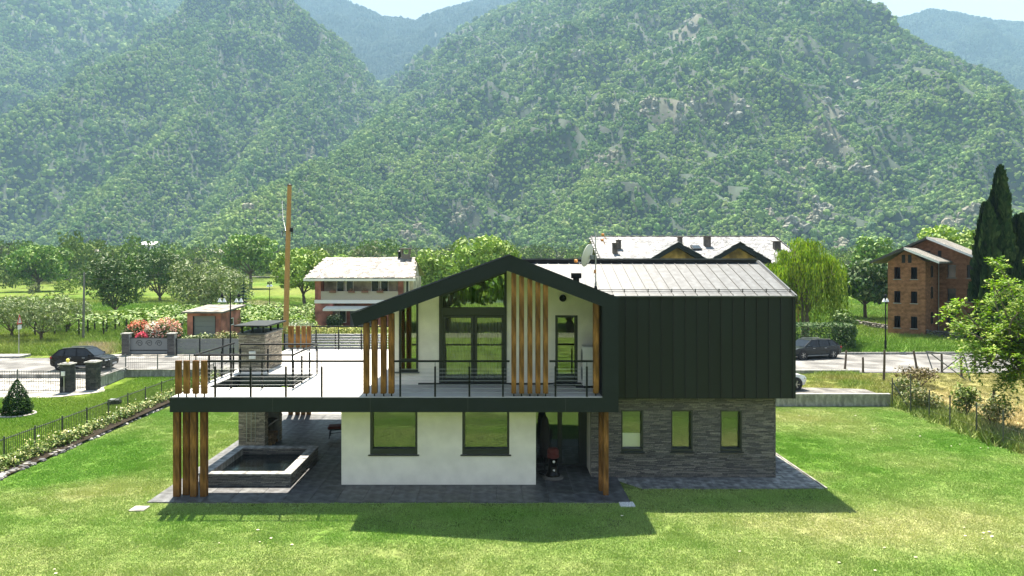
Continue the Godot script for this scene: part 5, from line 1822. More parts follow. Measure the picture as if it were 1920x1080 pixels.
func far_house(label: String, at: Vector3, w: float, h: float, tone: Color, white_roof := false) -> void:
	var o := thing("far_house", label, "house", Vector3(at.x, at.y - h, at.z))
	var b := MB.new()
	b.col = tone
	b.span(Vector3(-w / 2, -6.0, -8), Vector3(w / 2, h, 0))
	built("wall", b, M.plain, o)
	b = MB.new()
	b.col = Color(0.72, 0.72, 0.7) if white_roof else Color(0.3, 0.27, 0.24)
	b.prism([Vector2(-0.8, h), Vector2(8.8, h), Vector2(4.0, h + 1.9)], -w / 2 - 0.7, w / 2 + 0.7, Transform3D(SIDE, Vector3.ZERO))
	built("roof", b, M.plain, o)
	for k in 4: simple_window(o, Vector3(-w / 2 + w * (k + 0.5) / 4.0, h - 1.6, 0.0), 0.9, 1.2)

func pink_house(r: RandomNumberGenerator) -> void:
	var o := thing("pink_house", "two-storey pink house with pale stone-slate roof and deep upper loggia", "house", Vector3(-19.5, 0.3, -55.3))
	var w := 10.4
	var b := MB.new()
	b.span(Vector3(0, 0, -8.0), Vector3(1.9, 2.85, 0))
	b.span(Vector3(6.5, 0, -8.0), Vector3(w, 2.85, 0))
	b.span(Vector3(1.9, 0, -8.0), Vector3(6.5, 2.85, -2.2))
	b.span(Vector3(0, 3.25, -1.6), Vector3(0.62, 5.6, 0))
	b.span(Vector3(8.8, 3.25, -1.6), Vector3(9.35, 5.6, 0))
	built("pink_wall", b, M.pink_render, o)
	b = MB.new()
	b.span(Vector3(0.05, 2.86, -8.0), Vector3(w, 5.6, -1.61))
	b.span(Vector3(9.36, 3.25, -1.6), Vector3(w, 5.6, -0.02))
	b.prism([Vector2(1.62, 5.6), Vector2(8.0, 5.6), Vector2(5.2, 7.2)], 0.2, w - 0.2, Transform3D(SIDE, Vector3.ZERO))
	built("cream_wall", b, M.cream_render, o)
	b = MB.new()
	b.bspan(Vector3(-0.05, 2.86, -1.6), Vector3(w + 0.05, 3.22, 0.06), 0.02)
	built("floor_band", b, M.white_paint, o)
	b = MB.new()
	b.col = Color(0.5, 0.46, 0.4)
	b.span(Vector3(0.62, 3.22, -0.12), Vector3(8.8, 4.15, -0.04))
	built("balustrade", b, M.white_paint, o)
	for x in [2.03, 3.0, 5.76, 6.78]: simple_window(o, Vector3(x + 0.35, 4.55, -1.6), 0.78, 1.7)
	for x in [2.62, 6.33]:
		b = MB.new()
		b.span(Vector3(x + 0.28, 3.25, -1.598), Vector3(x + 0.43, 5.5, -1.54))
		built("shutter", b, M.white_paint, o)
	simple_window(o, Vector3(9.78, 4.6, -0.02), 0.34, 1.3)
	for x in [1.9, 3.9, 5.3, 6.9]:
		b = MB.new()
		b.col = Color(0.18, 0.09, 0.06)
		b.bspan(Vector3(x - 0.35, 4.0, 0.0), Vector3(x + 0.35, 4.22, 0.22), 0.02)
		leaf_bush(b, r, Vector3(x, 4.32, 0.1), Vector3(0.8, 0.35, 0.4), 60, 0.06, [Color(0.1, 0.1, 0.03), Color(0.25, 0.1, 0.06)])
		built("flower_box", b, M.plain, o)
	b = MB.new()
	b.col = Color(0.9, 0.9, 0.85)
	b.box(Vector3(4.2, 2.45, 0.75), Vector3(6.0, 0.05, 1.7), Basis(Vector3.RIGHT, 0.13))
	b.box(Vector3(4.2, 2.27, 1.58), Vector3(6.0, 0.22, 0.04))
	built("awning", b, M.white_paint, o)
	b = MB.new()
	b.col = Color(0.33, 0.3, 0.26)
	b.bspan(Vector3(2.38, 0, 0.8), Vector3(2.75, 2.35, 1.15), 0.02)
	built("stone_post", b, M.stone, o)
	b = MB.new()
	b.span(Vector3(3.3, 0.05, -2.19), Vector3(5.8, 2.3, -2.14))
	built("shutter_door", b, M.grey_metal, o)
	simple_window(o, Vector3(2.5, 1.4, -2.2), 0.7, 1.4)
	# roof
	var e0 := Vector3(-0.9, 5.55, 1.0)
	var e1 := Vector3(w + 0.3, 5.6, 1.0)
	var up := Vector3(0, 2.12, -5.55)
	b = MB.new()
	b.col = Color(0.3, 0.28, 0.25)
	b.quad(e0, e1, e1 + up + Vector3(-0.65, 0, 0), e0 + up + Vector3(1.05, 0, 0))
	b.quad(e1 + up + Vector3(-0.65, 0, 0), e1 + Vector3(0, 0, -11), e0 + Vector3(0, 0, -11), e0 + up + Vector3(1.05, 0, 0))
	b.quad(e0 + Vector3(0.9, -0.02, -0.4), e0 + Vector3(0.9, -0.02, -3.0), e1 + Vector3(-0.3, -0.02, -3.0), e1 + Vector3(-0.3, -0.02, -0.4))
	built("roof", b, M.slate_roof, o)
	b = MB.new()
	slates(b, e0, e1 - e0, up, 30, 15, 1.05, 0.65, [Color(0.27, 0.26, 0.23), Color(0.33, 0.31, 0.27), Color(0.22, 0.21, 0.19), Color(0.28, 0.23, 0.19), Color(0.08, 0.08, 0.075)], 7)
	built("stone_slates", b, M.slate_roof, o, "stuff")
	b = MB.new()
	b.bspan(Vector3(-0.95, 5.25, 1.0), Vector3(w + 0.35, 5.5, 1.1), 0.01)
	built("eaves_board", b, M.white_paint, o)
	b = MB.new()
	b.tube([Vector3(9.55, 5.3, 1.0), Vector3(9.5, 5.0, 0.1), Vector3(9.5, 0.0, 0.1)], [0.05, 0.05, 0.05], 8)
	built("downpipe", b, M.steel, o)
	b = MB.new()
	b.col = Color(0.34, 0.30, 0.25)
	b.bspan(Vector3(8.6, 6.6, -4.9), Vector3(9.55, 8.1, -4.0), 0.03)
	for q in [[8.65, -4.05], [9.5, -4.05], [8.65, -4.85], [9.5, -4.85]]: b.span(Vector3(q[0] - 0.08, 8.1, q[1] - 0.08), Vector3(q[0] + 0.08, 8.65, q[1] + 0.08))
	b.bspan(Vector3(8.45, 8.65, -5.05), Vector3(9.7, 8.78, -3.85), 0.02)
	built("chimney", b, M.stone, o)
	b = MB.new()
	b.tube([Vector3(8.35, 7.0, -4.4), Vector3(8.35, 8.3, -4.4)], [0.16, 0.16], 10)
	b.lathe(Vector3(8.35, 8.3, -4.4), [Vector2(0.25, 0.0), Vector2(0.25, 0.12), Vector2(0.05, 0.26)], 10)
	built("flue", b, M.black_metal, o)

func brick_house(r: RandomNumberGenerator) -> void:
	var o := thing("brick_building", "unfinished three-storey red brick building with two staggered gables", "building", Vector3(41.1, 0.3, -48.3), deg_to_rad(-40))
	var b := MB.new()
	# walls, with real openings in the two fronts
	var front := func(m: MB, x0: float, x1: float, z: float, h: float, cols: Array, rows: Array, ww: float, wh: float) -> void:
		var edges := [x0]
		for c in cols: edges.append_array([c - ww * 0.5, c + ww * 0.5])
		edges.append(x1)
		for k in edges.size() - 1:
			if k % 2 == 0: m.span(Vector3(edges[k], 0, z - 0.35), Vector3(edges[k + 1], h, z))
			else:
				var y := 0.0
				for q in rows:
					m.span(Vector3(edges[k], y, z - 0.35), Vector3(edges[k + 1], q - wh * 0.5, z))
					y = q + wh * 0.5
				m.span(Vector3(edges[k], y, z - 0.35), Vector3(edges[k + 1], h, z))
	front.call(b, -3.3, 0.0, 0.0, 7.25, [-2.45, -0.98], [1.35, 3.8, 6.15], 0.56, 1.15)
	b.span(Vector3(-0.35, 0, -6.0), Vector3(0.0, 7.25, -0.35))
	b.span(Vector3(-3.3, 0, -11.0), Vector3(-2.95, 7.25, -0.35))
	b.prism([Vector2(-3.3, 7.25), Vector2(0, 7.25), Vector2(-1.65, 8.45)], -0.35, 0.0)
	front.call(b, 0.0, 3.6, -6.0, 7.4, [1.25, 2.95], [1.5, 3.9, 6.3], 0.75, 1.3)
	b.span(Vector3(3.25, 0, -14.0), Vector3(3.6, 7.4, -6.35))
	b.prism([Vector2(-5.2, 7.4), Vector2(3.6, 7.4), Vector2(-0.8, 9.6)], -6.35, -6.0)
	b.span(Vector3(-5.2, 0, -14.3), Vector3(3.6, 7.4, -14.0))
	b.span(Vector3(-5.2, 0, -14.0), Vector3(-4.85, 7.4, -11.0))
	built("brick_wall", b, M.brick, o)
	b = MB.new()
	b.span(Vector3(-2.9, 0, -3.0), Vector3(-0.4, 7.2, -2.9))
	b.span(Vector3(-4.8, 0, -9.0), Vector3(3.2, 7.2, -8.9))
	for y in [2.55, 5.0]: b.span(Vector3(-2.95, y, -6.0), Vector3(-0.36, y + 0.2, -0.36))
	built("inner_wall", b, M.dark_room, o)
	b = MB.new()
	for y in [2.52, 4.98]:
		b.col = Color(1.25, 1.2, 1.1)
		b.span(Vector3(-3.31, y, 0.0), Vector3(0.0, y + 0.14, 0.012))
		b.span(Vector3(0.0, y, -6.0), Vector3(0.012, y + 0.14, 0.0))
		b.span(Vector3(0.012, y, -5.999), Vector3(3.6, y + 0.14, -5.985))
	built("floor_band", b, M.brick, o)
	for x in [-2.45, -0.98]:
		for y in [1.35, 3.8, 6.15]:
			var win := group("window", o)
			var c := MB.new()
			c.span(Vector3(x - 0.28, y - 0.575, -0.28), Vector3(x - 0.22, y + 0.575, -0.2))
			c.span(Vector3(x + 0.22, y - 0.575, -0.28), Vector3(x + 0.28, y + 0.575, -0.2))
			c.span(Vector3(x - 0.02, y - 0.575, -0.27), Vector3(x + 0.02, y + 0.575, -0.22))
			built("frame", c, M.black_metal, win)
			c = MB.new()
			c.bspan(Vector3(x - 0.36, y - 0.66, -0.1), Vector3(x + 0.36, y - 0.58, 0.08), 0.01)
			built("sill", c, M.concrete, win)
	for x in [1.25, 2.95]:
		for y in [1.5, 3.9, 6.3]:
			var win := group("window", o)
			var c := MB.new()
			c.span(Vector3(x - 0.38, y - 0.65, -6.3), Vector3(x + 0.38, y + 0.65, -6.26))
			built("pane", c, M.house_glass, win)
			c = MB.new()
			c.bspan(Vector3(x - 0.45, y - 0.74, -6.1), Vector3(x + 0.45, y - 0.655, -5.92), 0.01)
			built("sill", c, M.concrete, win)
	for q in [[-3.0, 1.7], [-3.0, 4.2], [-3.0, 6.3]]: simple_window(o, Vector3(0.005, q[1], q[0]), 0.7, 1.1, Vector3.RIGHT, "black_metal")
	for q in [[-1.9, 7.55, 0.006], [-1.35, 7.55, 0.006], [-0.8, 8.0, -5.994], [0.2, 8.0, -5.994]]:
		b = MB.new()
		b.span(Vector3(q[0] - 0.16, q[1] - 0.4, q[2] - 0.01), Vector3(q[0] + 0.16, q[1] + 0.4, q[2]))
		built("vent_opening", b, M.rubber, o)
	b = MB.new()
	b.tube([Vector3(0.12, 0, -5.9), Vector3(0.12, 7.3, -5.9)], [0.05, 0.05], 8)
	built("downpipe", b, M.steel, o)
	# roofs, a thick plate on each slope
	for q in [[-1.65, 8.62, 3.0, 1.35, 1.1, -7.5], [-0.8, 9.8, 4.9, 2.35, -4.9, -14.8]]:
		for s in [-1.0, 1.0]:
			b = MB.new()
			b.prism([Vector2(q[0], q[1]), Vector2(q[0] + s * q[2], q[1] - q[3]), Vector2(q[0] + s * q[2], q[1] - q[3] - 0.16), Vector2(q[0], q[1] - 0.16)], q[5], q[4])
			var rf := built("roof", b, M.grey_roof, o)
			b = MB.new()
			var dir := Vector3(s * q[2], -q[3], 0)
			for k in 9:
				for i in 26:
					b.col = Color(1, 1, 1) * r.randf_range(0.75, 1.15)
					b.box(Vector3(q[0], q[1] + 0.015, 0) + dir * ((k + 0.5) / 9.0) + Vector3(0, 0, lerpf(q[5], q[4], (i + 0.5) / 26.0)), Vector3(dir.length() / 9.0 * 1.03, 0.03, (q[4] - q[5]) / 26.0 * 0.94), Basis(Vector3.BACK, atan2(-q[3] * s, q[2])) * Basis(Vector3.BACK, -0.03 * s))
			built("roof_tiles", b, M.grey_roof, rf, "stuff")
			b = MB.new()
			b.prism([Vector2(q[0], q[1] + 0.02), Vector2(q[0] + s * q[2], q[1] - q[3] + 0.02), Vector2(q[0] + s * q[2], q[1] - q[3] - 0.2), Vector2(q[0], q[1] - 0.2)], q[4], q[4] + 0.04)
			b.col = Color(0.6, 0.6, 0.6)
			built("verge_board", b, M.white_paint if s > 0 else M.dark_room, o)

func slate_building(r: RandomNumberGenerator) -> void:
	var o := thing("slate_roofed_building", "long building behind the house with pale slate roof and two dark-edged yellow gables", "building", Vector3(11.6, 0.3, -61.6))
	var w := 23.2
	var b := MB.new()
	b.span(Vector3(0.5, 0, -18), Vector3(w - 0.5, 7.0, 0))
	built("wall", b, M.yellow_render, o)
	var e0 := Vector3(0, 7.05, 1.0)
	var up := Vector3(0, 3.35, -10.2)
	b = MB.new()
	b.col = Color(0.4, 0.4, 0.4)
	b.quad(e0, e0 + Vector3(w, 0, 0), e0 + Vector3(w, 0, 0) + up, e0 + up)
	b.quad(e0 + up, e0 + Vector3(w, 0, 0) + up, e0 + Vector3(w, 0, -20.4), e0 + Vector3(0, 0, -20.4))
	b.quad(e0 + Vector3(0, -0.25, 0), e0 + Vector3(w, -0.25, 0), e0 + Vector3(w, -0.01, 0), e0 + Vector3(0, -0.01, 0))
	built("roof", b, M.slate_roof, o)
	b = MB.new()
	slates(b, e0, Vector3(w, 0, 0), up, 42, 22, 0.0, 0.0, [Color(0.26, 0.27, 0.28), Color(0.30, 0.31, 0.32), Color(0.235, 0.245, 0.26), Color(0.13, 0.14, 0.15)], 9)
	built("slates", b, M.slate_roof, o, "stuff")
	for x in [0.0, w]:
		b = MB.new()
		b.bar(e0 + Vector3(x, 0.08, 0), e0 + up + Vector3(x, 0.08, 0), 0.12, 0.22)
		built("verge", b, M.dark_metal, o)
	b = MB.new()
	b.bspan(e0 + up + Vector3(0, 0.0, -0.15), e0 + up + Vector3(w, 0.16, 0.15), 0.03)
	built("ridge", b, M.grey_roof, o)
	for x in [8.5, 15.4]:
		var g := group("cross_gable", o)
		b = MB.new()
		b.prism([Vector2(x - 3.55, 7.35), Vector2(x, 9.5), Vector2(x + 3.55, 7.35), Vector2(x + 3.55, 6.8), Vector2(x, 8.9), Vector2(x - 3.55, 6.8)], 0.2, 1.5)
		b.prism([Vector2(x - 3.55, 7.35), Vector2(x, 9.5), Vector2(x + 3.55, 7.35), Vector2(x, 9.42)], -5.0, 0.2)
		built("fascia", b, M.dark_metal, g)
		b = MB.new()
		b.prism([Vector2(x - 3.2, 6.0), Vector2(x + 3.2, 6.0), Vector2(x + 3.2, 7.05), Vector2(x, 9.0), Vector2(x - 3.2, 7.05)], -4.0, 0.6)
		built("gable_wall", b, M.yellow_render, g)
		b = MB.new()
		slates(b, Vector3(x, 9.47, 1.4), Vector3(0, 0, -6.4), Vector3(-3.5, -2.1, 0), 11, 7, 0, 0, [Color(0.24, 0.25, 0.26), Color(0.29, 0.30, 0.31)], int(x))
		slates(b, Vector3(x, 9.47, -5.0), Vector3(0, 0, 6.4), Vector3(3.5, -2.1, 0), 11, 7, 0, 0, [Color(0.24, 0.25, 0.26), Color(0.29, 0.30, 0.31)], int(x) + 1)
		built("gable_slates", b, M.slate_roof, g, "stuff")
	for q in [[2.0, 8.35, -2.4, 0.4, 1.1], [2.7, 8.7, -4.2, 0.38, 1.2], [10.4, 9.2, -5.6, 0.36, 1.0], [13.6, 9.1, -5.2, 0.5, 1.4], [21.6, 8.6, -4.0, 0.5, 1.1]]:
		b = MB.new()
		b.col = Color(0.55, 0.5, 0.46)
		b.bbox(Vector3(q[0], q[1] + 0.2, q[2]), Vector3(q[3] * 1.5, q[4] + 0.6, q[3] * 1.5), 0.05)
		b.bbox(Vector3(q[0], q[1] + 0.2 + q[4] * 0.5 + 0.36, q[2]), Vector3(q[3] * 1.9, 0.1, q[3] * 1.9), 0.03)
		built("chimney", b, M.grey_roof, o)
	var sk := group("skylight", o)
	b = MB.new()
	b.box(Vector3(12.0, 9.0, -4.2), Vector3(1.1, 0.12, 1.5), Basis(Vector3.RIGHT, 0.317))
	built("frame", b, M.black_metal, sk)
	b = MB.new()
	b.box(Vector3(12.0, 9.07, -4.18), Vector3(0.9, 0.03, 1.25), Basis(Vector3.RIGHT, 0.317))
	built("pane", b, M.house_glass, sk)
	for k in 6: simple_window(o, Vector3(2.0 + k * 3.8, 4.5, 0.0), 1.1, 1.4)

func vine_pergola(r: RandomNumberGenerator) -> void:
	var o := thing("vine_pergola", "leafy vine pergola on dark posts in the meadow left of the gate", "pergola")
	var b := MB.new()
	var post := MB.new()
	post.col = Color(0.06, 0.055, 0.045)
	post.tube([Vector3.ZERO, Vector3(0, 1.75, 0)], [0.09, 0.075], 6)
	var pm := post.mesh()
	for j in 8:
		var z := -48.5 - j * 3.1
		var x0 := -45.0 + j * 0.3
		for k in 11:
			var x := x0 + k * 2.2 + (j * 0.9)
			part("post", pm, M.bark, o, Vector3(x + r.randf_range(-0.2, 0.2), 0.3, z))
			for i in 64:
				var p := Vector3(x + r.randf_range(-1.3, 1.3), 1.85 + r.randf_range(-0.15, 0.45) + 0.2 * sin(x * 1.7 + z), z + r.randf_range(-1.0, 1.0))
				leaf_at(b, r, p, Vector3.UP, 0.24, [Color(0.12, 0.21, 0.03), Color(0.18, 0.26, 0.045), Color(0.08, 0.15, 0.025)], 0.8)
			for i in 16:
				leaf_at(b, r, Vector3(x + r.randf_range(-0.3, 0.3), r.randf_range(0.8, 1.8), z + r.randf_range(-0.2, 0.2)), Vector3.UP, 0.2, [Color(0.08, 0.15, 0.025)], 0.6)
	built("vines", b, M.leaf, o, "stuff")

# ---------------------------------------------------------------- trees and shrubs
var crowns := {}

func limb(b: MB, r: RandomNumberGenerator, a: Vector3, e: Vector3, r0: float, r1: float, bend := 0.12, n := 5) -> Array:
	var pts := []
	var rad := []
	var off := Vector3(r.randf_range(-1, 1), r.randf_range(-0.3, 0.6), r.randf_range(-1, 1)) * a.distance_to(e) * bend
	for k in n:
		var t := float(k) / (n - 1)
		pts.append(a.lerp(e, t) + off * sin(t * PI) + Vector3(r.randf_range(-1, 1), 0, r.randf_range(-1, 1)) * r0 * 0.25)
		rad.append(lerpf(r0, r1, t))
	b.tube(pts, rad, 7 if r0 > 0.08 else 5, false)
	return pts

func grow(seed_: int, h: float, w: float, clear: float, leaves: int, leaf: float, cols: Array, opts := {}) -> Array:
	# a broadleaf tree: trunk and limbs, and a crown of leaf faces gathered in lobes of different size; returns [wood, foliage]
	var r := RandomNumberGenerator.new()
	r.seed = seed_
	var wood := MB.new()
	wood.col = opts.get("bark", Color(0.13, 0.105, 0.08))
	var lean: Vector3 = opts.get("lean", Vector3.ZERO)
	var tr: float = opts.get("trunk", h * 0.028)
	var fork := Vector3(0, clear, 0) + lean * 0.5
	limb(wood, r, Vector3(0, -0.2, 0), fork, tr * 1.25, tr * 0.85, 0.05)
	var lobes := []
	var mid := Vector3(0, clear + (h - clear) * 0.52, 0) + lean
	var half := Vector3(w * 0.5, (h - clear) * 0.5, w * 0.5)
	var count: int = opts.get("lobes", 15)
	for k in count:
		var t := (k + 0.5) / count
		var y := lerpf(-0.75, 0.85, t)
		var a := k * 2.399 + r.randf_range(-0.5, 0.5)
		var rr := sqrt(maxf(0.0, 1.0 - y * y)) * r.randf_range(0.55, 0.82)
		var s: float = r.randf_range(0.26, 0.46) * opts.get("plump", 1.0)
		lobes.append([mid + Vector3(cos(a) * rr, y * 0.85, sin(a) * rr) * half, half * s * Vector3(1, r.randf_range(0.7, 1.0), 1), r.randf_range(0.82, 1.2)])
		if k % 2 == 0 or count < 10: limb(wood, r, fork + Vector3(0, r.randf_range(-0.1, 0.25) * clear, 0), lobes[-1][0], tr * 0.5, tr * 0.1, 0.14)
	lobes.append([mid + Vector3(0, half.y * 0.1, 0), half * 0.55, 0.95])
	var f := MB.new()
	var total := 0.0
	for l in lobes: total += l[1].x * l[1].x
	for l in lobes:
		var n := int(leaves * l[1].x * l[1].x / total)
		for k in n:
			var u := Vector3(r.randf_range(-1, 1), r.randf_range(-1, 1), r.randf_range(-1, 1)).normalized()
			var p: Vector3 = l[0] + u * l[1] * (0.55 + 0.55 * sqrt(r.randf()))
			var nn := (u * 0.7 + Vector3(r.randf_range(-1, 1), r.randf_range(-0.6, 1), r.randf_range(-1, 1))).normalized()
			var x := nn.cross(Vector3(r.randf_range(-1, 1), r.randf_range(-1, 1), r.randf_range(-1, 1))).normalized()
			var y := nn.cross(x)
			var s := leaf * r.randf_range(0.55, 1.35)
			f.col = cols[r.randi() % cols.size()] * (l[2] * r.randf_range(0.75, 1.25))
			f.quad(p - x * s, p - y * s * opts.get("slim", 0.55), p + x * s, p + y * s * opts.get("slim", 0.55))
	return [wood.mesh(), f.mesh()]

func tree(called: String, label: String, kind: Array, at: Vector3, turn := 0.0, size := 1.0, group_ := "", leaf := "leaf") -> Node3D:
	var o := thing(called, label, "tree", at, turn, group_)
	o.scale = Vector3.ONE * size
	part("trunk", kind[0], M.bark, o)
	part("crown", kind[1], M[leaf], o)
	return o

func shrub(called: String, label: String, at: Vector3, size: Vector3, n: int, leaf: float, cols: Array, r: RandomNumberGenerator, category := "shrub", extra := []) -> Node3D:
	var o := thing(called, label, category, at)
	var b := MB.new()
	var parts := int(clampf(size.x / size.y * 4.0, 4, 14))
	for k in parts:
		var a := r.randf() * TAU
		var q := sqrt(r.randf()) * 0.33
		leaf_bush(b, r, Vector3(cos(a) * q * size.x, size.y * r.randf_range(0.38, 0.6), sin(a) * q * size.z), size * r.randf_range(0.5, 0.78) * Vector3(1, 1.05, 1), n / parts, leaf, cols, 0.4)
	for e in extra:        # flowers: [how many, size, colours]
		for k in e[0]:
			var u := Vector3(r.randf_range(-1, 1), r.randf_range(-0.1, 1), r.randf_range(-0.6, 1)).normalized()
			leaf_at(b, r, Vector3(0, size.y * 0.5, 0) + u * size * 0.5 * r.randf_range(0.85, 1.05), u, e[1], e[2], 0.5)
	built("foliage", b, M.leaf, o)
	b = MB.new()
	b.col = Color(0.11, 0.085, 0.06)
	for k in 5:
		b.tube([Vector3(r.randf_range(-0.1, 0.1), -0.1, r.randf_range(-0.1, 0.1)), Vector3(r.randf_range(-0.3, 0.3) * size.x, size.y * 0.55, r.randf_range(-0.3, 0.3) * size.z)], [0.035, 0.015], 5)
	built("stems", b, M.bark, o)
	return o

func conifer(seed_: int, h: float, w: float, n: int, cols: Array, tiers := 12, droop := 0.35) -> Array:
	var r := RandomNumberGenerator.new()
	r.seed = seed_
	var wood := MB.new()
	wood.col = Color(0.10, 0.08, 0.06)
	wood.tube([Vector3(0, -0.2, 0), Vector3(0, h * 0.95, 0)], [h * 0.022, 0.02], 7)
	var f := MB.new()
	for k in n:
		var t := 1.0 - sqrt(r.randf())
		var tier := floorf(t * tiers) / tiers
		var a := r.randf() * TAU
		a = lerpf(a, roundf(a / 0.7) * 0.7 + tier * 9.0, 0.6)
		var reach := (1.0 - tier) * w * 0.5 * (0.75 + 0.3 * sin(a * 3.0 + tier * 40.0))
		var q := sqrt(r.randf())
		var p := Vector3(cos(a) * reach * q, h * (0.06 + tier * 0.94) + h / tiers * (0.55 - droop * q * 1.4) + r.randf_range(-0.06, 0.06) * h / tiers, sin(a) * reach * q)
		var out := Vector3(cos(a), -droop, sin(a)).normalized()
		var s := h * 0.022 * r.randf_range(0.7, 1.4)
		var side := out.cross(Vector3.UP).normalized()
		f.col = cols[r.randi() % cols.size()] * r.randf_range(0.7, 1.25)
		f.quad(p - out * s, p - side * s * 0.5, p + out * s, p + side * s * 0.5)
	return [wood.mesh(), f.mesh()]

func cypress(seed_: int, h: float, w: float, n: int, cols: Array, top := 1.0) -> Array:
	var r := RandomNumberGenerator.new()
	r.seed = seed_
	var f := MB.new()
	var bumps := FastNoiseLite.new()
	bumps.seed = seed_
	bumps.frequency = 0.35
	for k in n:
		var t := r.randf()
		var a := r.randf() * TAU
		var prof := pow(sin(clampf(pow(1.0 - t, 0.62), 0, 1) * PI * 0.60), 0.9) * (1.0 - 0.10 * t)
		var rad := w * 0.5 * prof * (0.85 + 0.95 * bumps.get_noise_3d(cos(a) * 3.0, t * h * 1.1, sin(a) * 3.0)) * (0.62 + 0.48 * sqrt(r.randf()))
		var p := Vector3(cos(a) * rad, t * h, sin(a) * rad)
		var up := (Vector3.UP + Vector3(cos(a), 0, sin(a)) * 0.3 + Vector3(r.randf_range(-0.3, 0.3), 0, r.randf_range(-0.3, 0.3))).normalized()
		var side := up.cross(Vector3(cos(a + 0.8), 0, sin(a + 0.8))).normalized()
		var s := 0.34 * r.randf_range(0.6, 1.4)
		f.col = cols[r.randi() % cols.size()] * r.randf_range(0.7, 1.25)
		f.quad(p - up * s, p - side * s * 0.35, p + up * s, p + side * s * 0.35)
	var wood := MB.new()
	wood.col = Color(0.11, 0.09, 0.07)
	wood.tube([Vector3(0, -0.2, 0), Vector3(0, h * 0.9, 0)], [0.28, 0.04], 7)
	return [wood.mesh(), f.mesh()]

func make_willow(r: RandomNumberGenerator) -> void:
	var o := thing("weeping_willow", "bright green weeping willow beside the house's metal-clad wing", "tree", Vector3(27.3, 0.3, -43.5))
	var w := MB.new()
	w.col = Color(0.17, 0.14, 0.10)
	limb(w, r, Vector3(0, -0.2, 0), Vector3(0.2, 2.8, 0), 0.42, 0.32, 0.06)
	var f := MB.new()
	var cols := [Color(0.19, 0.28, 0.032), Color(0.27, 0.34, 0.042), Color(0.11, 0.19, 0.025), Color(0.32, 0.37, 0.06)]
	for k in 26:
		var a := k * 2.399
		var q := sqrt((k + 0.5) / 26.0)
		var head := Vector3(cos(a) * q * 3.45, 9.0 - 3.2 * q * q + r.randf_range(-0.5, 0.5), sin(a) * q * 3.2)
		limb(w, r, Vector3(0.2, 2.7 + r.randf_range(-0.3, 0.6), 0), head, 0.15, 0.04, 0.2)
		var tone := r.randf_range(0.8, 1.2)
		for s in 48:
			var b := r.randf() * TAU
			var start := head + Vector3(cos(b), 0, sin(b)) * r.randf_range(0.0, 0.75) + Vector3(0, r.randf_range(-0.2, 0.3), 0)
			var out := Vector3(cos(b), 0, sin(b)) * r.randf_range(0.0, 0.35) + Vector3(cos(a), 0, sin(a)) * r.randf_range(0.0, 0.4)
			var drop := minf(r.randf_range(1.8, 6.6) * (0.55 + 0.45 * q), start.y - 0.9)
			var n := int(drop / 0.24)
			for j in n:
				var t := float(j) / n
				var p := start + out * sin(t * 1.6) + Vector3(r.randf_range(-0.05, 0.05), -drop * t + 0.2 * sin(t * PI), r.randf_range(-0.05, 0.05))
				var d := Vector3(r.randf_range(-0.35, 0.35), -1, r.randf_range(-0.35, 0.35)).normalized()
				var side := d.cross(Vector3(r.randf_range(-1, 1), 0, r.randf_range(-1, 1))).normalized()
				f.col = cols[r.randi() % 4] * (tone * r.randf_range(0.8, 1.2))
				f.quad(p - d * 0.02, p - side * 0.05 + d * 0.12, p + d * 0.30, p + side * 0.05 + d * 0.12)
	built("trunk", w, M.bark, o)
	built("crown", f, M.leaf_bright, o)

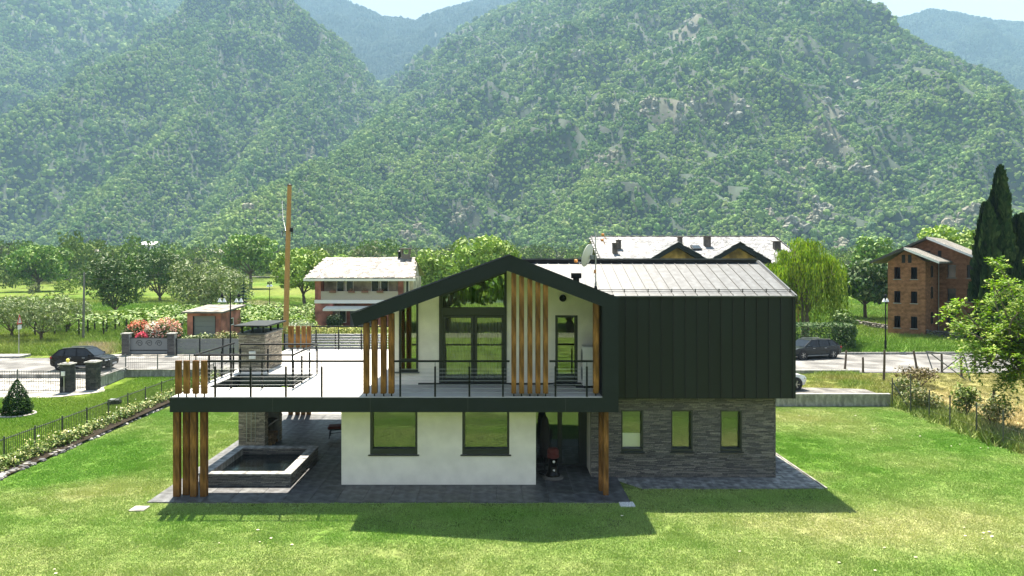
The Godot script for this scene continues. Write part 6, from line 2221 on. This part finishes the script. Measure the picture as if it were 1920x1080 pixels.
func make_walnut(r: RandomNumberGenerator) -> void:
	# the near tree at the right edge: leaning trunk, long open limbs, leaves in sprays at the twig ends
	var o := thing("walnut_tree", "large leafy walnut tree leaning in from the right edge of the lawn", "tree", Vector3(24.0, 0.0, -9.8))
	var w := MB.new()
	w.col = Color(0.16, 0.135, 0.11)
	var fork := Vector3(-0.15, 2.1, 0.1)
	limb(w, r, Vector3(0.1, -0.3, 0), fork, 0.30, 0.21, 0.03)
	var fork2 := Vector3(-0.95, 3.3, 0.25)
	limb(w, r, fork, fork2, 0.19, 0.15, 0.05)
	var f := MB.new()
	var cols := [Color(0.15, 0.25, 0.030), Color(0.20, 0.295, 0.035), Color(0.10, 0.18, 0.025), Color(0.26, 0.32, 0.05)]
	var ends := []
	for q in [[-3.6, 4.6, 0.3], [-2.9, 5.6, -0.7], [-2.2, 6.5, 0.6], [-1.3, 7.2, -0.3], [-0.2, 7.6, 0.4], [0.9, 7.3, -0.5], [1.9, 6.6, 0.5], [2.7, 5.6, -0.3], [-3.0, 3.6, 0.8], [-2.4, 4.7, -1.3], [-1.4, 5.6, 1.4], [0.2, 6.0, 1.6], [1.2, 5.4, 1.3], [-0.8, 5.9, -1.5], [0.8, 6.2, -1.6],
		[-1.9, 2.6, 1.0], [-2.2, 3.0, -0.5], [2.3, 4.4, 0.8], [1.6, 3.8, -0.9], [-0.9, 4.5, 1.6], [0.3, 4.6, -1.7], [-1.5, 2.2, 0.5], [3.0, 4.8, 0.6], [-2.6, 2.9, 0.2], [-1.0, 3.6, 1.4]]:
		var e := Vector3(q[0], q[1], q[2])
		var from := fork2 if r.randf() < 0.65 else fork
		var pts := limb(w, r, from, e, 0.075, 0.022, 0.12, 7)
		for k in 6:
			var a: Vector3 = pts[2 + k % 5]
			var u := (Vector3(r.randf_range(-1, 1), r.randf_range(-0.7, 0.9), r.randf_range(-1, 1))).normalized() * r.randf_range(0.5, 0.95)
			limb(w, r, a, a + u, 0.02, 0.008, 0.1, 3)
			ends.append(a + u)
		ends.append(e)
	for e in ends:
		var tone := r.randf_range(0.8, 1.2)
		for s in 15:
			var d := Vector3(r.randf_range(-1, 1), r.randf_range(-0.7, 0.8), r.randf_range(-1, 1)).normalized()
			var root: Vector3 = e + d * 0.05
			for j in 7:                      # a compound leaf: pairs of leaflets along a stalk
				var p := root + d * (0.06 + 0.055 * j) + Vector3(0, -0.004 * j * j, 0)
				var side := d.cross(Vector3.UP + Vector3(r.randf_range(-0.5, 0.5), 0, r.randf_range(-0.5, 0.5))).normalized() * (1.0 if j % 2 else -1.0)
				var tip := (side + d * 0.6 + Vector3(0, r.randf_range(-0.5, 0.2), 0)).normalized()
				var wide := tip.cross(Vector3(r.randf_range(-0.6, 0.6), 1, r.randf_range(-0.6, 0.6))).normalized()
				var l := r.randf_range(0.12, 0.205)
				f.col = cols[r.randi() % 4] * (tone * r.randf_range(0.8, 1.2))
				f.quad(p, p + tip * l * 0.5 - wide * l * 0.28, p + tip * l, p + tip * l * 0.5 + wide * l * 0.28)
	built("trunk", w, M.bark, o)
	built("crown", f, M.leaf_bright, o)

func at_ground(px: float, py: float, extra := 0.0) -> Vector3:       # where a base seen at this point of the photograph stands on the valley floor
	var d := 10080.0 / (py - 492.0) + extra
	var p := spot(px, py, d)
	return Vector3(p.x, 0.3, 23.7 - d)

func make_trees() -> void:
	var r := RandomNumberGenerator.new()
	r.seed = 701
	var mid_green := [Color(0.118, 0.227, 0.043), Color(0.156, 0.272, 0.050), Color(0.086, 0.172, 0.037), Color(0.218, 0.312, 0.070)]
	var dark_green := [Color(0.051, 0.108, 0.031), Color(0.076, 0.145, 0.035), Color(0.035, 0.076, 0.025), Color(0.127, 0.177, 0.063)]
	var light_green := [Color(0.209, 0.314, 0.054), Color(0.284, 0.374, 0.075), Color(0.149, 0.247, 0.045)]
	var grey_green := [Color(0.201, 0.259, 0.108), Color(0.273, 0.316, 0.159), Color(0.115, 0.172, 0.064)]
	var round_ := grow(1, 11.5, 14.5, 2.2, 5200, 0.42, mid_green, {"lobes": 17})
	var upright := grow(2, 12.0, 8.0, 1.6, 4200, 0.36, mid_green, {"lobes": 16})
	var bushy := grow(3, 8.4, 8.6, 0.7, 6000, 0.26, dark_green, {"lobes": 18, "slim": 0.32})
	var loose := grow(4, 7.0, 8.8, 0.6, 5200, 0.24, grey_green, {"lobes": 18, "slim": 0.34})
	var orchard := grow(5, 9.5, 10.0, 1.8, 5000, 0.30, light_green, {"lobes": 16, "lean": Vector3(-0.6, 0, 0)})
	var ball_ := grow(6, 8.6, 6.4, 1.2, 4600, 0.25, light_green, {"lobes": 18, "plump": 1.15})
	var spread := grow(7, 6.2, 8.2, 1.5, 5200, 0.25, dark_green, {"lobes": 15})
	var olive := grow(8, 4.2, 5.4, 0.6, 4200, 0.15, grey_green, {"lobes": 14, "slim": 0.28, "trunk": 0.14})
	tree("broadleaf_tree", "round dark-green tree standing alone in the field at the far left", round_, at_ground(72, 546), 0.3)
	tree("bushy_tree", "dense dark narrow-leaved tree behind the vine pergola", bushy, at_ground(216, 591), 1.0, 1.0)
	tree("bushy_tree", "second dark narrow-leaved tree right of the pergola's dense tree", bushy, at_ground(300, 565), 2.3, 1.12)
	tree("broadleaf_tree", "taller green tree behind the two dark narrow-leaved trees", upright, at_ground(255, 553), 0.8, 0.75)
	tree("loose_tree", "silvery loose-leaved tree behind the pink garage", loose, at_ground(378, 594), 0.0, 1.0)
	tree("loose_tree", "smaller silvery tree between the pink garage and blue spruce", loose, at_ground(425, 583), 1.7, 0.85)
	tree("broadleaf_tree", "tall rounded tree with bare trunk left of the timber pole", grow(9, 15.0, 15.6, 4.2, 5600, 0.45, mid_green, {"lobes": 18, "trunk": 0.4}), at_ground(470, 541), 0.0, 1.0)
	tree("orchard_tree", "leaning light-green tree between timber pole and pink house", orchard, at_ground(572, 573), 0.0, 1.0)
	tree("orchard_tree", "light-green tree rising right behind the pink house roof", orchard, at_ground(650, 556), 2.2, 0.92)
	tree("ball_tree", "ball-shaped light-green tree right of the pink house", ball_, spot(813, 556, 118.0) * Vector3(1, 0, 1) + Vector3(0, 0.3, 0), 0.4, 1.06)
	tree("orchard_tree", "large yellow-green tree behind the left slope of the gable", orchard, spot(902, 556, 132.0) * Vector3(1, 0, 1) + Vector3(0, 0.3, 0), 3.0, 1.24)
	tree("olive_tree", "many-stemmed grey-green olive tree by the road sign", olive, at_ground(78, 641), 0.0, 1.05)
	tree("olive_tree", "second olive-like bush at the left edge behind the sign", olive, at_ground(22, 634), 2.0, 0.95)
	tree("olive_tree", "third grey-green bush between olive tree and vine pergola", olive, at_ground(128, 622), 4.0, 0.8)
	tree("spreading_tree", "dark spreading tree with short trunk right of the willow", spread, at_ground(1622, 598), 0.0, 1.2)
	tree("broadleaf_tree", "tall pale-green tree behind the brick building's left side", upright, at_ground(1640, 556), 1.2, 1.05)
	tree("broadleaf_tree", "broad light tree above the brick building's right roof", orchard, spot(1800, 540, 118.0) * Vector3(1, 0, 1) + Vector3(0, 0.3, 0), 1.0, 1.35)
	tree("broadleaf_tree", "round tree at the far right behind the conifers", round_, spot(1915, 540, 110.0) * Vector3(1, 0, 1) + Vector3(0, 0.3, 0), 1.0, 0.95)
	tree("blue_spruce", "small blue-green spruce right of the pink garage", conifer(11, 5.2, 3.4, 2600, [Color(0.035, 0.075, 0.06), Color(0.05, 0.095, 0.08), Color(0.025, 0.055, 0.045)]), at_ground(456, 604), 0.0, 1.0, "", "needle")
	var cyp := [Color(0.020, 0.045, 0.014), Color(0.034, 0.065, 0.018), Color(0.050, 0.085, 0.026)]
	tree("cypress_tree", "tall narrow dark cypress behind the walnut, highest tree at the right", cypress(12, 15.4, 2.1, 6800, cyp), Vector3(43.6, 0.3, -41.3), 0.0, 1.0, "", "needle")
	tree("cypress_tree", "shorter dark cypress against the brick building's right end", cypress(13, 12.2, 2.5, 5600, cyp), Vector3(42.2, 0.3, -41.0), 2.0, 1.0, "", "needle")
	tree("dark_conifer", "broad dark conifer at the right edge beside the cypress", cypress(14, 11.2, 4.6, 7000, cyp), Vector3(45.6, 0.3, -41.5), 1.0, 1.0, "", "needle")
	tree("dark_conifer", "second broad dark conifer at the extreme right", cypress(15, 12.0, 6.2, 6500, cyp), Vector3(49.0, 0.3, -43.5), 3.0, 1.0, "", "needle")
	make_willow(r)
	make_walnut(r)
	# shrubs
	shrub("silver_shrub", "rounded silvery shrub before the pink house, above the hedge", Vector3(-18.0, 0.3, -43.2), Vector3(3.4, 2.3, 2.4), 5200, 0.075, [Color(0.30, 0.34, 0.25), Color(0.22, 0.27, 0.18), Color(0.38, 0.41, 0.31)], r)
	shrub("dark_shrub", "dark green clipped shrub against the pink house wall", Vector3(-17.2, 0.3, -52.5), Vector3(2.3, 2.2, 1.4), 2600, 0.09, [Color(0.025, 0.055, 0.018), Color(0.04, 0.075, 0.022)], r)
	shrub("oleander_shrub", "coral-flowered oleander behind the left gate pillar", Vector3(-28.9, 0.3, -36.2), Vector3(2.2, 2.6, 1.6), 2200, 0.11, [Color(0.06, 0.12, 0.03), Color(0.10, 0.16, 0.045)], r, "shrub", [[520, 0.09, [Color(0.62, 0.16, 0.10), Color(0.68, 0.26, 0.17), Color(0.55, 0.10, 0.10)]]])
	shrub("oleander_shrub", "white-flowered oleander between two coral oleanders", Vector3(-27.7, 0.3, -36.0), Vector3(1.4, 2.55, 1.4), 1300, 0.11, [Color(0.06, 0.12, 0.03), Color(0.10, 0.16, 0.045)], r, "shrub", [[420, 0.09, [Color(0.75, 0.70, 0.60), Color(0.68, 0.55, 0.45)]]])
	shrub("oleander_shrub", "largest oleander, pink and coral, by the right gate pillar", Vector3(-26.7, 0.3, -36.3), Vector3(2.5, 2.75, 1.8), 2600, 0.11, [Color(0.06, 0.12, 0.03), Color(0.10, 0.16, 0.045)], r, "shrub", [[760, 0.09, [Color(0.62, 0.20, 0.15), Color(0.70, 0.36, 0.28), Color(0.72, 0.5, 0.42)]]])
	shrub("oleander_shrub", "low deep-pink flowering shrub over the gate's left end", Vector3(-28.2, 0.3, -35.2), Vector3(1.1, 1.75, 0.9), 700, 0.09, [Color(0.06, 0.12, 0.03)], r, "shrub", [[420, 0.08, [Color(0.55, 0.03, 0.10), Color(0.62, 0.06, 0.12)]]])
	shrub("round_shrub", "rounded yellowish shrub right of the pink garage door", Vector3(-22.0, 0.3, -36.4), Vector3(2.2, 2.1, 1.8), 2200, 0.10, [Color(0.20, 0.22, 0.07), Color(0.28, 0.26, 0.11), Color(0.10, 0.14, 0.04)], r)
	shrub("leafy_shrub", "light-green broad-leaved shrub left of the stone chimney", Vector3(-20.3, 0.3, -40.5), Vector3(3.2, 3.0, 2.2), 2600, 0.16, light_green, r)
	shrub("leafy_shrub", "bright-leaved shrub behind the flat chimney cap", Vector3(-18.6, 0.3, -47.0), Vector3(3.6, 2.5, 2.2), 2400, 0.16, light_green, r)
	shrub("tall_grass_tuft", "tuft of tall pale grass before the garage door", Vector3(-24.0, 0.3, -35.6), Vector3(2.4, 1.7, 0.9), 900, 0.16, [Color(0.24, 0.27, 0.13), Color(0.16, 0.21, 0.08)], r, "grass")
	shrub("broadleaf_shrub", "glossy broad-leaved shrub at the right end of the clipped hedge", Vector3(28.6, 0.3, -38.6), Vector3(2.6, 3.5, 2.2), 2600, 0.16, [Color(0.08, 0.15, 0.035), Color(0.13, 0.20, 0.05)], r)
	var o := thing("clipped_hedge", "dark green clipped hedge behind the parked dark estate car", "hedge", Vector3(23.8, 0.3, -37.6))
	var b := MB.new()
	for k in 11000:
		var p := Vector3(r.randf_range(-5.0, 5.0), r.randf_range(0.05, 2.15), r.randf_range(-0.95, 0.95))
		var on := r.randi() % 3
		if on == 0: p.z = 0.95 + r.randf_range(-0.14, 0.1)
		elif on == 1: p.y = 2.1 + r.randf_range(-0.15, 0.14)
		elif r.randf() < 0.4: p.x = 4.95 + r.randf_range(-0.15, 0.12)
		leaf_at(b, r, p, Vector3(0, 0.6, 0.6), 0.1, [Color(0.035, 0.085, 0.022), Color(0.055, 0.115, 0.03), Color(0.08, 0.14, 0.035)], 0.6)
	built("foliage", b, M.leaf, o)
	b = MB.new()
	b.col = Color(0.09, 0.07, 0.05)
	for k in 14: b.tube([Vector3(-4.7 + k * 0.72, 0, 0), Vector3(-4.6 + k * 0.72, 1.6, 0.1)], [0.04, 0.02], 5)
	built("stems", b, M.bark, o, "stuff")
	# rough growth along the wire posts
	var weed := [Color(0.13, 0.17, 0.05), Color(0.20, 0.21, 0.08), Color(0.08, 0.12, 0.035), Color(0.28, 0.25, 0.12)]
	var n := 0
	for q in [[21.6, -14.2, 1.5, 1.5, "rank bramble clump nearest the white plastic pipe"], [22.5, -12.2, 1.2, 1.9, "bright-topped bramble bush in the middle of the dry field edge"], [22.6, -10.4, 1.7, 1.6, "grey-green bramble mound before the hay"], [23.0, -7.6, 1.4, 1.2, "weedy clump beside the walnut trunk"], [22.0, -16.9, 1.3, 1.5, "dark weeds round the tall wooden stake"], [24.3, -19.6, 1.9, 1.3, "brown matted weeds slumped by the broken fence frame"]]:
		var cols := weed if n != 5 else [Color(0.12, 0.09, 0.045), Color(0.17, 0.14, 0.06)]
		if n == 1: cols = [Color(0.13, 0.20, 0.035), Color(0.19, 0.25, 0.05), Color(0.08, 0.12, 0.035)]
		shrub("bramble_bush", q[4], Vector3(q[0], gy(q[0], q[1]), q[1]), Vector3(q[2] * 1.25, q[3], q[2]), 900, 0.085, cols, r, "bush")
		n += 1
	# trees behind the viewpoint, seen only in the window panes
	for k in 11:
		tree("garden_tree", "leafy tree of the row behind the viewpoint, mirrored in the glass", [bushy, round_, upright][k % 3], Vector3(-33.0 + k * 6.6 + r.randf_range(-1, 1), 0, 52.0 + r.randf_range(-1.5, 4.0)), k * 1.3, [1.75, 1.1, 1.35][k % 3], "trees behind the viewpoint")
	b = MB.new()
	b.span(Vector3(-40, -0.1, 46.0), Vector3(40, 0.4, 46.3))
	tag(built("garden_wall", b, M.concrete, self), "long low grey wall behind the viewpoint, mirrored in the balcony glass", "wall")
	# the woods of the valley floor
	var kinds := [grow(31, 1.9, 1.7, 0.15, 420, 0.10, [Color(1, 1, 1), Color(0.8, 0.8, 0.8)], {"lobes": 11}), grow(32, 2.3, 1.35, 0.12, 420, 0.095, [Color(1, 1, 1), Color(0.8, 0.8, 0.8)], {"lobes": 12}), grow(33, 1.6, 1.9, 0.12, 420, 0.105, [Color(1, 1, 1), Color(0.82, 0.82, 0.82)], {"lobes": 11})]
	var places := [[], [], []]
	var tints := [[], [], []]
	for k in 5200:
		var d := 0.0
		var x := 0.0
		var s := 0.0
		if k < 640:                          # a belt of tall trees along the river, broken into groups
			d = r.randf_range(235.0, 330.0)
			x = r.randf_range(-0.74, 0.8) * d
			s = r.randf_range(3.8, 7.0)
			if x > -0.30 * d and x < -0.185 * d: continue
			if x > -0.12 * d: s *= 0.68
			if n_tint.get_noise_2d(x * 2.2, d) < -0.18: continue
		elif k < 760:
			d = r.randf_range(150.0, 230.0)
			x = r.randf_range(-0.72, 0.75) * d
			s = r.randf_range(1.5, 3.4)
			if x > -0.36 * d and x < -0.24 * d: continue
			if n_tint.get_noise_2d(x * 4.0, d * 2.0) < 0.05: continue
		else:
			d = r.randf_range(340.0, 640.0)
			x = r.randf_range(-0.76, 0.82) * d
			s = r.randf_range(4.0, 7.5)
		var w := r.randi() % 3
		places[w].append(Transform3D(Basis(Vector3.UP, r.randf() * TAU).scaled(Vector3(s, s * r.randf_range(0.9, 1.2), s)), Vector3(x, 0.2, 23.7 - d)))
		var c := Color(0.11, 0.20, 0.042).lerp(Color(0.20, 0.27, 0.065), r.randf())
		if r.randf() < 0.2: c = Color(0.15, 0.17, 0.09)
		tints[w].append(c * r.randf_range(0.8, 1.15))
	for w in 3:
		var both := swarm("valley_wood", kinds[w][1], M.forest, places[w], tints[w])
		tag(both, ["rounded trees of the wooded belt along the valley floor", "tall poplar-like trees of the wooded belt along the valley floor", "low spreading trees of the wooded belt along the valley floor"][w], "wood")

# ---------------------------------------------------------------- cars
func car(called: String, label: String, at: Vector3, turn: float, long: float, wide: float, high: float, paint: String) -> Node3D:
	# heading along +x; z is across. Measured at the middle of the car.
	var o := thing(called, label, "car", at, turn)
	var hl := long * 0.5
	var hw := wide * 0.5
	# body below the window line: [x, bottom, sill, waist, half width, top half width, crown]
	var st := [[-1.0, 0.45, 0.55, 0.80, 0.72, 0.60, 0.82], [-0.97, 0.30, 0.45, 0.92, 0.88, 0.76, 0.95], [-0.85, 0.24, 0.42, 0.97, 0.97, 0.86, 1.0], [-0.60, 0.22, 0.40, 0.97, 1.0, 0.90, 1.0], [-0.1, 0.22, 0.40, 0.95, 1.0, 0.90, 0.97], [0.32, 0.22, 0.40, 0.93, 1.0, 0.90, 0.96], [0.50, 0.23, 0.40, 0.91, 0.99, 0.86, 0.965], [0.75, 0.24, 0.42, 0.86, 0.96, 0.80, 0.90], [0.92, 0.26, 0.45, 0.76, 0.86, 0.70, 0.79], [0.985, 0.33, 0.48, 0.66, 0.74, 0.58, 0.68], [1.0, 0.42, 0.52, 0.60, 0.62, 0.48, 0.61]]
	var k := high / 1.5
	var body := MB.new()
	var rings := []
	for s in st:
		var x: float = s[0] * hl
		var ring := []
		var right := [Vector3(x, s[1] * k, s[4] * hw * 0.86), Vector3(x, s[2] * k, s[4] * hw), Vector3(x, lerpf(s[2], s[3], 0.55) * k, s[4] * hw * 1.0), Vector3(x, s[3] * k, s[4] * hw * 0.965), Vector3(x, (s[3] + 0.02) * k, s[5] * hw), Vector3(x, s[6] * k, 0.0)]
		for p in right: ring.append(p)
		for i in range(4, -1, -1): ring.append(right[i] * Vector3(1, 1, -1))
		rings.append(ring)
	for i in rings.size() - 1:
		for j in 11:
			var l := (j + 1) % 11
			body.quad(rings[i][j], rings[i + 1][j], rings[i + 1][l], rings[i][l])
	for j in range(1, 10):
		body.tri(rings[0][0], rings[0][j], rings[0][j + 1])
		body.tri(rings[-1][0], rings[-1][j + 1], rings[-1][j])
	built("body", body, M[paint], o)
	# glasshouse
	var g := MB.new()
	var cab := [[-0.92, 0.95, 0.97, 0.80, 0.78], [-0.72, 0.96, 1.33, 0.85, 0.68], [-0.55, 0.96, 1.43, 0.88, 0.67], [-0.1, 0.96, 1.475, 0.89, 0.68], [0.14, 0.95, 1.45, 0.89, 0.68], [0.24, 0.95, 1.39, 0.885, 0.66], [0.52, 0.95, 0.965, 0.84, 0.80]]
	var gr := []
	for s in cab:
		var x: float = s[0] * hl
		gr.append([Vector3(x, s[1] * k, s[3] * hw), Vector3(x, s[2] * k, s[4] * hw), Vector3(x, s[2] * k, -s[4] * hw), Vector3(x, s[1] * k, -s[3] * hw)])
	for i in gr.size() - 1:
		for j in 3: g.quad(gr[i][j], gr[i + 1][j], gr[i + 1][j + 1], gr[i][j + 1])
	built("window", g, M.car_glass, o)
	var roof := MB.new()
	for i in range(1, 5):
		var up := Vector3(0, 0.018, 0)
		roof.quad(gr[i][1] + up, gr[i + 1][1] + up, gr[i + 1][2] + up, gr[i][2] + up)
		roof.quad(gr[i][1] + up, gr[i][1] - up * 2.5 + Vector3(0, 0, 0.02), gr[i + 1][1] - up * 2.5 + Vector3(0, 0, 0.02), gr[i + 1][1] + up)
		roof.quad(gr[i][2] + up, gr[i + 1][2] + up, gr[i + 1][2] - up * 2.5 - Vector3(0, 0, 0.02), gr[i][2] - up * 2.5 - Vector3(0, 0, 0.02))
	built("roof", roof, M[paint], o)
	for side in [1.0, -1.0]:
		var rail := MB.new()
		rail.bar(Vector3(-0.6 * hl, 1.46 * k, side * 0.62 * hw), Vector3(0.12 * hl, 1.495 * k, side * 0.62 * hw), 0.035, 0.03)
		built("roof_rail", rail, M.steel, o)
		for q in [[0.50, 0.965, 0.85, 0.20, 1.41, 0.685], [-0.08, 0.96, 0.895, -0.12, 1.46, 0.695], [-0.52, 0.96, 0.885, -0.50, 1.42, 0.685], [-0.90, 0.965, 0.82, -0.70, 1.34, 0.695]]:
			var pil := MB.new()
			pil.bar(Vector3(q[0] * hl, q[1] * k, side * q[2] * hw), Vector3(q[3] * hl, q[4] * k, side * q[5] * hw), 0.075, 0.035)
			built("pillar", pil, M[paint], o)
		var mirror := MB.new()
		mirror.bbox(Vector3(0.40 * hl, 1.03 * k, side * (hw * 1.06)), Vector3(0.12, 0.13, 0.2), 0.03)
		built("wing_mirror", mirror, M[paint], o)
		for x in [-0.28, 0.18]:
			var hd := MB.new()
			hd.bbox(Vector3(x * hl, 0.84 * k, side * hw * 1.0), Vector3(0.2, 0.035, 0.035), 0.01)
			built("door_handle", hd, M.steel, o)
		var trim := MB.new()
		trim.bspan(Vector3(-0.42 * hl, 0.25 * k, side * hw * 0.95 - 0.02), Vector3(0.46 * hl, 0.33 * k, side * hw * 0.95 + 0.035), 0.012)
		built("sill_trim", trim, M.grey_metal, o)
		for x in [-0.60, 0.61]:
			var arch := MB.new()
			arch.tube([Vector3(x * hl, 0.35 * k, side * (hw * 0.80)), Vector3(x * hl, 0.35 * k, side * (hw * 1.004))], [0.385 * k, 0.385 * k], 22)
			built("wheel_arch", arch, M.rubber, o)
			var wheel := group("wheel", o)
			var ty := MB.new()
			ty.lathe(Vector3.ZERO, [Vector2(0.20, -0.02), Vector2(0.29, -0.01), Vector2(0.335, 0.02), Vector2(0.345, 0.06), Vector2(0.345, 0.16), Vector2(0.33, 0.2)], 26)
			var t := built("tyre", ty, M.rubber, wheel)
			var rim := MB.new()
			rim.lathe(Vector3(0, 0.015, 0), [Vector2(0.0, -0.012), Vector2(0.05, -0.015), Vector2(0.06, 0.0), Vector2(0.06, 0.02)], 14)
			for i in 5:
				var a := TAU * i / 5
				rim.bar(Vector3(cos(a) * 0.03, 0.0, sin(a) * 0.03), Vector3(cos(a) * 0.215, 0.0, sin(a) * 0.215), 0.05, 0.03)
			rim.lathe(Vector3.ZERO, [Vector2(0.195, 0.02), Vector2(0.20, -0.016), Vector2(0.225, -0.016), Vector2(0.235, 0.01)], 26)
			var m := built("rim", rim, M.steel, wheel)
			wheel.position = Vector3(x * hl, 0.345, side * (hw + 0.015))
			wheel.rotation.x = -PI / 2 if side > 0 else PI / 2
		var lamp := MB.new()
		lamp.bbox(Vector3(0.91 * hl, 0.66 * k, side * hw * 0.70), Vector3(0.22, 0.12, 0.36), 0.04, Basis(Vector3.UP, side * -0.55))
		built("headlight", lamp, M.headlight, o)
		lamp = MB.new()
		lamp.bbox(Vector3(-0.955 * hl, 0.84 * k, side * hw * 0.78), Vector3(0.14, 0.15, 0.34), 0.03, Basis(Vector3.UP, side * 0.35))
		built("tail_light", lamp, M.tail_light, o)
	var grille := MB.new()
	grille.bbox(Vector3(0.985 * hl, 0.50 * k, 0), Vector3(0.1, 0.2, hw * 0.9), 0.02)
	built("grille", grille, M.rubber, o)
	var plate := MB.new()
	plate.bbox(Vector3(1.008 * hl, 0.42 * k, 0), Vector3(0.03, 0.11, 0.5), 0.005)
	built("number_plate", plate, M.white_paint, o)
	return o

func make_vehicles() -> void:
	car("parked_car", "black sport utility car parked on the road behind the entrance pillars", Vector3(-27.9, 0.33, -26.6), 0.0, 3.95, 1.7, 1.5, "black_paint")
	car("parked_car", "dark grey estate car parked before the clipped hedge", Vector3(23.35, 0.33, -32.4), deg_to_rad(180 + 18), 4.5, 1.84, 1.47, "grey_paint")
	car("parked_car", "white car whose bonnet shows past the wing, behind the retaining wall", Vector3(14.55, 0.605, -17.0), deg_to_rad(12), 4.1, 1.75, 1.48, "car_white")

# ---------------------------------------------------------------- grass
func tuft(seed_: int, blades: int, spread: float, h: float, w: float) -> ArrayMesh:
	var r := RandomNumberGenerator.new()
	r.seed = seed_
	var b := MB.new()
	for k in blades:
		var p := Vector3(r.randf_range(-spread, spread), 0, r.randf_range(-spread, spread))
		var a := r.randf() * TAU
		var side := Vector3(cos(a), 0, sin(a)) * w
		var bend := Vector3(r.randf_range(-1, 1), 0, r.randf_range(-1, 1)) * h * 0.8
		var hh := h * r.randf_range(0.5, 1.2)
		var g := r.randf_range(0.75, 1.3)
		b.col = Color(g, g * r.randf_range(0.95, 1.05), g)
		b.tri(p - side, p + side, p + Vector3.UP * hh + bend)
	return b.mesh()

func make_grass() -> void:
	var r := RandomNumberGenerator.new()
	r.seed = 801
	var kinds := [tuft(1, 110, 0.26, 0.038, 0.008), tuft(2, 110, 0.26, 0.045, 0.009), tuft(3, 90, 0.26, 0.032, 0.009)]
	var places := [[], [], []]
	var tints := [[], [], []]
	for k in 21000:
		var x := r.randf_range(-17.1, 20.3)
		var z := r.randf_range(-15.0, 7.5)
		if x > -11.0 and x < 4.15 and z < 0.52: continue
		if x > 4.0 and x < 10.95 and z < -0.95: continue
		if absf(x) > (24.5 - z) * 0.74: continue
		var w := r.randi() % 3
		var s := r.randf_range(0.75, 1.2) * (1.0 + 0.35 * n_rough.get_noise_2d(x * 0.7, z * 0.7))
		places[w].append(Transform3D(Basis(Vector3.UP, r.randf() * TAU).scaled(Vector3(1, s, 1)), Vector3(x, 0.0, z)))
		var c := lawn_color(x, z)
		tints[w].append(c * r.randf_range(0.95, 1.3))
	for w in 3: tag(swarm("lawn_grass", kinds[w], M.grass, places[w], tints[w]), ["short mown blades of the front lawn", "slightly longer blades of the front lawn", "sparse clipped blades of the front lawn"][w], "grass")
	# pale fallen leaves and clippings on the lawn
	var bits := []
	var bit_tints := []
	for q in [[-14.5, 4.4, 0.8, 12], [-14.0, 5.4, 0.7, 7], [13.2, 3.2, 1.0, 14], [-6.2, 3.6, 1.2, 10], [16.5, -8.5, 2.5, 12], [18.5, -6.3, 2.0, 10], [-10.5, 6.2, 2.0, 6], [3.6, 1.7, 0.4, 2], [15.0, -12.5, 3.0, 10], [9.5, 4.5, 5.0, 10]]:
		for k in q[3] / 2:
			var s := r.randf_range(0.015, 0.035)
			bits.append(Transform3D(Basis.from_euler(Vector3(r.randf_range(-0.4, 0.4), r.randf() * TAU, r.randf_range(-0.4, 0.4))).scaled(Vector3(s * 1.5, s * 0.5, s)), Vector3(q[0] + r.randfn() * q[2] * 0.5, 0.035, q[1] + r.randfn() * q[2] * 0.3)))
			bit_tints.append(Color(0.62, 0.57, 0.42) * r.randf_range(0.7, 1.2))
	tag(swarm("lawn_litter", ball(90, 1, 0.6, Vector3.ONE).mesh(), M.plain, bits, bit_tints), "pale scattered clippings and leaves lying on the lawn", "litter")
	# rougher grass: the neighbouring lawn, road verges, meadow, hay and weeds
	var rough := [tuft(4, 60, 0.4, 0.07, 0.016), tuft(5, 46, 0.5, 0.3, 0.03), tuft(6, 40, 0.55, 0.42, 0.03)]
	places = [[], [], []]
	tints = [[], [], []]
	for k in 9000:
		var x := r.randf_range(-34.0, -18.5)
		var z := r.randf_range(-24.0, 4.0)
		if absf(x) > (24.0 - z) * 0.75 or (z < -17.5 and x < -22.9): continue
		places[0].append(Transform3D(Basis(Vector3.UP, r.randf() * TAU), Vector3(x, gy(x, z), z)))
		tints[0].append(field_color(x, z) * r.randf_range(0.95, 1.25))
	for k in 30000:
		var z := -34.5 - 90.0 * pow(r.randf(), 1.6)
		var x := r.randf_range(-0.75, 0.82) * (23.7 - z)
		if x > -30.6 and x < -5.0 and z > -37.0: continue
		if z > -33.5 - x / 30.0 - 1.8: continue
		var w := 1 + r.randi() % 2
		var s := r.randf_range(0.5, 1.3)
		places[w].append(Transform3D(Basis(Vector3.UP, r.randf() * TAU).scaled(Vector3(s, s, s)), Vector3(x, gy(x, z), z)))
		tints[w].append(field_color(x, z) * r.randf_range(0.8, 1.25))
	for k in 12000:
		var x := r.randf_range(7.0, 36.0)
		var z := r.randf_range(-24.6, 2.0)
		if x < 20.6 and z > -17.7: continue
		if x < 16.4 and z > -19.7: continue
		if absf(x) > (24.5 - z) * 0.78: continue
		var s := r.randf_range(0.15, 0.42)
		if x > 20.5: s = r.randf_range(0.3, 0.8)
		if x > 20.5 and x < 23.2 + 0.05 * z and z > -16.5: s = r.randf_range(0.45, 1.25)
		elif x > 23.0: s *= 0.45
		var w := 1 + r.randi() % 2
		places[w].append(Transform3D(Basis(Vector3.UP, r.randf() * TAU).scaled(Vector3(s, s, s)), Vector3(x, gy(x, z), z)))
		var c := field_color(x, z)
		if x > 20.5 and x < 22.8 and z > -16.5: c = c.lerp(Color(0.14, 0.20, 0.05), r.randf_range(0.2, 0.9))
		tints[w].append(c * r.randf_range(0.8, 1.25))
	for w in 3: tag(swarm("meadow_grass", rough[w], M.grass, places[w], tints[w]), ["short thick grass of the neighbouring lawn", "knee-high meadow grass beyond the road", "taller seeding grass of verges and field edges"][w], "grass")
